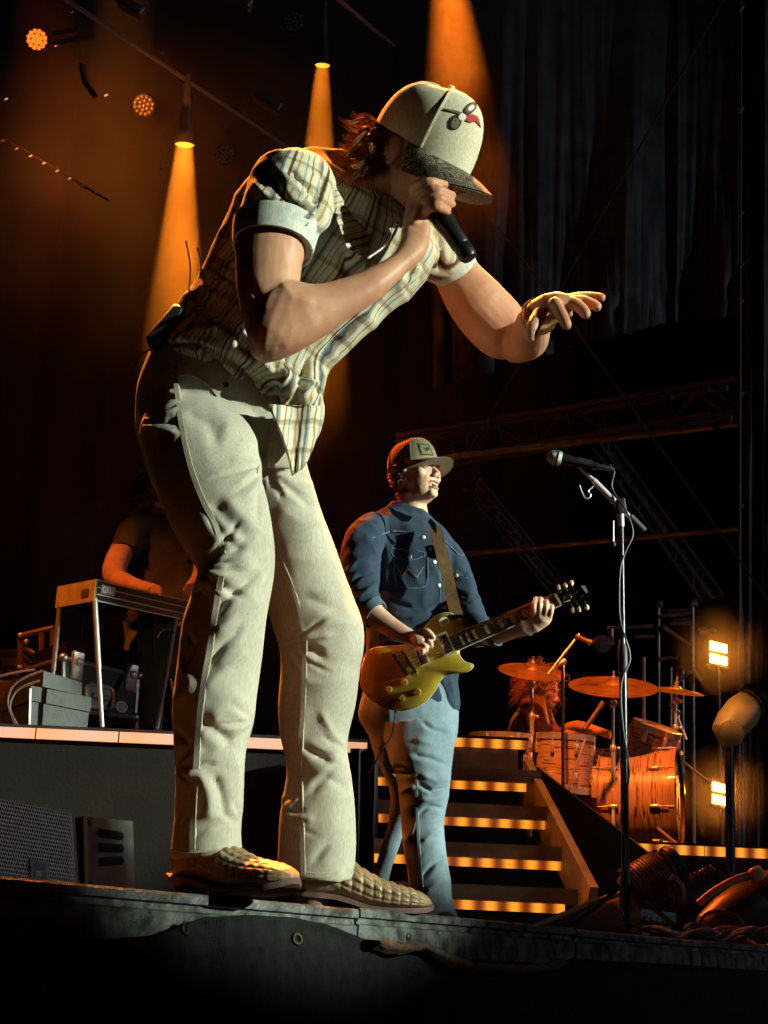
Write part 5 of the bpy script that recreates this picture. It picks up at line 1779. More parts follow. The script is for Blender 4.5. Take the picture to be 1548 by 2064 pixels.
hair_strands('hair', roots, pl, mat('hair_auburn', (.14, .06, .035), .5, 0, .3, 60), .13, .0026, .008, flow=(-.15, -.2, -1), seg=6, seed=2)
# seated legs and stool, mostly behind the instrument
mb = MB()
mb.loft(px_rings(smooth_spec([(258, 1285, 420, 1290, 7.75, .6), (250, 1310, 415, 1325, 7.6, .55), (262, 1345, 340, 1352, 7.45, .8), (282, 1400, 330, 1404, 7.4, .9), (278, 1465, 322, 1470, 7.42, .9)]), 22))
lg = merged(mb, .009, 4)
ripple(lg, .008, 7, (1, 1, 1), 43, 2)
put('trousers', lg, cloth_mat('olive_pants', (.085, .065, .03), (.06, .045, .02), 200, .3), pl, True, 0)
stl = thing('stool', (P(335, 1470, 7.85).x, 7.85, LR_Z), 'round reddish stool under the pedal steel player', 'stool')
sp_ = P(335, 1300, 7.85)
MB().lathe([(.02, -.05), (.18, -.045), (.19, -.02), (.18, 0)], Vector((sp_.x, sp_.y, sp_.z - .02)), (0, 0, 1), 24).build('seat', mat('stool_red', (.30, .05, .03), .4), stl)
for a in (40, 160, 280):
    d_ = Vector((math.cos(R(a)), math.sin(R(a)), 0))
    MB().tube([Vector((sp_.x, sp_.y, sp_.z - .06)), Vector((sp_.x, sp_.y, LR_Z)) + d_ * .2], .011, 8).build('leg', chrome, stl)

# ------------------------------------------------------------------ cases on the riser
alu = mat('case_alu', (.52, .52, .48), .35, .85, .25, 30)
lam = mat('case_laminate', (.011, .012, .016), .6, 0, .3, 20)


def frame_case(name, label, pts, D, depth, mt, corner=True):
    """flight case: pts = four front corners (tl, tr, br, bl) in photo pixels with depths"""
    q = [P(x, y, d) for x, y, d in pts]
    n_ = (q[1] - q[0]).cross(q[3] - q[0]).normalized()
    if n_.y < 0:
        n_ = -n_
    r_ = thing(name, q[3], label, 'case')
    MB().loft([q, [v + n_ * depth for v in q]]).build('panel', mt, r_, False)
    if corner:
        for i in range(4):
            MB().tube([q[i], q[(i + 1) % 4]], .011, 6).build('edge', alu, r_)
            MB().tube([q[i], q[i] + n_ * depth], .011, 6).build('edge', alu, r_)
            MB().ball(q[i], .024, 10, 8).build('corner', alu, r_)
    return r_, q, n_


fc, q, n_ = frame_case('flight_case', 'dark flight case with silver edges and a recessed handle under the pedal steel', [(128, 1326, 7.05), (279, 1362, 7.35), (272, 1446, 7.35), (128, 1430, 7.05)], 7, .4, lam)
at_ = lambda s_, t_: q[0].lerp(q[1], s_).lerp(q[3].lerp(q[2], s_), t_) - n_ * .004
ring_ = [at_(.30 + .36 * x, .42 + .46 * y) for x, y in [(.12, 0), (.88, 0), (1, .14), (1, .86), (.88, 1), (.12, 1), (0, .86), (0, .14)]]
hdl = MB().tube(ring_, .011, 8, closed=True).build('handle_dish', chrome, fc)
MB().prism(ring_, n_ * .003).build('dish_plate', mat('dish_grey', (.10, .11, .11), .4, .6), hdl, False)
MB().tube([at_(.38, .66), at_(.58, .66)], .016, 8).build('handle', mat('handle_grey', (.22, .22, .21), .5), hdl)
for s_ in (.17, .90):
    MB().bbox(at_(s_, .10), (q[1] - q[0]).normalized() * .035, n_ * .012, Vector((0, 0, .07)), .012).build('latch', chrome, fc)
    MB().lathe([(.022, 0), (.018, .012), (.006, .018)], at_(s_, .02) - n_ * .01, -n_, 14).build('latch_knob', chrome, fc)
MB().prism([at_(.79 + .09 * math.cos(t), .80 + .14 * math.sin(t)) for t in np.linspace(0, 6.283, 18, endpoint=False)], -n_ * .002).build('sticker', mat('sticker_grey', (.22, .22, .26), .5), fc, False)
MB().tube([at_(.79 + .07 * math.cos(t), .80 + .11 * math.sin(t)) - n_ * .003 for t in np.linspace(0, 6.283, 18, endpoint=False)], .0025, 5, closed=True).build('sticker_ring', mat('letter_white'), fc)
MB().prism([at_(.80, .80) + Vector((-.02, 0, .02)) - n_ * .004, at_(.80, .80) + Vector((.0, 0, .02)) - n_ * .004, at_(.80, .80) + Vector((.02, 0, -.02)) - n_ * .004, at_(.80, .80) + Vector((0, 0, -.02)) - n_ * .004], -n_ * .001).build('sticker_mark', mat('letter_white'), fc, False)
frame_case('equipment_case', 'black case lid standing open on the flight case with the recessed handle', [(134, 1290, 7.15), (282, 1315, 7.42), (280, 1358, 7.42), (134, 1320, 7.15)], 7, .35, mat('case_black', (.007, .007, .007), .85, 0, .3, 20, spec=.15), False)
greyp = mat('case_grey', (.03, .034, .029), .6, 0, .25, 30, .3, 120)
gc_, q, n_ = frame_case('equipment_case', 'plain grey box case at the front edge of the riser', [(60, 1388, 6.78), (182, 1412, 6.95), (176, 1466, 6.95), (58, 1462, 6.78)], 7, .35, greyp, False)
MB().prism([q[0] - n_ * .012 + Vector((0, 0, .012)), q[1] - n_ * .012 + Vector((0, 0, .012)), q[1] - n_ * .012 - Vector((0, 0, .055)), q[0] - n_ * .012 - Vector((0, 0, .055))], n_ * .36).build('lid', greyp, gc_, False)
MB().tube([q[0] - n_ * .004, q[3] - n_ * .004], .009, 6).build('corner_strip', alu, gc_)
frame_case('equipment_case', 'sloping grey box lying on top of the plain grey case', [(88, 1352, 6.86), (165, 1376, 7.0), (165, 1402, 7.0), (86, 1384, 6.86)], 7, .3, greyp, False)
# rack frame and amber lit shelves at the far left
rk = thing('equipment_rack', P(40, 1345, 7.6), 'brown metal rack frame standing behind the grey cases', 'rack')
rust = mat('rack_brown', (.16, .075, .045), .5, .3, .3, 20)
for a_, b_ in (((40, 1282), (108, 1266)), ((41, 1282), (40, 1346)), ((50, 1306), (85, 1330)), ((108, 1266), (104, 1345)), ((44, 1290), (40, 1282)), ((84, 1276), (84, 1330))):
    MB().tube([P(*a_, 7.6), P(*b_, 7.6)], .016, 6).build('bar', rust, rk)
for (x, y) in ((41, 1281), (53, 1294), (40, 1346)):
    MB().ball(P(x, y, 7.58), .016, 10, 8).build('bolt', chrome, rk)
shl = thing('board_stack', P(0, 1370, 7.9), 'stack of amber lit wooden boards at the left edge of the riser', 'boards')
for y0, y1 in ((1308, 1314), (1326, 1342), (1350, 1362)):
    MB().prism([P(-90, y0 - 4, 7.9), P(38, y0, 7.9), P(38, y1, 7.9), P(-90, y1 - 4, 7.9)], (0, .5, 0)).build('board', mat('plank_pale', (.62, .42, .20), .6, 0, .2, 12), shl, False)
amp = thing('amplifier', P(30, 1468, 7.1), 'brown amplifier with cables beside the plain grey case', 'amplifier')
q = [P(-60, 1372, 7.1), P(58, 1372, 7.1), P(58, 1466, 7.1), P(-60, 1462, 7.1)]
MB().loft([q, [v + Vector((0, .3, 0)) for v in q]]).build('cabinet', mat('amp_brown', (.085, .045, .025), .6, 0, .4, 14), amp, False)
for x in (8, 24, 40):
    MB().tube([P(x, 1392, 7.09), P(x + 1, 1460, 7.09)], .012, 6).build('trim', rust, amp)
for pts in ([(86, 1352), (50, 1366), (24, 1386), (16, 1420), (30, 1460)], [(80, 1372), (45, 1385), (28, 1400), (20, 1430), (38, 1466)], [(70, 1350), (20, 1358), (-30, 1372)]):
    o_ = MB().tube(curve_pts([P(x, y, 6.72) for x, y in pts], 6), .006, 6).build('cable', mat('cable_brown', (.11, .07, .05), .5), amp)

# ------------------------------------------------------------------ front fill speaker and a stage box in front of the riser
spk = thing('loudspeaker', P(80, 1840, 4.5), 'black loudspeaker with perforated metal grille and small logo plate at the bottom left', 'loudspeaker')
q = [P(-80, 1594, 4.35), P(146, 1640, 4.75), P(160, 1850, 4.75), P(-70, 1850, 4.35)]
n_ = (q[1] - q[0]).cross(q[3] - q[0]).normalized()
if n_.y < 0:
    n_ = -n_
sb = mat('speaker_paint', (.06, .068, .07), .55, 0, .3, 30, .4, 200)
MB().loft([[v + n_ * .02 for v in q], [v + n_ * .40 for v in q]]).build('cabinet', sb, spk, False)
MB().tube([q[1] + n_ * .02, q[2] + n_ * .02], .022, 10).build('corner_trim', mat('speaker_edge', (.13, .15, .15), .4, .3), spk)
# perforated grille: sheet of hexagonal holes, solid between them
ex, ey = (q[1] - q[0]), (q[3] - q[0])
nx, ny = 46, 30
gm = MB()
hexg = .40
for j in range(ny):
    for i in range(nx):
        s_ = (i + (.5 if j % 2 else 0) + .5) / (nx + .5)
        t_ = (j + .5) / ny
        c_ = q[0] + ex * s_ + ey * t_
        k = len(gm.v)
        for rr in (1.0, .66):
            for a in range(6):
                an = math.pi / 6 + a * math.pi / 3
                gm.v.append(tuple(c_ + ex * (.577 * rr * math.cos(an) / (nx + .5) * 1.0) + ey * (.666 * rr * math.sin(an) / ny) + n_ * (.0 if rr == 1.0 else .0)))
        for a in range(6):
            b = (a + 1) % 6
            gm.f.append((k + a, k + b, k + 6 + b, k + 6 + a))
gr = gm.build('grille', mat('grille_paint', (.62, .74, .74), .5, .0, .15, 40), spk, False)
gr['kind'] = 'stuff'
MB().prism([v + n_ * .012 for v in q], n_ * .004).build('grille_backing', mat('foam_black', (.006, .006, .006), .95), spk, False)
lp = [q[0] + ex * .56 + ey * .46, q[0] + ex * .72 + ey * .46, q[0] + ex * .72 + ey * .67, q[0] + ex * .56 + ey * .67]
MB().prism([v - n_ * .001 for v in lp], -n_ * .008).build('logo_plate', mat('logo_plate', (.30, .36, .37), .4, .3), spk, False)
lp2 = [q[0] + ex * .59 + ey * .485, q[0] + ex * .69 + ey * .485, q[0] + ex * .69 + ey * .645, q[0] + ex * .59 + ey * .645]
MB().prism([v - n_ * .009 for v in lp2], -n_ * .002).build('logo_field', mat('logo_field', (.16, .22, .24), .4), spk, False)
text_on('JBL', .021, lp2[3] + ex * .006 - ey * .052 - n_ * .0115, ex, -ey, mat('letter_white'), 'lettering', spk, .0008)
for k in range(6):
    pass
sbx = thing('amplifier_unit', P(220, 1850, 5.0), 'grey metal unit with three slanted vent slots beside the grille speaker', 'power unit')
q = [P(168, 1646, 4.85), P(268, 1655, 5.15), P(272, 1850, 5.15), P(172, 1850, 4.85)]
n_ = (q[1] - q[0]).cross(q[3] - q[0]).normalized()
if n_.y < 0:
    n_ = -n_
MB().loft([q, [v + n_ * .3 for v in q]]).build('cabinet', mat('unit_grey', (.085, .09, .085), .5, .2, .4, 14), sbx, False)
ex, ey = q[1] - q[0], q[3] - q[0]
for k, tt in enumerate((.15, .30, .45)):
    a_, b_ = q[0] + ex * .28 + ey * tt - n_ * .001, q[0] + ex * .72 + ey * (tt + (.02, 0, -.025)[k]) - n_ * .001
    MB().tube([a_, b_], [.014, .014], 8).build('vent_slot', foam := mat('foam_black'), sbx)
for s_, t_ in ((.12, .06), (.12, .68)):
    MB().lathe([(.012, 0), (.010, .006)], q[0] + ex * s_ + ey * t_, -n_, 12).build('bolt', dkmetal, sbx)
MB().tube([q[0] - n_ * .002, q[3] - n_ * .002], .01, 8).build('edge_trim', mat('unit_edge', (.20, .20, .12), .4, .5), sbx)
# ------------------------------------------------------------------ drum kit
DD = 8.2


def oyster():
    """pearl wrap with dark streaks running round the shell"""
    m = mat('oyster_wrap', (.42, .28, .20), .35, 0, coat=.4)
    nt = m.node_tree
    b = nt.nodes['Principled BSDF']
    cb = nt.nodes.new('ShaderNodeCombineXYZ')
    for k, (nm, sc) in enumerate((('axial', 95.0), ('around', 1.6))):
        a = nt.nodes.new('ShaderNodeAttribute')
        a.attribute_name = nm
        mu = nt.nodes.new('ShaderNodeMath')
        mu.operation = 'MULTIPLY'
        mu.inputs[1].default_value = sc
        nt.links.new(a.outputs['Fac'], mu.inputs[0])
        nt.links.new(mu.outputs[0], cb.inputs[k])
    n = nt.nodes.new('ShaderNodeTexNoise')
    n.inputs['Scale'].default_value = 1.0
    n.inputs['Detail'].default_value = 4
    n.inputs['Distortion'].default_value = .6
    nt.links.new(cb.outputs[0], n.inputs['Vector'])
    r = nt.nodes.new('ShaderNodeValToRGB')
    r.color_ramp.elements[0].position, r.color_ramp.elements[0].color = .36, (.04, .02, .012, 1)
    r.color_ramp.elements[1].position, r.color_ramp.elements[1].color = .50, (.46, .31, .20, 1)
    nt.links.new(n.outputs['Fac'], r.inputs[0])
    nt.links.new(r.outputs[0], b.inputs['Base Color'])
    return m


oy = oyster()
skinw = mat('drum_head', (.62, .56, .46), .5)
brass_c = mat('cymbal_bronze', (.55, .32, .10), .38, .8, .25, 18, .4, 60)


def drum(name, label, c, ax, r, dep, front=None, lugs=8):
    c, ax = Vector(c), Vector(ax).normalized()
    root = thing(name, c, label, 'drum', 'drum kit')
    sh_ = MB().lathe([(r, dep * (k / 12 - .5)) for k in range(13)], c, ax, 48, False).build('shell', oy, root)
    cc_ = coords(sh_.data) - np.array(c)
    fa, fu, fv = frame(ax)
    attr(sh_.data, 'axial', cc_ @ np.array(fa) + c.x)
    attr(sh_.data, 'around', np.abs(np.arctan2(cc_ @ np.array(fv), cc_ @ np.array(fu))))
    for s_ in (-1, 1):
        MB().lathe([(r * 1.0, s_ * dep / 2 - .018), (r * 1.045, s_ * dep / 2 - .016), (r * 1.045, s_ * dep / 2 + .016), (r * 1.0, s_ * dep / 2 + .018)], c, ax, 36, False).build('hoop', chrome if front is None else oy, root)
        MB().lathe([(.001, s_ * dep / 2 + .002), (r, s_ * dep / 2)], c, ax, 36, False).build('head', (front if front and s_ > 0 else skinw), root)
    a, u, v = frame(ax)
    for k in range(lugs):
        t = 2 * math.pi * (k + .3) / lugs
        d_ = u * math.cos(t) + v * math.sin(t)
        for s_ in (-1, 1):
            MB().bbox(c + d_ * (r + .008) + a * (s_ * dep * .27), a * .028, d_ * .010, a.cross(d_) * .010, .004).build('lug', chrome, root)
            MB().tube([c + d_ * (r + .013) + a * (s_ * dep * .27), c + d_ * (r * 1.04 + .004) + a * (s_ * (dep / 2 + .01))], .004, 6).build('rod', chrome, root)
    return root


bd_c = P(1288, 1612, 8.1)
bd_ax = Vector((.955, -.29, .02))
bdr = drum('bass_drum', 'large bass drum with striped orange lit shell and dark front head', bd_c, bd_ax, .26, .40, mat('bass_head_dark', (.022, .018, .015), .5))
a, u, v = frame(bd_ax)
fc_ = bd_c + a * .205
rt = Vector((0, 0, 1)).cross(a).normalized()
if rt.x < 0:
    rt = -rt
rt = a.cross(Vector((0, 0, 1))).normalized() * -1
mk = mat('head_mark', (.09, .065, .04), .6)
side = Vector((0, 0, 1)).cross(a).normalized()
for o_, w_, h_ in (((-.05, .085), .085, .012), ((-.085, .0), .014, .085), ((-.035, .0), .014, .085), ((.07, .085), .035, .012), ((.07, .0), .014, .085), ((.10, -.04), .012, .06)):
    MB().obox(fc_ + side * o_[0] + Vector((0, 0, o_[1])) + a * .001, side * w_, a * .002, Vector((0, 0, h_))).build('painted_mark', mk, bdr, False)
for s_ in (-1, 1):
    MB().tube([bd_c + a * .12 + side * (.20 * s_) - Vector((0, 0, .17)), bd_c + a * .24 + side * (.30 * s_) - Vector((0, 0, .27))], .008, 8).build('spur', chrome, bdr)
drum('rack_tom', 'tilted rack tom mounted above the bass drum', P(1312, 1504, 8.15), (.25, -.30, .92), .135, .20)
drum('floor_tom', 'wide tom with orange lit wrap standing nearest the drummer', P(1138, 1540, 8.0), (.03, -.10, 1), .155, .28)
drum('snare_drum', 'shallow drum at the end of the kit behind the stair landing', P(1010, 1512, 7.95), (0, -.08, 1), .165, .14)
drum('small_tom', 'small dark tom behind the rack tom', P(1200, 1556, 8.5), (.1, -.2, 1), .12, .20)


def cymbal(px, py, D, rad, ax, label, foot_py, base_x=None):
    c = P(px, py, D)
    root = thing('cymbal_stand', Vector((c.x, c.y, DR_Z)), label, 'cymbal', 'drum kit')
    pr = [(.006, .030), (rad * .10, .028), (rad * .20, .016), (rad * .22, .012), (rad * .6, .005), (rad, -.006), (rad, -.0075), (rad * .6, .003), (.006, .02)]
    cy = MB().lathe(pr, c, ax, 44, False).build('cymbal', brass_c, root)
    a_, u_, v_ = frame(ax)
    for k in range(3, 9):
        r_ = rad * (.22 + .085 * k)
        MB().tube([c + a_ * (np.interp(r_ / rad, [.22, .6, 1], [.012, .005, -.006]) + .0005) + (u_ * math.cos(t) + v_ * math.sin(t)) * r_ for t in np.linspace(0, 6.2832, 36, endpoint=False)], .0009, 4, closed=True).build('lathe_ring', brass_c, cy)
    MB().lathe([(.012, .03), (.012, .05), (.005, .055), (.005, .08)], c, ax, 12).build('wing_nut', chrome, root)
    f_ = P(base_x or px, foot_py, D)
    m_ = c.lerp(f_, .45)
    MB().tube([c - Vector((0, 0, .01)), c.lerp(f_, .14)], .006, 8).build('tilter', chrome, root)
    MB().tube([c.lerp(f_, .10), m_], .009, 10).build('tube', chrome, root)
    MB().tube([m_, f_], .0125, 10).build('tube', chrome, root)
    for t in (.13, .45, .75):
        MB().lathe([(.013, -.02), (.018, -.012), (.018, .012), (.013, .02)], c.lerp(f_, t), f_ - c, 12).build('clamp', chrome, root)
        MB().ball(c.lerp(f_, t) + Vector((.028, -.01, 0)), .011, 8, 6).build('wing_bolt', chrome, root)
    for a in (20, 140, 260):
        d_ = Vector((math.cos(R(a)), math.sin(R(a)), 0))
        MB().tube([f_ + Vector((0, 0, .10)), f_ + d_ * .22 - Vector((0, 0, .03))], .008, 6).build('leg', chrome, root)
    return root


cymbal(1072, 1352, 8.0, .185, (.05, -.42, .9), 'bronze crash cymbal over the drummer nearest the guitarist', 1560)
cymbal(1236, 1382, 7.9, .240, (-.02, -.40, .9), 'largest bronze cymbal behind the microphone stand', 1668)
cymbal(1362, 1392, 8.3, .160, (.10, -.12, .98), 'flat bronze cymbal at the far side of the kit', 1560)


def boom_mic(name, label, pts, mic, foot, D):
    root = thing(name, Vector((P(*foot, D).x, D, FLOOR)), label, 'microphone stand', 'drum microphone stands')
    MB().tube([P(*foot, D), P(*pts[0], D)], .009, 8).build('pole', stm, root)
    MB().tube([P(x, y, D - .02) for x, y in pts], .0065, 8).build('boom', chrome, root)
    a_, b_ = P(*mic[0], D - .03), P(*mic[1], D - .03)
    MB().tube([a_, a_.lerp(b_, .7), b_], [.013, .013, .018], 10).build('microphone', mat('mic_amber', (.20, .13, .07), .4, .5), root)
    MB().lathe([(.014, -.02), (.018, 0), (.014, .02)], P(*pts[0], D - .01), P(*pts[1], D) - P(*pts[0], D), 10).build('clutch', chrome, root)
    return root


boom_mic('overhead_microphone', 'thin stand with a boom reaching up over the first crash cymbal', [(1134, 1335), (1105, 1358), (1168, 1278)], ((1160, 1282), (1192, 1296)), (1135, 1600), 7.7)
boom_mic('tom_microphone', 'short slanted boom microphone aimed at the toms', [(1144, 1590), (1180, 1490)], ((1178, 1470), (1216, 1416)), (1140, 1620), 7.6)
boom_mic('ride_microphone', 'thin dark stand behind the flat cymbal', [(1364, 1440), (1384, 1490)], ((1370, 1440), (1352, 1420)), (1378, 1600), 8.4)

# drummer
dm = thing('person', (P(1075, 1560, 8.5).x, 8.5, DR_Z), 'person with curly hair and tank top seated playing the drums', 'person')
mb = MB()
mb.loft(px_rings(smooth_spec([(1020, 1540, 1120, 1540, 8.5, .6), (1022, 1490, 1112, 1492, 8.5, .62), (1030, 1450, 1108, 1452, 8.5, .62), (1044, 1420, 1104, 1420, 8.5, .6), (1056, 1408, 1096, 1410, 8.5, .6)]), 26))
tk = merged(mb, .008, 4)
ripple(tk, .006, 8, (1, 1, 1), 51, 2)
put('tank_top', tk, cloth_mat('tank_olive', (.20, .15, .07), (.15, .11, .05), 200, .3), dm, True, 0)
mb = MB()
dhc = P(1092, 1392, 8.42)
dL, dax = head_shape(mb, dhc, (.85, -.45, -.25), (.15, 0, 1), 1.0, 0, P(1076, 1420, 8.5))
mb.loft(px_rings([(1035, 1520, 1105, 1520, 8.5, .5), (1040, 1450, 1100, 1450, 8.5, .5), (1060, 1412, 1092, 1412, 8.5, .6)], 18))
mb.loft(px_rings(smooth_spec([(1048, 1420, 1100, 1412, 8.36, .9), (1050, 1445, 1104, 1440, 8.3, .95), (1066, 1475, 1108, 1458, 8.26, .95), (1082, 1494, 1110, 1462, 8.24, .9), (1120, 1496, 1126, 1466, 8.2, .85), (1150, 1494, 1154, 1473, 8.12, .85), (1172, 1490, 1176, 1472, 8.06, .8)]), 20))
mb.loft(px_rings(smooth_spec([(1090, 1430, 1110, 1425, 8.65, .9), (1110, 1480, 1128, 1468, 8.6, .9), (1160, 1470, 1165, 1452, 8.5, .9), (1230, 1490, 1232, 1474, 8.4, .9)]), 16))
mb.loft(px_rings([(1170, 1492, 1174, 1470, 8.06, .9), (1186, 1490, 1190, 1472, 8.04, .9)], 14))
for k in range(4):
    finger(mb, [P(1180, 1474 + k * 4.5, 8.03), P(1190, 1473 + k * 4.5, 8.0), P(1192, 1480 + k * 4, 8.01)], .011, .009)
db = merged(mb, .006, 3)
put('body', db, skin_mat('skin_tan'), dm, True, 0)
S_DB = Surf(db)
rnd = random.Random(15)
roots = [S_DB.near(dL(rnd.uniform(-.1, .1), rnd.uniform(-.13, .04), rnd.uniform(-.08, .13))) for i in range(900)]
hair_strands('hair', roots, dm, mat('hair_copper', (.24, .09, .03), .5, 0, .3, 60), .10, .0028, .018, flow=(-.1, -.1, -.8), seg=7, seed=6)
stk = thing('drumstick', P(1190, 1482, 8.0), 'pale wooden drumstick in the hand of the drummer', 'drumstick')
MB().tube([P(1176, 1490, 8.02), P(1215, 1478, 7.98), P(1228, 1474, 7.97)], [.007, .006, .003], 8).build('shaft', mat('stick_wood', (.45, .28, .12), .5), stk)
thr = thing('drum_throne', (P(1066, 1600, 8.5).x, 8.5, DR_Z), 'low black drum throne the drummer sits on', 'stool')
s0_ = P(1068, 1548, 8.5)
MB().lathe([(.02, -.08), (.17, -.07), (.18, -.02), (.16, 0)], s0_, (0, 0, 1), 24).build('seat', blackp, thr)
MB().tube([s0_ - Vector((0, 0, .07)), Vector((s0_.x, s0_.y, DR_Z))], .015, 8).build('post', chrome, thr)
# cup and towel beside the stairs
cup = thing('plastic_cup', P(1186, 1660, 7.45), 'red plastic cup on the platform beside the stairs', 'cup')
MB().lathe([(.030, 0), (.044, .11), (.046, .112), (.043, .11), (.029, .004)], Vector((P(1186, 1655, 7.45).x, 7.45, P(1186, 1655, 7.45).z)), (0, 0, 1), 20).build('wall', mat('cup_red', (.45, .012, .012), .35), cup)
tw = MB()
tw.ball(P(1146, 1646, 7.4), (.075, .05, .045), 16, 10)
tw.ball(P(1132, 1650, 7.38), (.05, .04, .035), 16, 10)
tm = merged(tw, .006, 3)
ripple(tm, .012, 16, (1, 1, 1), 61, 2)
to = put('towel', tm, mat('towel_pale', (.55, .38, .24), .95, 0, .3, 30), None, True, 0)
tag(to, 'crumpled pale towel lying next to the red cup', 'towel')
# ------------------------------------------------------------------ backdrop, drapes, trusses, lamps
# black backdrop across the rear of the stage
rows = []
for z in np.linspace(1.4, 14.5, 10):
    rows.append([Vector((x, 17.5 + .22 * math.sin(x * 5.1) + .08 * math.sin(x * 13.7), z)) for x in np.arange(-16, 17, .12)])
bk = MB().grid(rows).build('backdrop', mat('backdrop_black', (.010, .009, .009), .95, 0, .3, 3), None, True, 0)
tag(bk, 'black backdrop curtain hanging across the rear of the stage', 'curtain')

# wind sheet gathered along the side wall
tarp = mat('tarp_black', (.085, .086, .095), .50, 0, .5, 4, .5, 20, spec=.4)
rows = []
NV = 46
for k in range(NV):
    t = k / (NV - 1)
    row = []
    for i in range(150):
        s_ = i / 149
        px = 868 + 692 * s_
        yb = np.interp(px, [760, 900, 1040, 1150, 1300, 1400, 1560], [830, 775, 735, 700, 662, 640, 640]) + 7 * noise.noise(Vector((px * .05, 0, 3)))
        py = -380 + (yb + 380) * t
        g = (.25 + .75 * t ** 2)
        ph = px * .055 + 1.6 * noise.noise(Vector((px * .01, 0, 0)))
        dd = .55 * g * noise.noise(Vector((px * .013 + .9 * t, t * .6, 1))) + .22 * g * noise.noise(Vector((px * .040 + .8 * t, t * 1.1, 5))) + .05 * g * noise.noise(Vector((px * .11, t * 3.5, 9)))
        if t > .9:
            dd += .10 * noise.noise(Vector((px * .06, t * 40, 2)))
        row.append(P(px, py, 13.2 + dd))
    rows.append(row)
tp = MB().grid(rows).build('wind_sheet', tarp, None, True, 0)
tag(tp, 'black wind sheet hanging in gathered folds above the side truss', 'tarpaulin')
rows = []
for k in range(40):
    t = k / 39
    row = []
    for i in range(46):
        s_ = i / 45
        px = 1492 + 150 * s_
        py = -380 + 2160 * t
        dd = .18 * noise.noise(Vector((px * .05 + .5 * t, t * 1.5, 21))) + .10 * noise.noise(Vector((px * .13 + t, t * 2, 25)))
        row.append(P(px, py, 11.2 + dd))
    rows.append(row)
tp2 = MB().grid(rows).build('wind_sheet', tarp, None, True, 0)
tag(tp2, 'tall black wind sheet hanging along the right edge behind the lamps', 'tarpaulin')
tie = mat('tie_white', (.35, .35, .35), .5)
pl_ = thing('side_pole', P(1491, 1800, 11.0), 'tall thin pole laced with ties along the edge of the tall wind sheet', 'pole')
MB().tube([P(1494, -120, 11.0), P(1489, 1780, 11.0)], .012, 8).build('tube', mat('pole_grey', (.10, .095, .10), .5, .4), pl_)
for y in (12, 215, 425, 530, 602, 790, 1015):
    MB().tube([P(1491, y + 12, 10.97), P(1500, y, 10.95), P(1497, y + 6, 10.96)], .008, 5).build('tie', tie, pl_)

steel = mat('truss_dim', (.42, .39, .40), .45, .5, .3, 10)
dim = mat('truss_dark', (.20, .185, .19), .5, .4, .3, 10)


def truss(name, label, a, b, h, n, D0, D1, mt, rad=.024, bh=None):
    """flat ladder truss: a, b = ends of the upper chord in photo pixels; h = height in pixels"""
    root = thing(name, P(*a, D0), label, 'truss')
    up = lambda t: P(a[0] + (b[0] - a[0]) * t, a[1] + (b[1] - a[1]) * t, D0 + (D1 - D0) * t)
    h2 = bh or h
    dx, dy = h if isinstance(h, tuple) else (0, h)
    lo_ = lambda t: P(a[0] + (b[0] - a[0]) * t + dx, a[1] + (b[1] - a[1]) * t + dy, D0 + (D1 - D0) * t)
    MB().tube([up(0), up(1)], rad, 8).build('chord', mt, root)
    MB().tube([lo_(0), lo_(1)], rad, 8).build('chord', mt, root)
    bk_ = Vector((0, .35, .05))
    MB().tube([up(0) + bk_, up(1) + bk_], rad, 8).build('chord', mt, root)
    MB().tube([lo_(0) + bk_, lo_(1) + bk_], rad, 8).build('chord', mt, root)
    for i in range(n):
        t0, t1 = i / n, (i + 1) / n
        p_, q_ = (up(t0), lo_(t1)) if i % 2 else (lo_(t0), up(t1))
        MB().tube([p_, q_], rad * .55, 6).build('brace', mt, root)
        MB().tube([p_ + bk_, q_ + bk_], rad * .55, 6).build('brace', mt, root)
        MB().tube([up(t1), lo_(t1)], rad * .5, 6).build('brace', mt, root)
    return root


truss('side_truss', 'dark box truss running below the gathered wind sheet', (800, 878), (1486, 762), (10, 62), 10, 13.6, 11.6, mat('truss_black', (.20, .19, .20), .5, .3), .030)
truss('sloping_truss', 'thin sloping truss leaning behind the microphone boom', (1205, 890), (1432, 1205), (24, -6), 12, 14.0, 13.0, dim, .018)
truss('sloping_truss', 'thin sloping truss leaning behind the head of the guitarist', (940, 975), (1130, 1205), (26, -10), 9, 15.0, 14.4, dim, .016)
for (a_, b_, D0, D1, rd, lb) in (((880, 924), (1488, 855), 12.7, 11.4, .028, 'pale horizontal pipe behind the vocal microphone just under the box truss'), ((900, 1120), (1488, 1066), 13.2, 11.4, .022, 'dim lower horizontal pipe crossing behind the microphone stand')):
    r_ = thing('horizontal_pipe', P(*a_, D0), lb, 'pipe')
    MB().tube([P(*a_, D0), P(*b_, D1)], rd, 10).build('tube', steel, r_)
    for t in (.45, .60, .70, .80, .93):
        x, y, d_ = a_[0] + (b_[0] - a_[0]) * t, a_[1] + (b_[1] - a_[1]) * t, D0 + (D1 - D0) * t
        MB().lathe([(rd * 1.35, -.03), (rd * 1.35, .03)], P(x, y, d_), P(*b_, D1) - P(*a_, D0), 10).build('coupler', blackp, r_)
wire = mat('guy_wire', (.16, .155, .16), .5, .5)
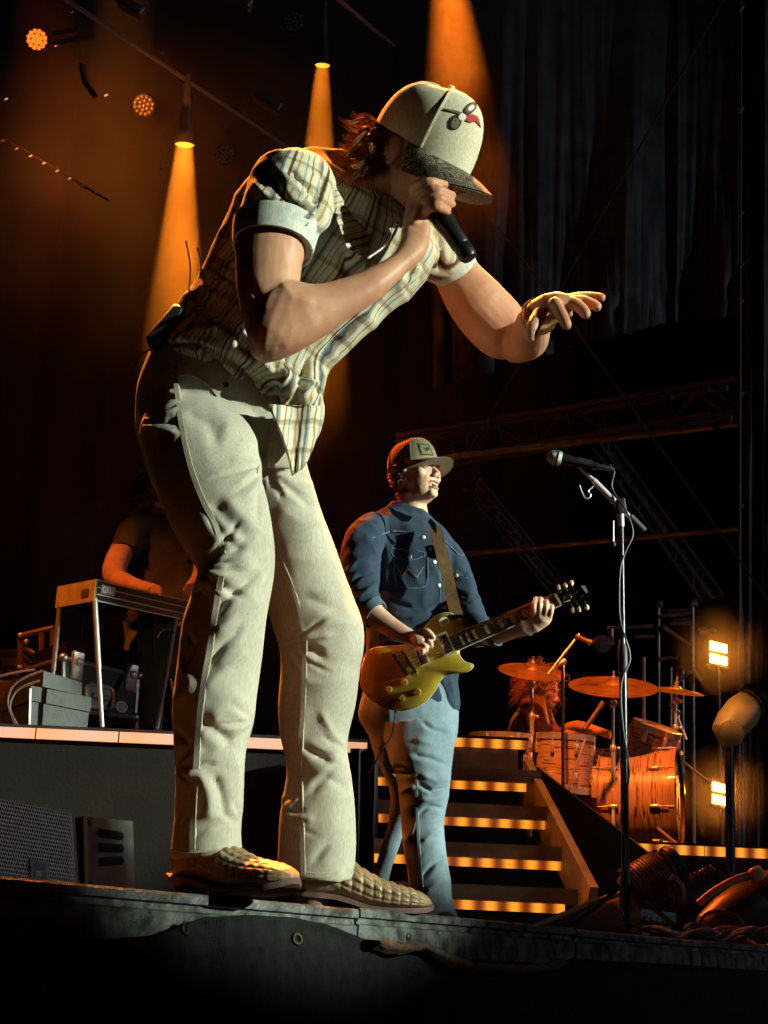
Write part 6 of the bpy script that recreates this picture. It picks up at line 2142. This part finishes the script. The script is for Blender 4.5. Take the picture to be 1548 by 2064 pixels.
for k, (a_, b_, D0, D1, lb) in enumerate((((1462, -8), (1130, 580), 9.5, 11.0, 'guy wire running from the top right corner down towards the outstretched hand'), ((925, 358), (1170, 672), 12.0, 11.0, 'guy wire sloping down from the cap brim towards the outstretched hand'), ((1160, 664), (1560, 1226), 11.0, 10.0, 'guy wire sloping down from the outstretched hand to the right edge'), ((1048, 735), (870, 1030), 12.0, 13.0, 'guy wire running from the elbow down behind the tan cap'))):
    w_ = MB().tube([P(*a_, D0), P(*b_, D1)], .0085, 6).build('guy_wire', wire, None)
    tag(w_, lb, 'wire', 'guy wires of the stage roof')

# roof pipes in the upper left
for a_, b_, D0, D1, rd, lb in (((60, -50), (592, 306), 8.0, 12.5, .018, 'long roof pipe crossing the upper left corner diagonally'), ((640, -36), (792, 92), 9.5, 11.0, .018, 'short end of a roof pipe above the white cap')):
    r_ = MB().tube([P(*a_, D0), P(*b_, D1)], rd, 10).build('roof_pipe', mat('pipe_lilac', (.22, .20, .23), .4, .4), None)
    tag(r_, lb, 'pipe')


# scaffold tower behind the drums
sf = thing('scaffold_tower', P(1360, 1690, 10.0), 'scaffold tower with rungs and cross bars behind the drum kit', 'scaffold')
sg = mat('scaffold_steel', (.30, .27, .24), .45, .6, .3, 16)
for a_, b_, D in (((1327, 1225), (1328, 1690), 10.0), ((1396, 1222), (1399, 1700), 10.0), ((1352, 1345), (1352, 1560), 10.6), ((1298, 1325), (1298, 1480), 10.3), ((1376, 1350), (1377, 1560), 10.6), ((1247, 1290), (1247, 1370), 9.9)):
    MB().tube([P(*a_, D), P(*b_, D)], .013, 8).build('post', sg, sf)
for a_, b_, D in (((1332, 1242), (1394, 1236), 9.98), ((1345, 1232), (1394, 1229), 10.4), ((1350, 1258), (1394, 1256), 10.0), ((1358, 1250), (1394, 1248), 10.4), ((1224, 1266), (1315, 1262), 9.9), ((1278, 1284), (1320, 1282), 9.9), ((1330, 1328), (1366, 1326), 9.98), ((1336, 1262), (1392, 1302), 9.97), ((1408, 1270), (1440, 1266), 10.3), ((1410, 1276), (1444, 1272), 10.2), ((1396, 1350), (1414, 1372), 9.97), ((1362, 1378), (1392, 1352), 9.97)):
    MB().tube([P(*a_, D), P(*b_, D)], .014, 8).build('rung', sg, sf)
for x, y in ((1329, 1219), (1399, 1216)):
    MB().bbox(P(x, y, 10.0), (.022, 0, 0), (0, .022, 0), (0, 0, .026), .005).build('socket', sg, sf)
MB().tube([P(1232, 1268, 9.9), P(1232, 1300, 9.9)], .02, 8).build('caster_fork', sg, sf)
whl = P(1214, 1298, 9.88)
MB().lathe([(.028, -.016), (.062, -.014), (.062, .014), (.028, .016)], whl, (.2, -1, 0), 20).build('caster_wheel', mat('caster_grey', (.09, .075, .07), .6), sf)
MB().obox(P(1222, 1294, 9.86), (.05, 0, .02), (0, .008, 0), (-.008, 0, .022)).build('caster_bracket', sg, sf, False)

# two-cell blinder lamps on the pole at the right
amber_hot = mat('blinder_glass', (.9, .6, .3), .3, emit=((1, .44, .08), 13))
bpz = thing('lamp_pole', P(1449, 1740, 9.0), 'thin upright pole that carries the two amber blinders', 'pole')
MB().tube([P(1447, 1345, 9.05), P(1457, 1740, 9.05)], .013, 8).build('tube', dkmetal, bpz)
for cx_, cy_, lb in ((1449, 1317, 'upper amber two-cell blinder lamp on the thin pole'), (1454, 1601, 'lower amber two-cell blinder lamp on the thin pole')):
    bl = thing('blinder_lamp', P(cx_, cy_, 9.0), lb, 'stage light', 'amber blinders')
    for k, dy in enumerate((-13, 12)):
        q = [P(cx_ - 17, cy_ + dy - 13, 9.0), P(cx_ + 17, cy_ + dy - 4, 9.0), P(cx_ + 17, cy_ + dy + 12, 9.0), P(cx_ - 17, cy_ + dy + 5, 9.0)]
        MB().prism(q, (0, .02, 0)).build('cell', amber_hot, bl, False)
    q = [P(cx_ - 22, cy_ - 33, 9.02), P(cx_ + 22, cy_ - 21, 9.02), P(cx_ + 22, cy_ + 31, 9.02), P(cx_ - 22, cy_ + 22, 9.02)]
    MB().loft([q, [v + Vector((0, .12, 0)) for v in q]]).build('housing', blackm0 := mat('fixture_black', (.02, .02, .022), .45, 0, .3, 12), bl, False)
    l_ = spot('blinder_beam', P(cx_, cy_, 8.95), P(cx_ - 60, cy_ + 20, 5.0), 40, (1, .27, .02), 175, .5, .06)
    l_.parent = bl
    l_.matrix_parent_inverse = Matrix.Translation(-Vector(bl.location))


# moving heads standing at the right
def moving_head(c, ax, L, r, mt, label, grille=False, name='moving_head_light'):
    root = thing(name, c, label, 'stage light', 'moving heads on the stage floor')
    c, ax = Vector(c), Vector(ax).normalized()
    MB().lathe([(r * .35, -L * .55), (r * .75, -L * .48), (r * 1.0, -L * .2), (r * 1.05, L * .1), (r * .82, L * .38), (r * .80, L * .40)], c, ax, 26).build('head', mt, root)
    MB().lathe([(r * .80, L * .40), (r * .92, L * .41), (r * .95, L * .50), (r * .80, L * .56), (r * .62, L * .55), (r * .60, L * .45)], c, ax, 26).build('lens_rim', blackm0, root)
    MB().lathe([(.001, L * .47), (r * .6, L * .46)], c, ax, 22, False).build('lens', mat('lens_dark', (.02, .02, .025), .08), root)
    MB().lathe([(r * 1.04, L * .30), (r * .93, L * .33), (r * .88, L * .36)], c, ax, 26, False).build('trim_ring', blackm0, root)
    if grille:
        for k in range(12):
            h_ = -L * .40 + L * .62 * k / 11
            MB().lathe([(r * 1.02, h_ - .004), (r * 1.07, h_), (r * 1.02, h_ + .004)], c, ax, 22, False).build('fin', mt, root)
    return root


tanh_ = mat('head_tan', (.40, .29, .15), .45, 0, .3, 10)
mh1 = moving_head(P(1490, 1442, 6.4), (.55, .15, .62), .25, .075, tanh_, 'tan lit moving head lamp tilted up beside the blinders')
cc = P(1474, 1478, 6.33)
MB().lathe([(.052, -.02), (.056, 0), (.050, .03), (.03, .04)], cc, (-.2, -1, -.2), 22).build('yoke_hub', tanh_, mh1)
MB().tube(curve_pts([P(1470, 1440, 6.42), P(1452, 1465, 6.42), P(1458, 1490, 6.42), P(1474, 1500, 6.42)], 5), .024, 10).build('yoke', tanh_, mh1)
MB().tube([P(1470, 1500, 6.45), P(1474, 1880, 6.45)], .02, 10).build('stand', dkmetal, mh1)
brn = mat('head_brown', (.11, .06, .035), .45, 0, .3, 12)
mh2 = moving_head(P(1312, 1772, 5.6), (.80, .1, .50), .22, .082, brn, 'dark finned moving head lamp lying low right of the microphone stand', True)
MB().bbox(Vector((P(1325, 1850, 5.6).x, 5.6, FLOOR + .05)), (.11, 0, 0), (0, .10, 0), (0, 0, .05), .015).build('base', blackp, mh2)
MB().tube(curve_pts([P(1345, 1860, 5.55), P(1370, 1822, 5.5), P(1372, 1790, 5.5), P(1350, 1770, 5.5)], 5), .02, 8).build('yoke', brn, mh2)
mh3 = moving_head(P(1412, 1800, 5.8), (-.75, .1, -.4), .20, .075, mat('head_dark', (.035, .028, .024), .4, 0, .3, 12), 'black moving head lamp between the finned lamp and the curved amber rim', True)
MB().bbox(Vector((P(1400, 1860, 5.8).x, 5.8, FLOOR + .05)), (.10, 0, 0), (0, .10, 0), (0, 0, .05), .015).build('base', blackp, mh3)
mh4 = moving_head(P(1495, 1838, 5.3), (.84, .1, .50), .30, .085, mat('head_dark'), 'black moving head lamp with a curved amber lit rim at the bottom right')
MB().tube(curve_pts([P(1408, 1822, 5.2), P(1440, 1796, 5.19), P(1480, 1774, 5.19), P(1512, 1764, 5.2)], 6), [.013] * 19, 8).build('arm', mat('head_orange', (.32, .17, .07), .5, 0, .3, 12), mh4)
MB().bbox(P(1524, 1762, 5.2), (.022, 0, .01), (0, .02, 0), (-.008, 0, .022), .008).build('arm_end', tanh_, mh4)
MB().bbox(Vector((P(1500, 1890, 5.3).x, 5.3, FLOOR + .04)), (.12, 0, 0), (0, .10, 0), (0, 0, .04), .015).build('base', blackp, mh4)

# wedge monitor, pedal board and cables on the deck by the microphone stand
wm = thing('stage_monitor', (P(1170, 1870, 5.1).x, 5.1, FLOOR), 'black wedge monitor on the deck behind the microphone stand', 'monitor')
q = [P(1075, 1872, 5.0), P(1268, 1880, 5.0), P(1262, 1800, 5.2), P(1180, 1826, 5.2)]
MB().loft([[v for v in q], [v + Vector((.03, .35, 0)) for v in q]]).build('cabinet', mat('monitor_black', (.016, .020, .018), .6, 0, .3, 30), wm, False)
MB().tube([q[3], q[2]], .014, 8).build('edge', mat('monitor_edge', (.16, .09, .05), .5), wm)
MB().tube([P(1180, 1826, 5.19), P(1078, 1866, 5.0)], .010, 8).build('edge', mat('monitor_edge'), wm)
pb_ = thing('pedal_box', (P(1335, 1890, 4.75).x, 4.75, FLOOR), 'small metal box with shiny connectors right of the microphone stand base', 'stage box')
q = [P(1292, 1832, 4.75), P(1362, 1840, 4.8), P(1368, 1905, 4.8), P(1296, 1905, 4.75)]
MB().loft([q, [v + Vector((0, .2, 0)) for v in q]]).build('case', mat('box_teal', (.09, .13, .125), .35, .6, .4, 40), pb_, False)
for k in range(5):
    c_ = q[0].lerp(q[1], .15 + .17 * k) + Vector((0, -.002, -.03))
    MB().lathe([(.011, 0), (.011, .008), (.007, .02)], c_, (.1, -1, .1), 10).build('connector', chrome, pb_)
rnd = random.Random(31)
cab_cols = [mat('cable_black'), mat('cable_brown2', (.10, .055, .04), .45), mat('cable_grey', (.14, .14, .15), .45)]
where = ['looping high beside the pedal box', 'coiled just right of the microphone stand', 'lying along the deck edge', 'trailing to the right edge', 'crossing under the amber lit lamp arm', 'snaking behind the coiled cable', 'running towards the wedge monitor', 'bunched at the foot of the stand', 'stretched flat along the front']
for k in range(9):
    if k == 0:
        pp = [P(1400, 1880, 4.9), P(1420, 1845, 4.9), P(1455, 1836, 4.9), P(1490, 1852, 4.9), P(1498, 1866, 4.9)]
    else:
        x0 = 1270 + 22 * k
        pp = []
        for t in np.linspace(0, 1, 8):
            x = x0 + t * (150 + 20 * k)
            D = 4.35 + .07 * k + .10 * math.sin(t * 7 + k * 1.7) + t * .35
            b_ = P(min(x, 1640), 1880, D)
            pp.append(Vector((b_.x, D, FLOOR + .012 + (.025 + .03 * rnd.random()) * abs(math.sin(t * 5 + k)))))
    c_ = MB().tube(curve_pts(pp, 5), .0065, 7).build('stage_cable', cab_cols[k % 3], None)
    tag(c_, 'stage cable ' + where[k], 'cable', 'cables on the deck')

# black floor fixtures of the roof rig in the upper left: dark wash lights and the lit one
lens_d = mat('lens_dim', (.20, .19, .20), .12, .5)


def wash(c, ax, r, label, lit=None, n=12, group='wash lights on the roof rig'):
    root = thing('wash_light', c, label, 'stage light', group)
    a_, u_, v_ = frame(ax)
    c = Vector(c)
    MB().lathe([(r * .5, -r * 1.2), (r * 1.05, -r * .9), (r * 1.12, 0), (r * 1.05, .01), (r * .98, 0)], c, a_, 24).build('housing', blackm0, root)
    ring_spec = [(0, 1), (.40, 6), (.78, 12)]
    for rr, m_ in ring_spec:
        for k in range(m_):
            t = 2 * math.pi * k / m_ + rr
            MB().ball(c + a_ * .012 + (u_ * math.cos(t) + v_ * math.sin(t)) * rr * r, (r * .20, r * .20, r * .20), 10, 6).build('lens', lit or lens_d, root)
    return root


lit = mat('lens_lit', (.9, .4, .1), .2, emit=((1, .15, .012), 1.7))
wl = wash(P(75, 80, 8.0), (.05, -.85, -.45), .066, 'round wash light with glowing amber lenses in the upper left corner', lit)
l_ = spot('wash_beam', P(80, 122, 8.05), P(260, 400, 10.8), 950, (1, .20, .02), 62, 1.0, .06)
l_.parent = wl
l_.matrix_parent_inverse = Matrix.Translation(-Vector(wl.location))
for a_, b_ in (((106, 68), (158, 60)), ((106, 88), (190, 72))):
    MB().tube([P(*a_, 8.1), P(*b_, 8.1)], .014, 8).build('bracket', mat('bracket_blue', (.12, .14, .16), .4, .5), wl)
MB().tube(curve_pts([P(164, 130, 8.2), P(172, 165, 8.2), P(182, 180, 8.2), P(192, 195, 8.2)], 4), .018, 8).build('yoke_arm', mat('bracket_blue'), wl)
wash(P(290, 212, 9.5), (.1, -.75, -.65), .08, 'unlit wash light below the diagonal roof pipe')
wash(P(590, 44, 9.8), (.1, -.75, -.65), .08, 'unlit wash light above the small far beam')
wash(P(452, 312, 11.0), (.1, -.75, -.65), .08, 'unlit wash light between the two amber beams')
for k, (x, y) in enumerate(((265, 15), (540, 208), (482, 0))):
    b_ = MB().bbox(P(x, y, 10.0), (.10, 0, -.06), (0, .05, 0), (.02, 0, .035), .01).build('strobe_light', mat('strobe_grey', (.14, .10, .09), .4, .3), None)
    tag(b_, ('dim rectangular strobe light at the top beside the diagonal pipe', 'dim rectangular strobe light above the shoulder of the singer', 'dim rectangular strobe light at the top edge left of the cap')[k], 'stage light', 'dim strobes on the roof rig')
# small silver clamps dotted along an unlit rigging line at the far left
rl = thing('rigging_line', P(20, 285, 9.0), 'row of small silver clamps along a dark line at the upper left', 'rigging')
MB().tube([P(-40, 250, 9.02), P(220, 405, 9.02)], .008, 6).build('line', blackm0, rl)
for x, y in ((5, 284), (33, 300), (61, 315), (88, 330), (115, 345), (140, 360), (165, 375), (191, 389), (214, 192), (113, 92), (12, 200), (38, 53), (145, 24), (328, 108), (364, 170), (336, 337), (322, 340)):
    MB().bbox(P(x, y, 9.0), Vector((.012, 0, .008)), (0, .006, 0), Vector((-.003, 0, .005)), .003).build('clamp', mat('clamp_silver', (.5, .48, .5), .3, .8), rl)
# ------------------------------------------------------------------ moving-head beams
blackm = mat('fixture_black', (0.02, 0.02, 0.022), 0.45, 0, 0.3, 12)
def lens_hot():
    """glowing front glass that lets the lamp behind it through"""
    if 'lens_hot' in _M:
        return _M['lens_hot']
    m = bpy.data.materials.new('lens_hot')
    m.use_nodes = True
    nt = m.node_tree
    nt.nodes.clear()
    o = nt.nodes.new('ShaderNodeOutputMaterial')
    t = nt.nodes.new('ShaderNodeBsdfTransparent')
    e = nt.nodes.new('ShaderNodeEmission')
    e.inputs[0].default_value, e.inputs[1].default_value = (1, .40, .03, 1), 1.6
    a = nt.nodes.new('ShaderNodeAddShader')
    nt.links.new(t.outputs[0], a.inputs[0])
    nt.links.new(e.outputs[0], a.inputs[1])
    nt.links.new(a.outputs[0], o.inputs[0])
    _M['lens_hot'] = m
    return m


def beam_light(px, py, D, px2, py2, D2, half, wlens, power, col, label, blend=.45):
    src, tgt = P(px, py, D), P(px2, py2, D2)
    ax = (tgt - src).normalized()
    back = wlens / 2 / math.tan(R(half))
    root = thing('moving_head_light', src, label, 'stage light', 'moving heads on the upstage truss')
    mb = MB()
    r = wlens / 2
    tube_r = [(r * 1.08, 0.0), (r * 1.22, -0.004), (r * 1.18, -.03), (r * 1.02, -.05), (r * .55, -back * .62), (.02, -back - .03), (0.005, -back - 0.04)]
    inner = [(0.012, -back - 0.035), (r * 0.5, -back * 0.6), (r * 1.03, -.01), (r * 1.08, 0.0)]
    mb.lathe(tube_r, src, ax, 20, False)
    mb.lathe(inner, src, ax, 20, False)
    mb.build('housing', blackm, root)
    MB().lathe([(.001, .012), (r * .5, .009), (r * .9, .003), (r * 1.05, -.002)], src, ax, 20, False).build('lens', lens_hot(), root)
    l = spot('beam', src - ax * back, tgt, power, col, half * 2, blend, 0.01)
    l.parent = root
    l.matrix_parent_inverse = Matrix.Translation(-src)
    return root
beam_light(372, 292, 10.2, 350, 700, 10.6, 7.6, 0.14, 30000, (1, .22, .010), 'amber beam moving head whose cone passes behind the back of the singer')
beam_light(650, 132, 11.2, 640, 400, 11.5, 6.5, 0.12, 26000, (1, .22, .010), 'small far moving head whose amber beam falls behind the shoulder')
beam_light(890, -170, 10.3, 935, 300, 10.4, 8.5, 0.12, 30000, (1, .18, .008), 'moving head above the frame whose amber beam falls behind the white cap', .9)
beam_light(268, -760, 10.5, 248, 200, 11, 2.6, 0.26, 20000, (1, .28, .012), 'moving head above the frame whose dim yellow beam shows in the upper left', 1.0)
beam_light(60, -700, 10.5, 100, 260, 11, 3.0, 0.26, 8000, (1, .10, .02), 'moving head above the frame whose dull red beam shows at the far left', 1.0)
# ------------------------------------------------------------------ stage haze
# theatrical smoke hanging under the roof at the rear, where the beams show
mb = MB().box(-5.2, 2.2, 9.3, 12.2, 4.7, 11.5)
sm_ = bpy.data.materials.new('smoke')
sm_.use_nodes = True
nt = sm_.node_tree
nt.nodes.clear()
out = nt.nodes.new('ShaderNodeOutputMaterial')
pv = nt.nodes.new('ShaderNodeVolumePrincipled')
pv.inputs['Color'].default_value = (0.9, 0.9, 0.9, 1)
nt.links.new(pv.outputs[0], out.inputs['Volume'])
tc = nt.nodes.new('ShaderNodeTexCoord')
sp = nt.nodes.new('ShaderNodeSeparateXYZ')
nt.links.new(tc.outputs['Object'], sp.inputs[0])
mr = nt.nodes.new('ShaderNodeMapRange')
mr.interpolation_type = 'SMOOTHSTEP'
mr.inputs['From Min'].default_value, mr.inputs['From Max'].default_value = 4.95, 6.3  # density cut off low down so the beams fade out
xs_ = nt.nodes.new('ShaderNodeMapRange')           # smoke base raised towards the middle, so the beam by the cap fades
xs_.interpolation_type = 'SMOOTHSTEP'
xs_.inputs['From Min'].default_value, xs_.inputs['From Max'].default_value = -.7, .25
xs_.inputs['To Min'].default_value, xs_.inputs['To Max'].default_value = 0, 1.75
nt.links.new(sp.outputs[0], xs_.inputs['Value'])
sb_ = nt.nodes.new('ShaderNodeMath')
sb_.operation = 'SUBTRACT'
nt.links.new(sp.outputs[2], sb_.inputs[0])
nt.links.new(xs_.outputs[0], sb_.inputs[1])
xl_ = nt.nodes.new('ShaderNodeMapRange')  # smoke base raised at the far left too, to shorten the beams there
xl_.interpolation_type = 'SMOOTHSTEP'
xl_.inputs['From Min'].default_value, xl_.inputs['From Max'].default_value = -2.1, -1.62
xl_.inputs['To Min'].default_value, xl_.inputs['To Max'].default_value = .7, 0
nt.links.new(sp.outputs[0], xl_.inputs['Value'])
sc_2 = nt.nodes.new('ShaderNodeMath')
sc_2.operation = 'SUBTRACT'
nt.links.new(sb_.outputs[0], sc_2.inputs[0])
nt.links.new(xl_.outputs[0], sc_2.inputs[1])
nt.links.new(sc_2.outputs[0], mr.inputs['Value'])
n1 = nt.nodes.new('ShaderNodeTexNoise')
n1.inputs['Scale'].default_value = .95
n1.inputs['Detail'].default_value = 3
nt.links.new(tc.outputs['Object'], n1.inputs['Vector'])
m2 = nt.nodes.new('ShaderNodeMapRange')
m2.inputs['From Min'].default_value, m2.inputs['From Max'].default_value = .30, .70
m2.inputs['To Min'].default_value, m2.inputs['To Max'].default_value = .0, .050
nt.links.new(n1.outputs['Fac'], m2.inputs['Value'])
mu = nt.nodes.new('ShaderNodeMath')
mu.operation = 'MULTIPLY'
nt.links.new(mr.outputs[0], mu.inputs[0])
nt.links.new(m2.outputs[0], mu.inputs[1])
nt.links.new(mu.outputs[0], pv.inputs['Density'])
sk_ = mb.build('smoke', sm_, smooth=False)
tag(sk_, 'patchy theatrical smoke drifting under the stage roof', 'smoke', kind='stuff')
SC.cycles.volume_step_rate = 1.0

# smoke balls added round the two blinders to give them a halo
for cx_, cy_ in ((1449, 1317), (1454, 1601)):
    c_ = P(cx_, cy_, 8.85)
    m_ = bpy.data.materials.new('lamp_halo')
    m_.use_nodes = True
    nt = m_.node_tree
    nt.nodes.clear()
    out = nt.nodes.new('ShaderNodeOutputMaterial')
    pv = nt.nodes.new('ShaderNodeVolumePrincipled')
    nt.links.new(pv.outputs[0], out.inputs['Volume'])
    tc = nt.nodes.new('ShaderNodeTexCoord')
    ln = nt.nodes.new('ShaderNodeVectorMath')
    ln.operation = 'LENGTH'
    nt.links.new(tc.outputs['Object'], ln.inputs[0])
    mr = nt.nodes.new('ShaderNodeMapRange')
    mr.interpolation_type = 'SMOOTHSTEP'
    mr.inputs['From Min'].default_value, mr.inputs['From Max'].default_value = .02, .34
    mr.inputs['To Min'].default_value, mr.inputs['To Max'].default_value = .55, 0
    nt.links.new(ln.outputs['Value'], mr.inputs['Value'])
    nt.links.new(mr.outputs[0], pv.inputs['Density'])
    o_ = MB().ball((0, 0, 0), .5, 20, 12).build('smoke', m_, None, True, 0)
    o_.location = c_
    tag(o_, 'added smoke halo glowing round the ' + ('upper' if cy_ < 1400 else 'lower') + ' amber blinder', 'smoke', kind='stuff')
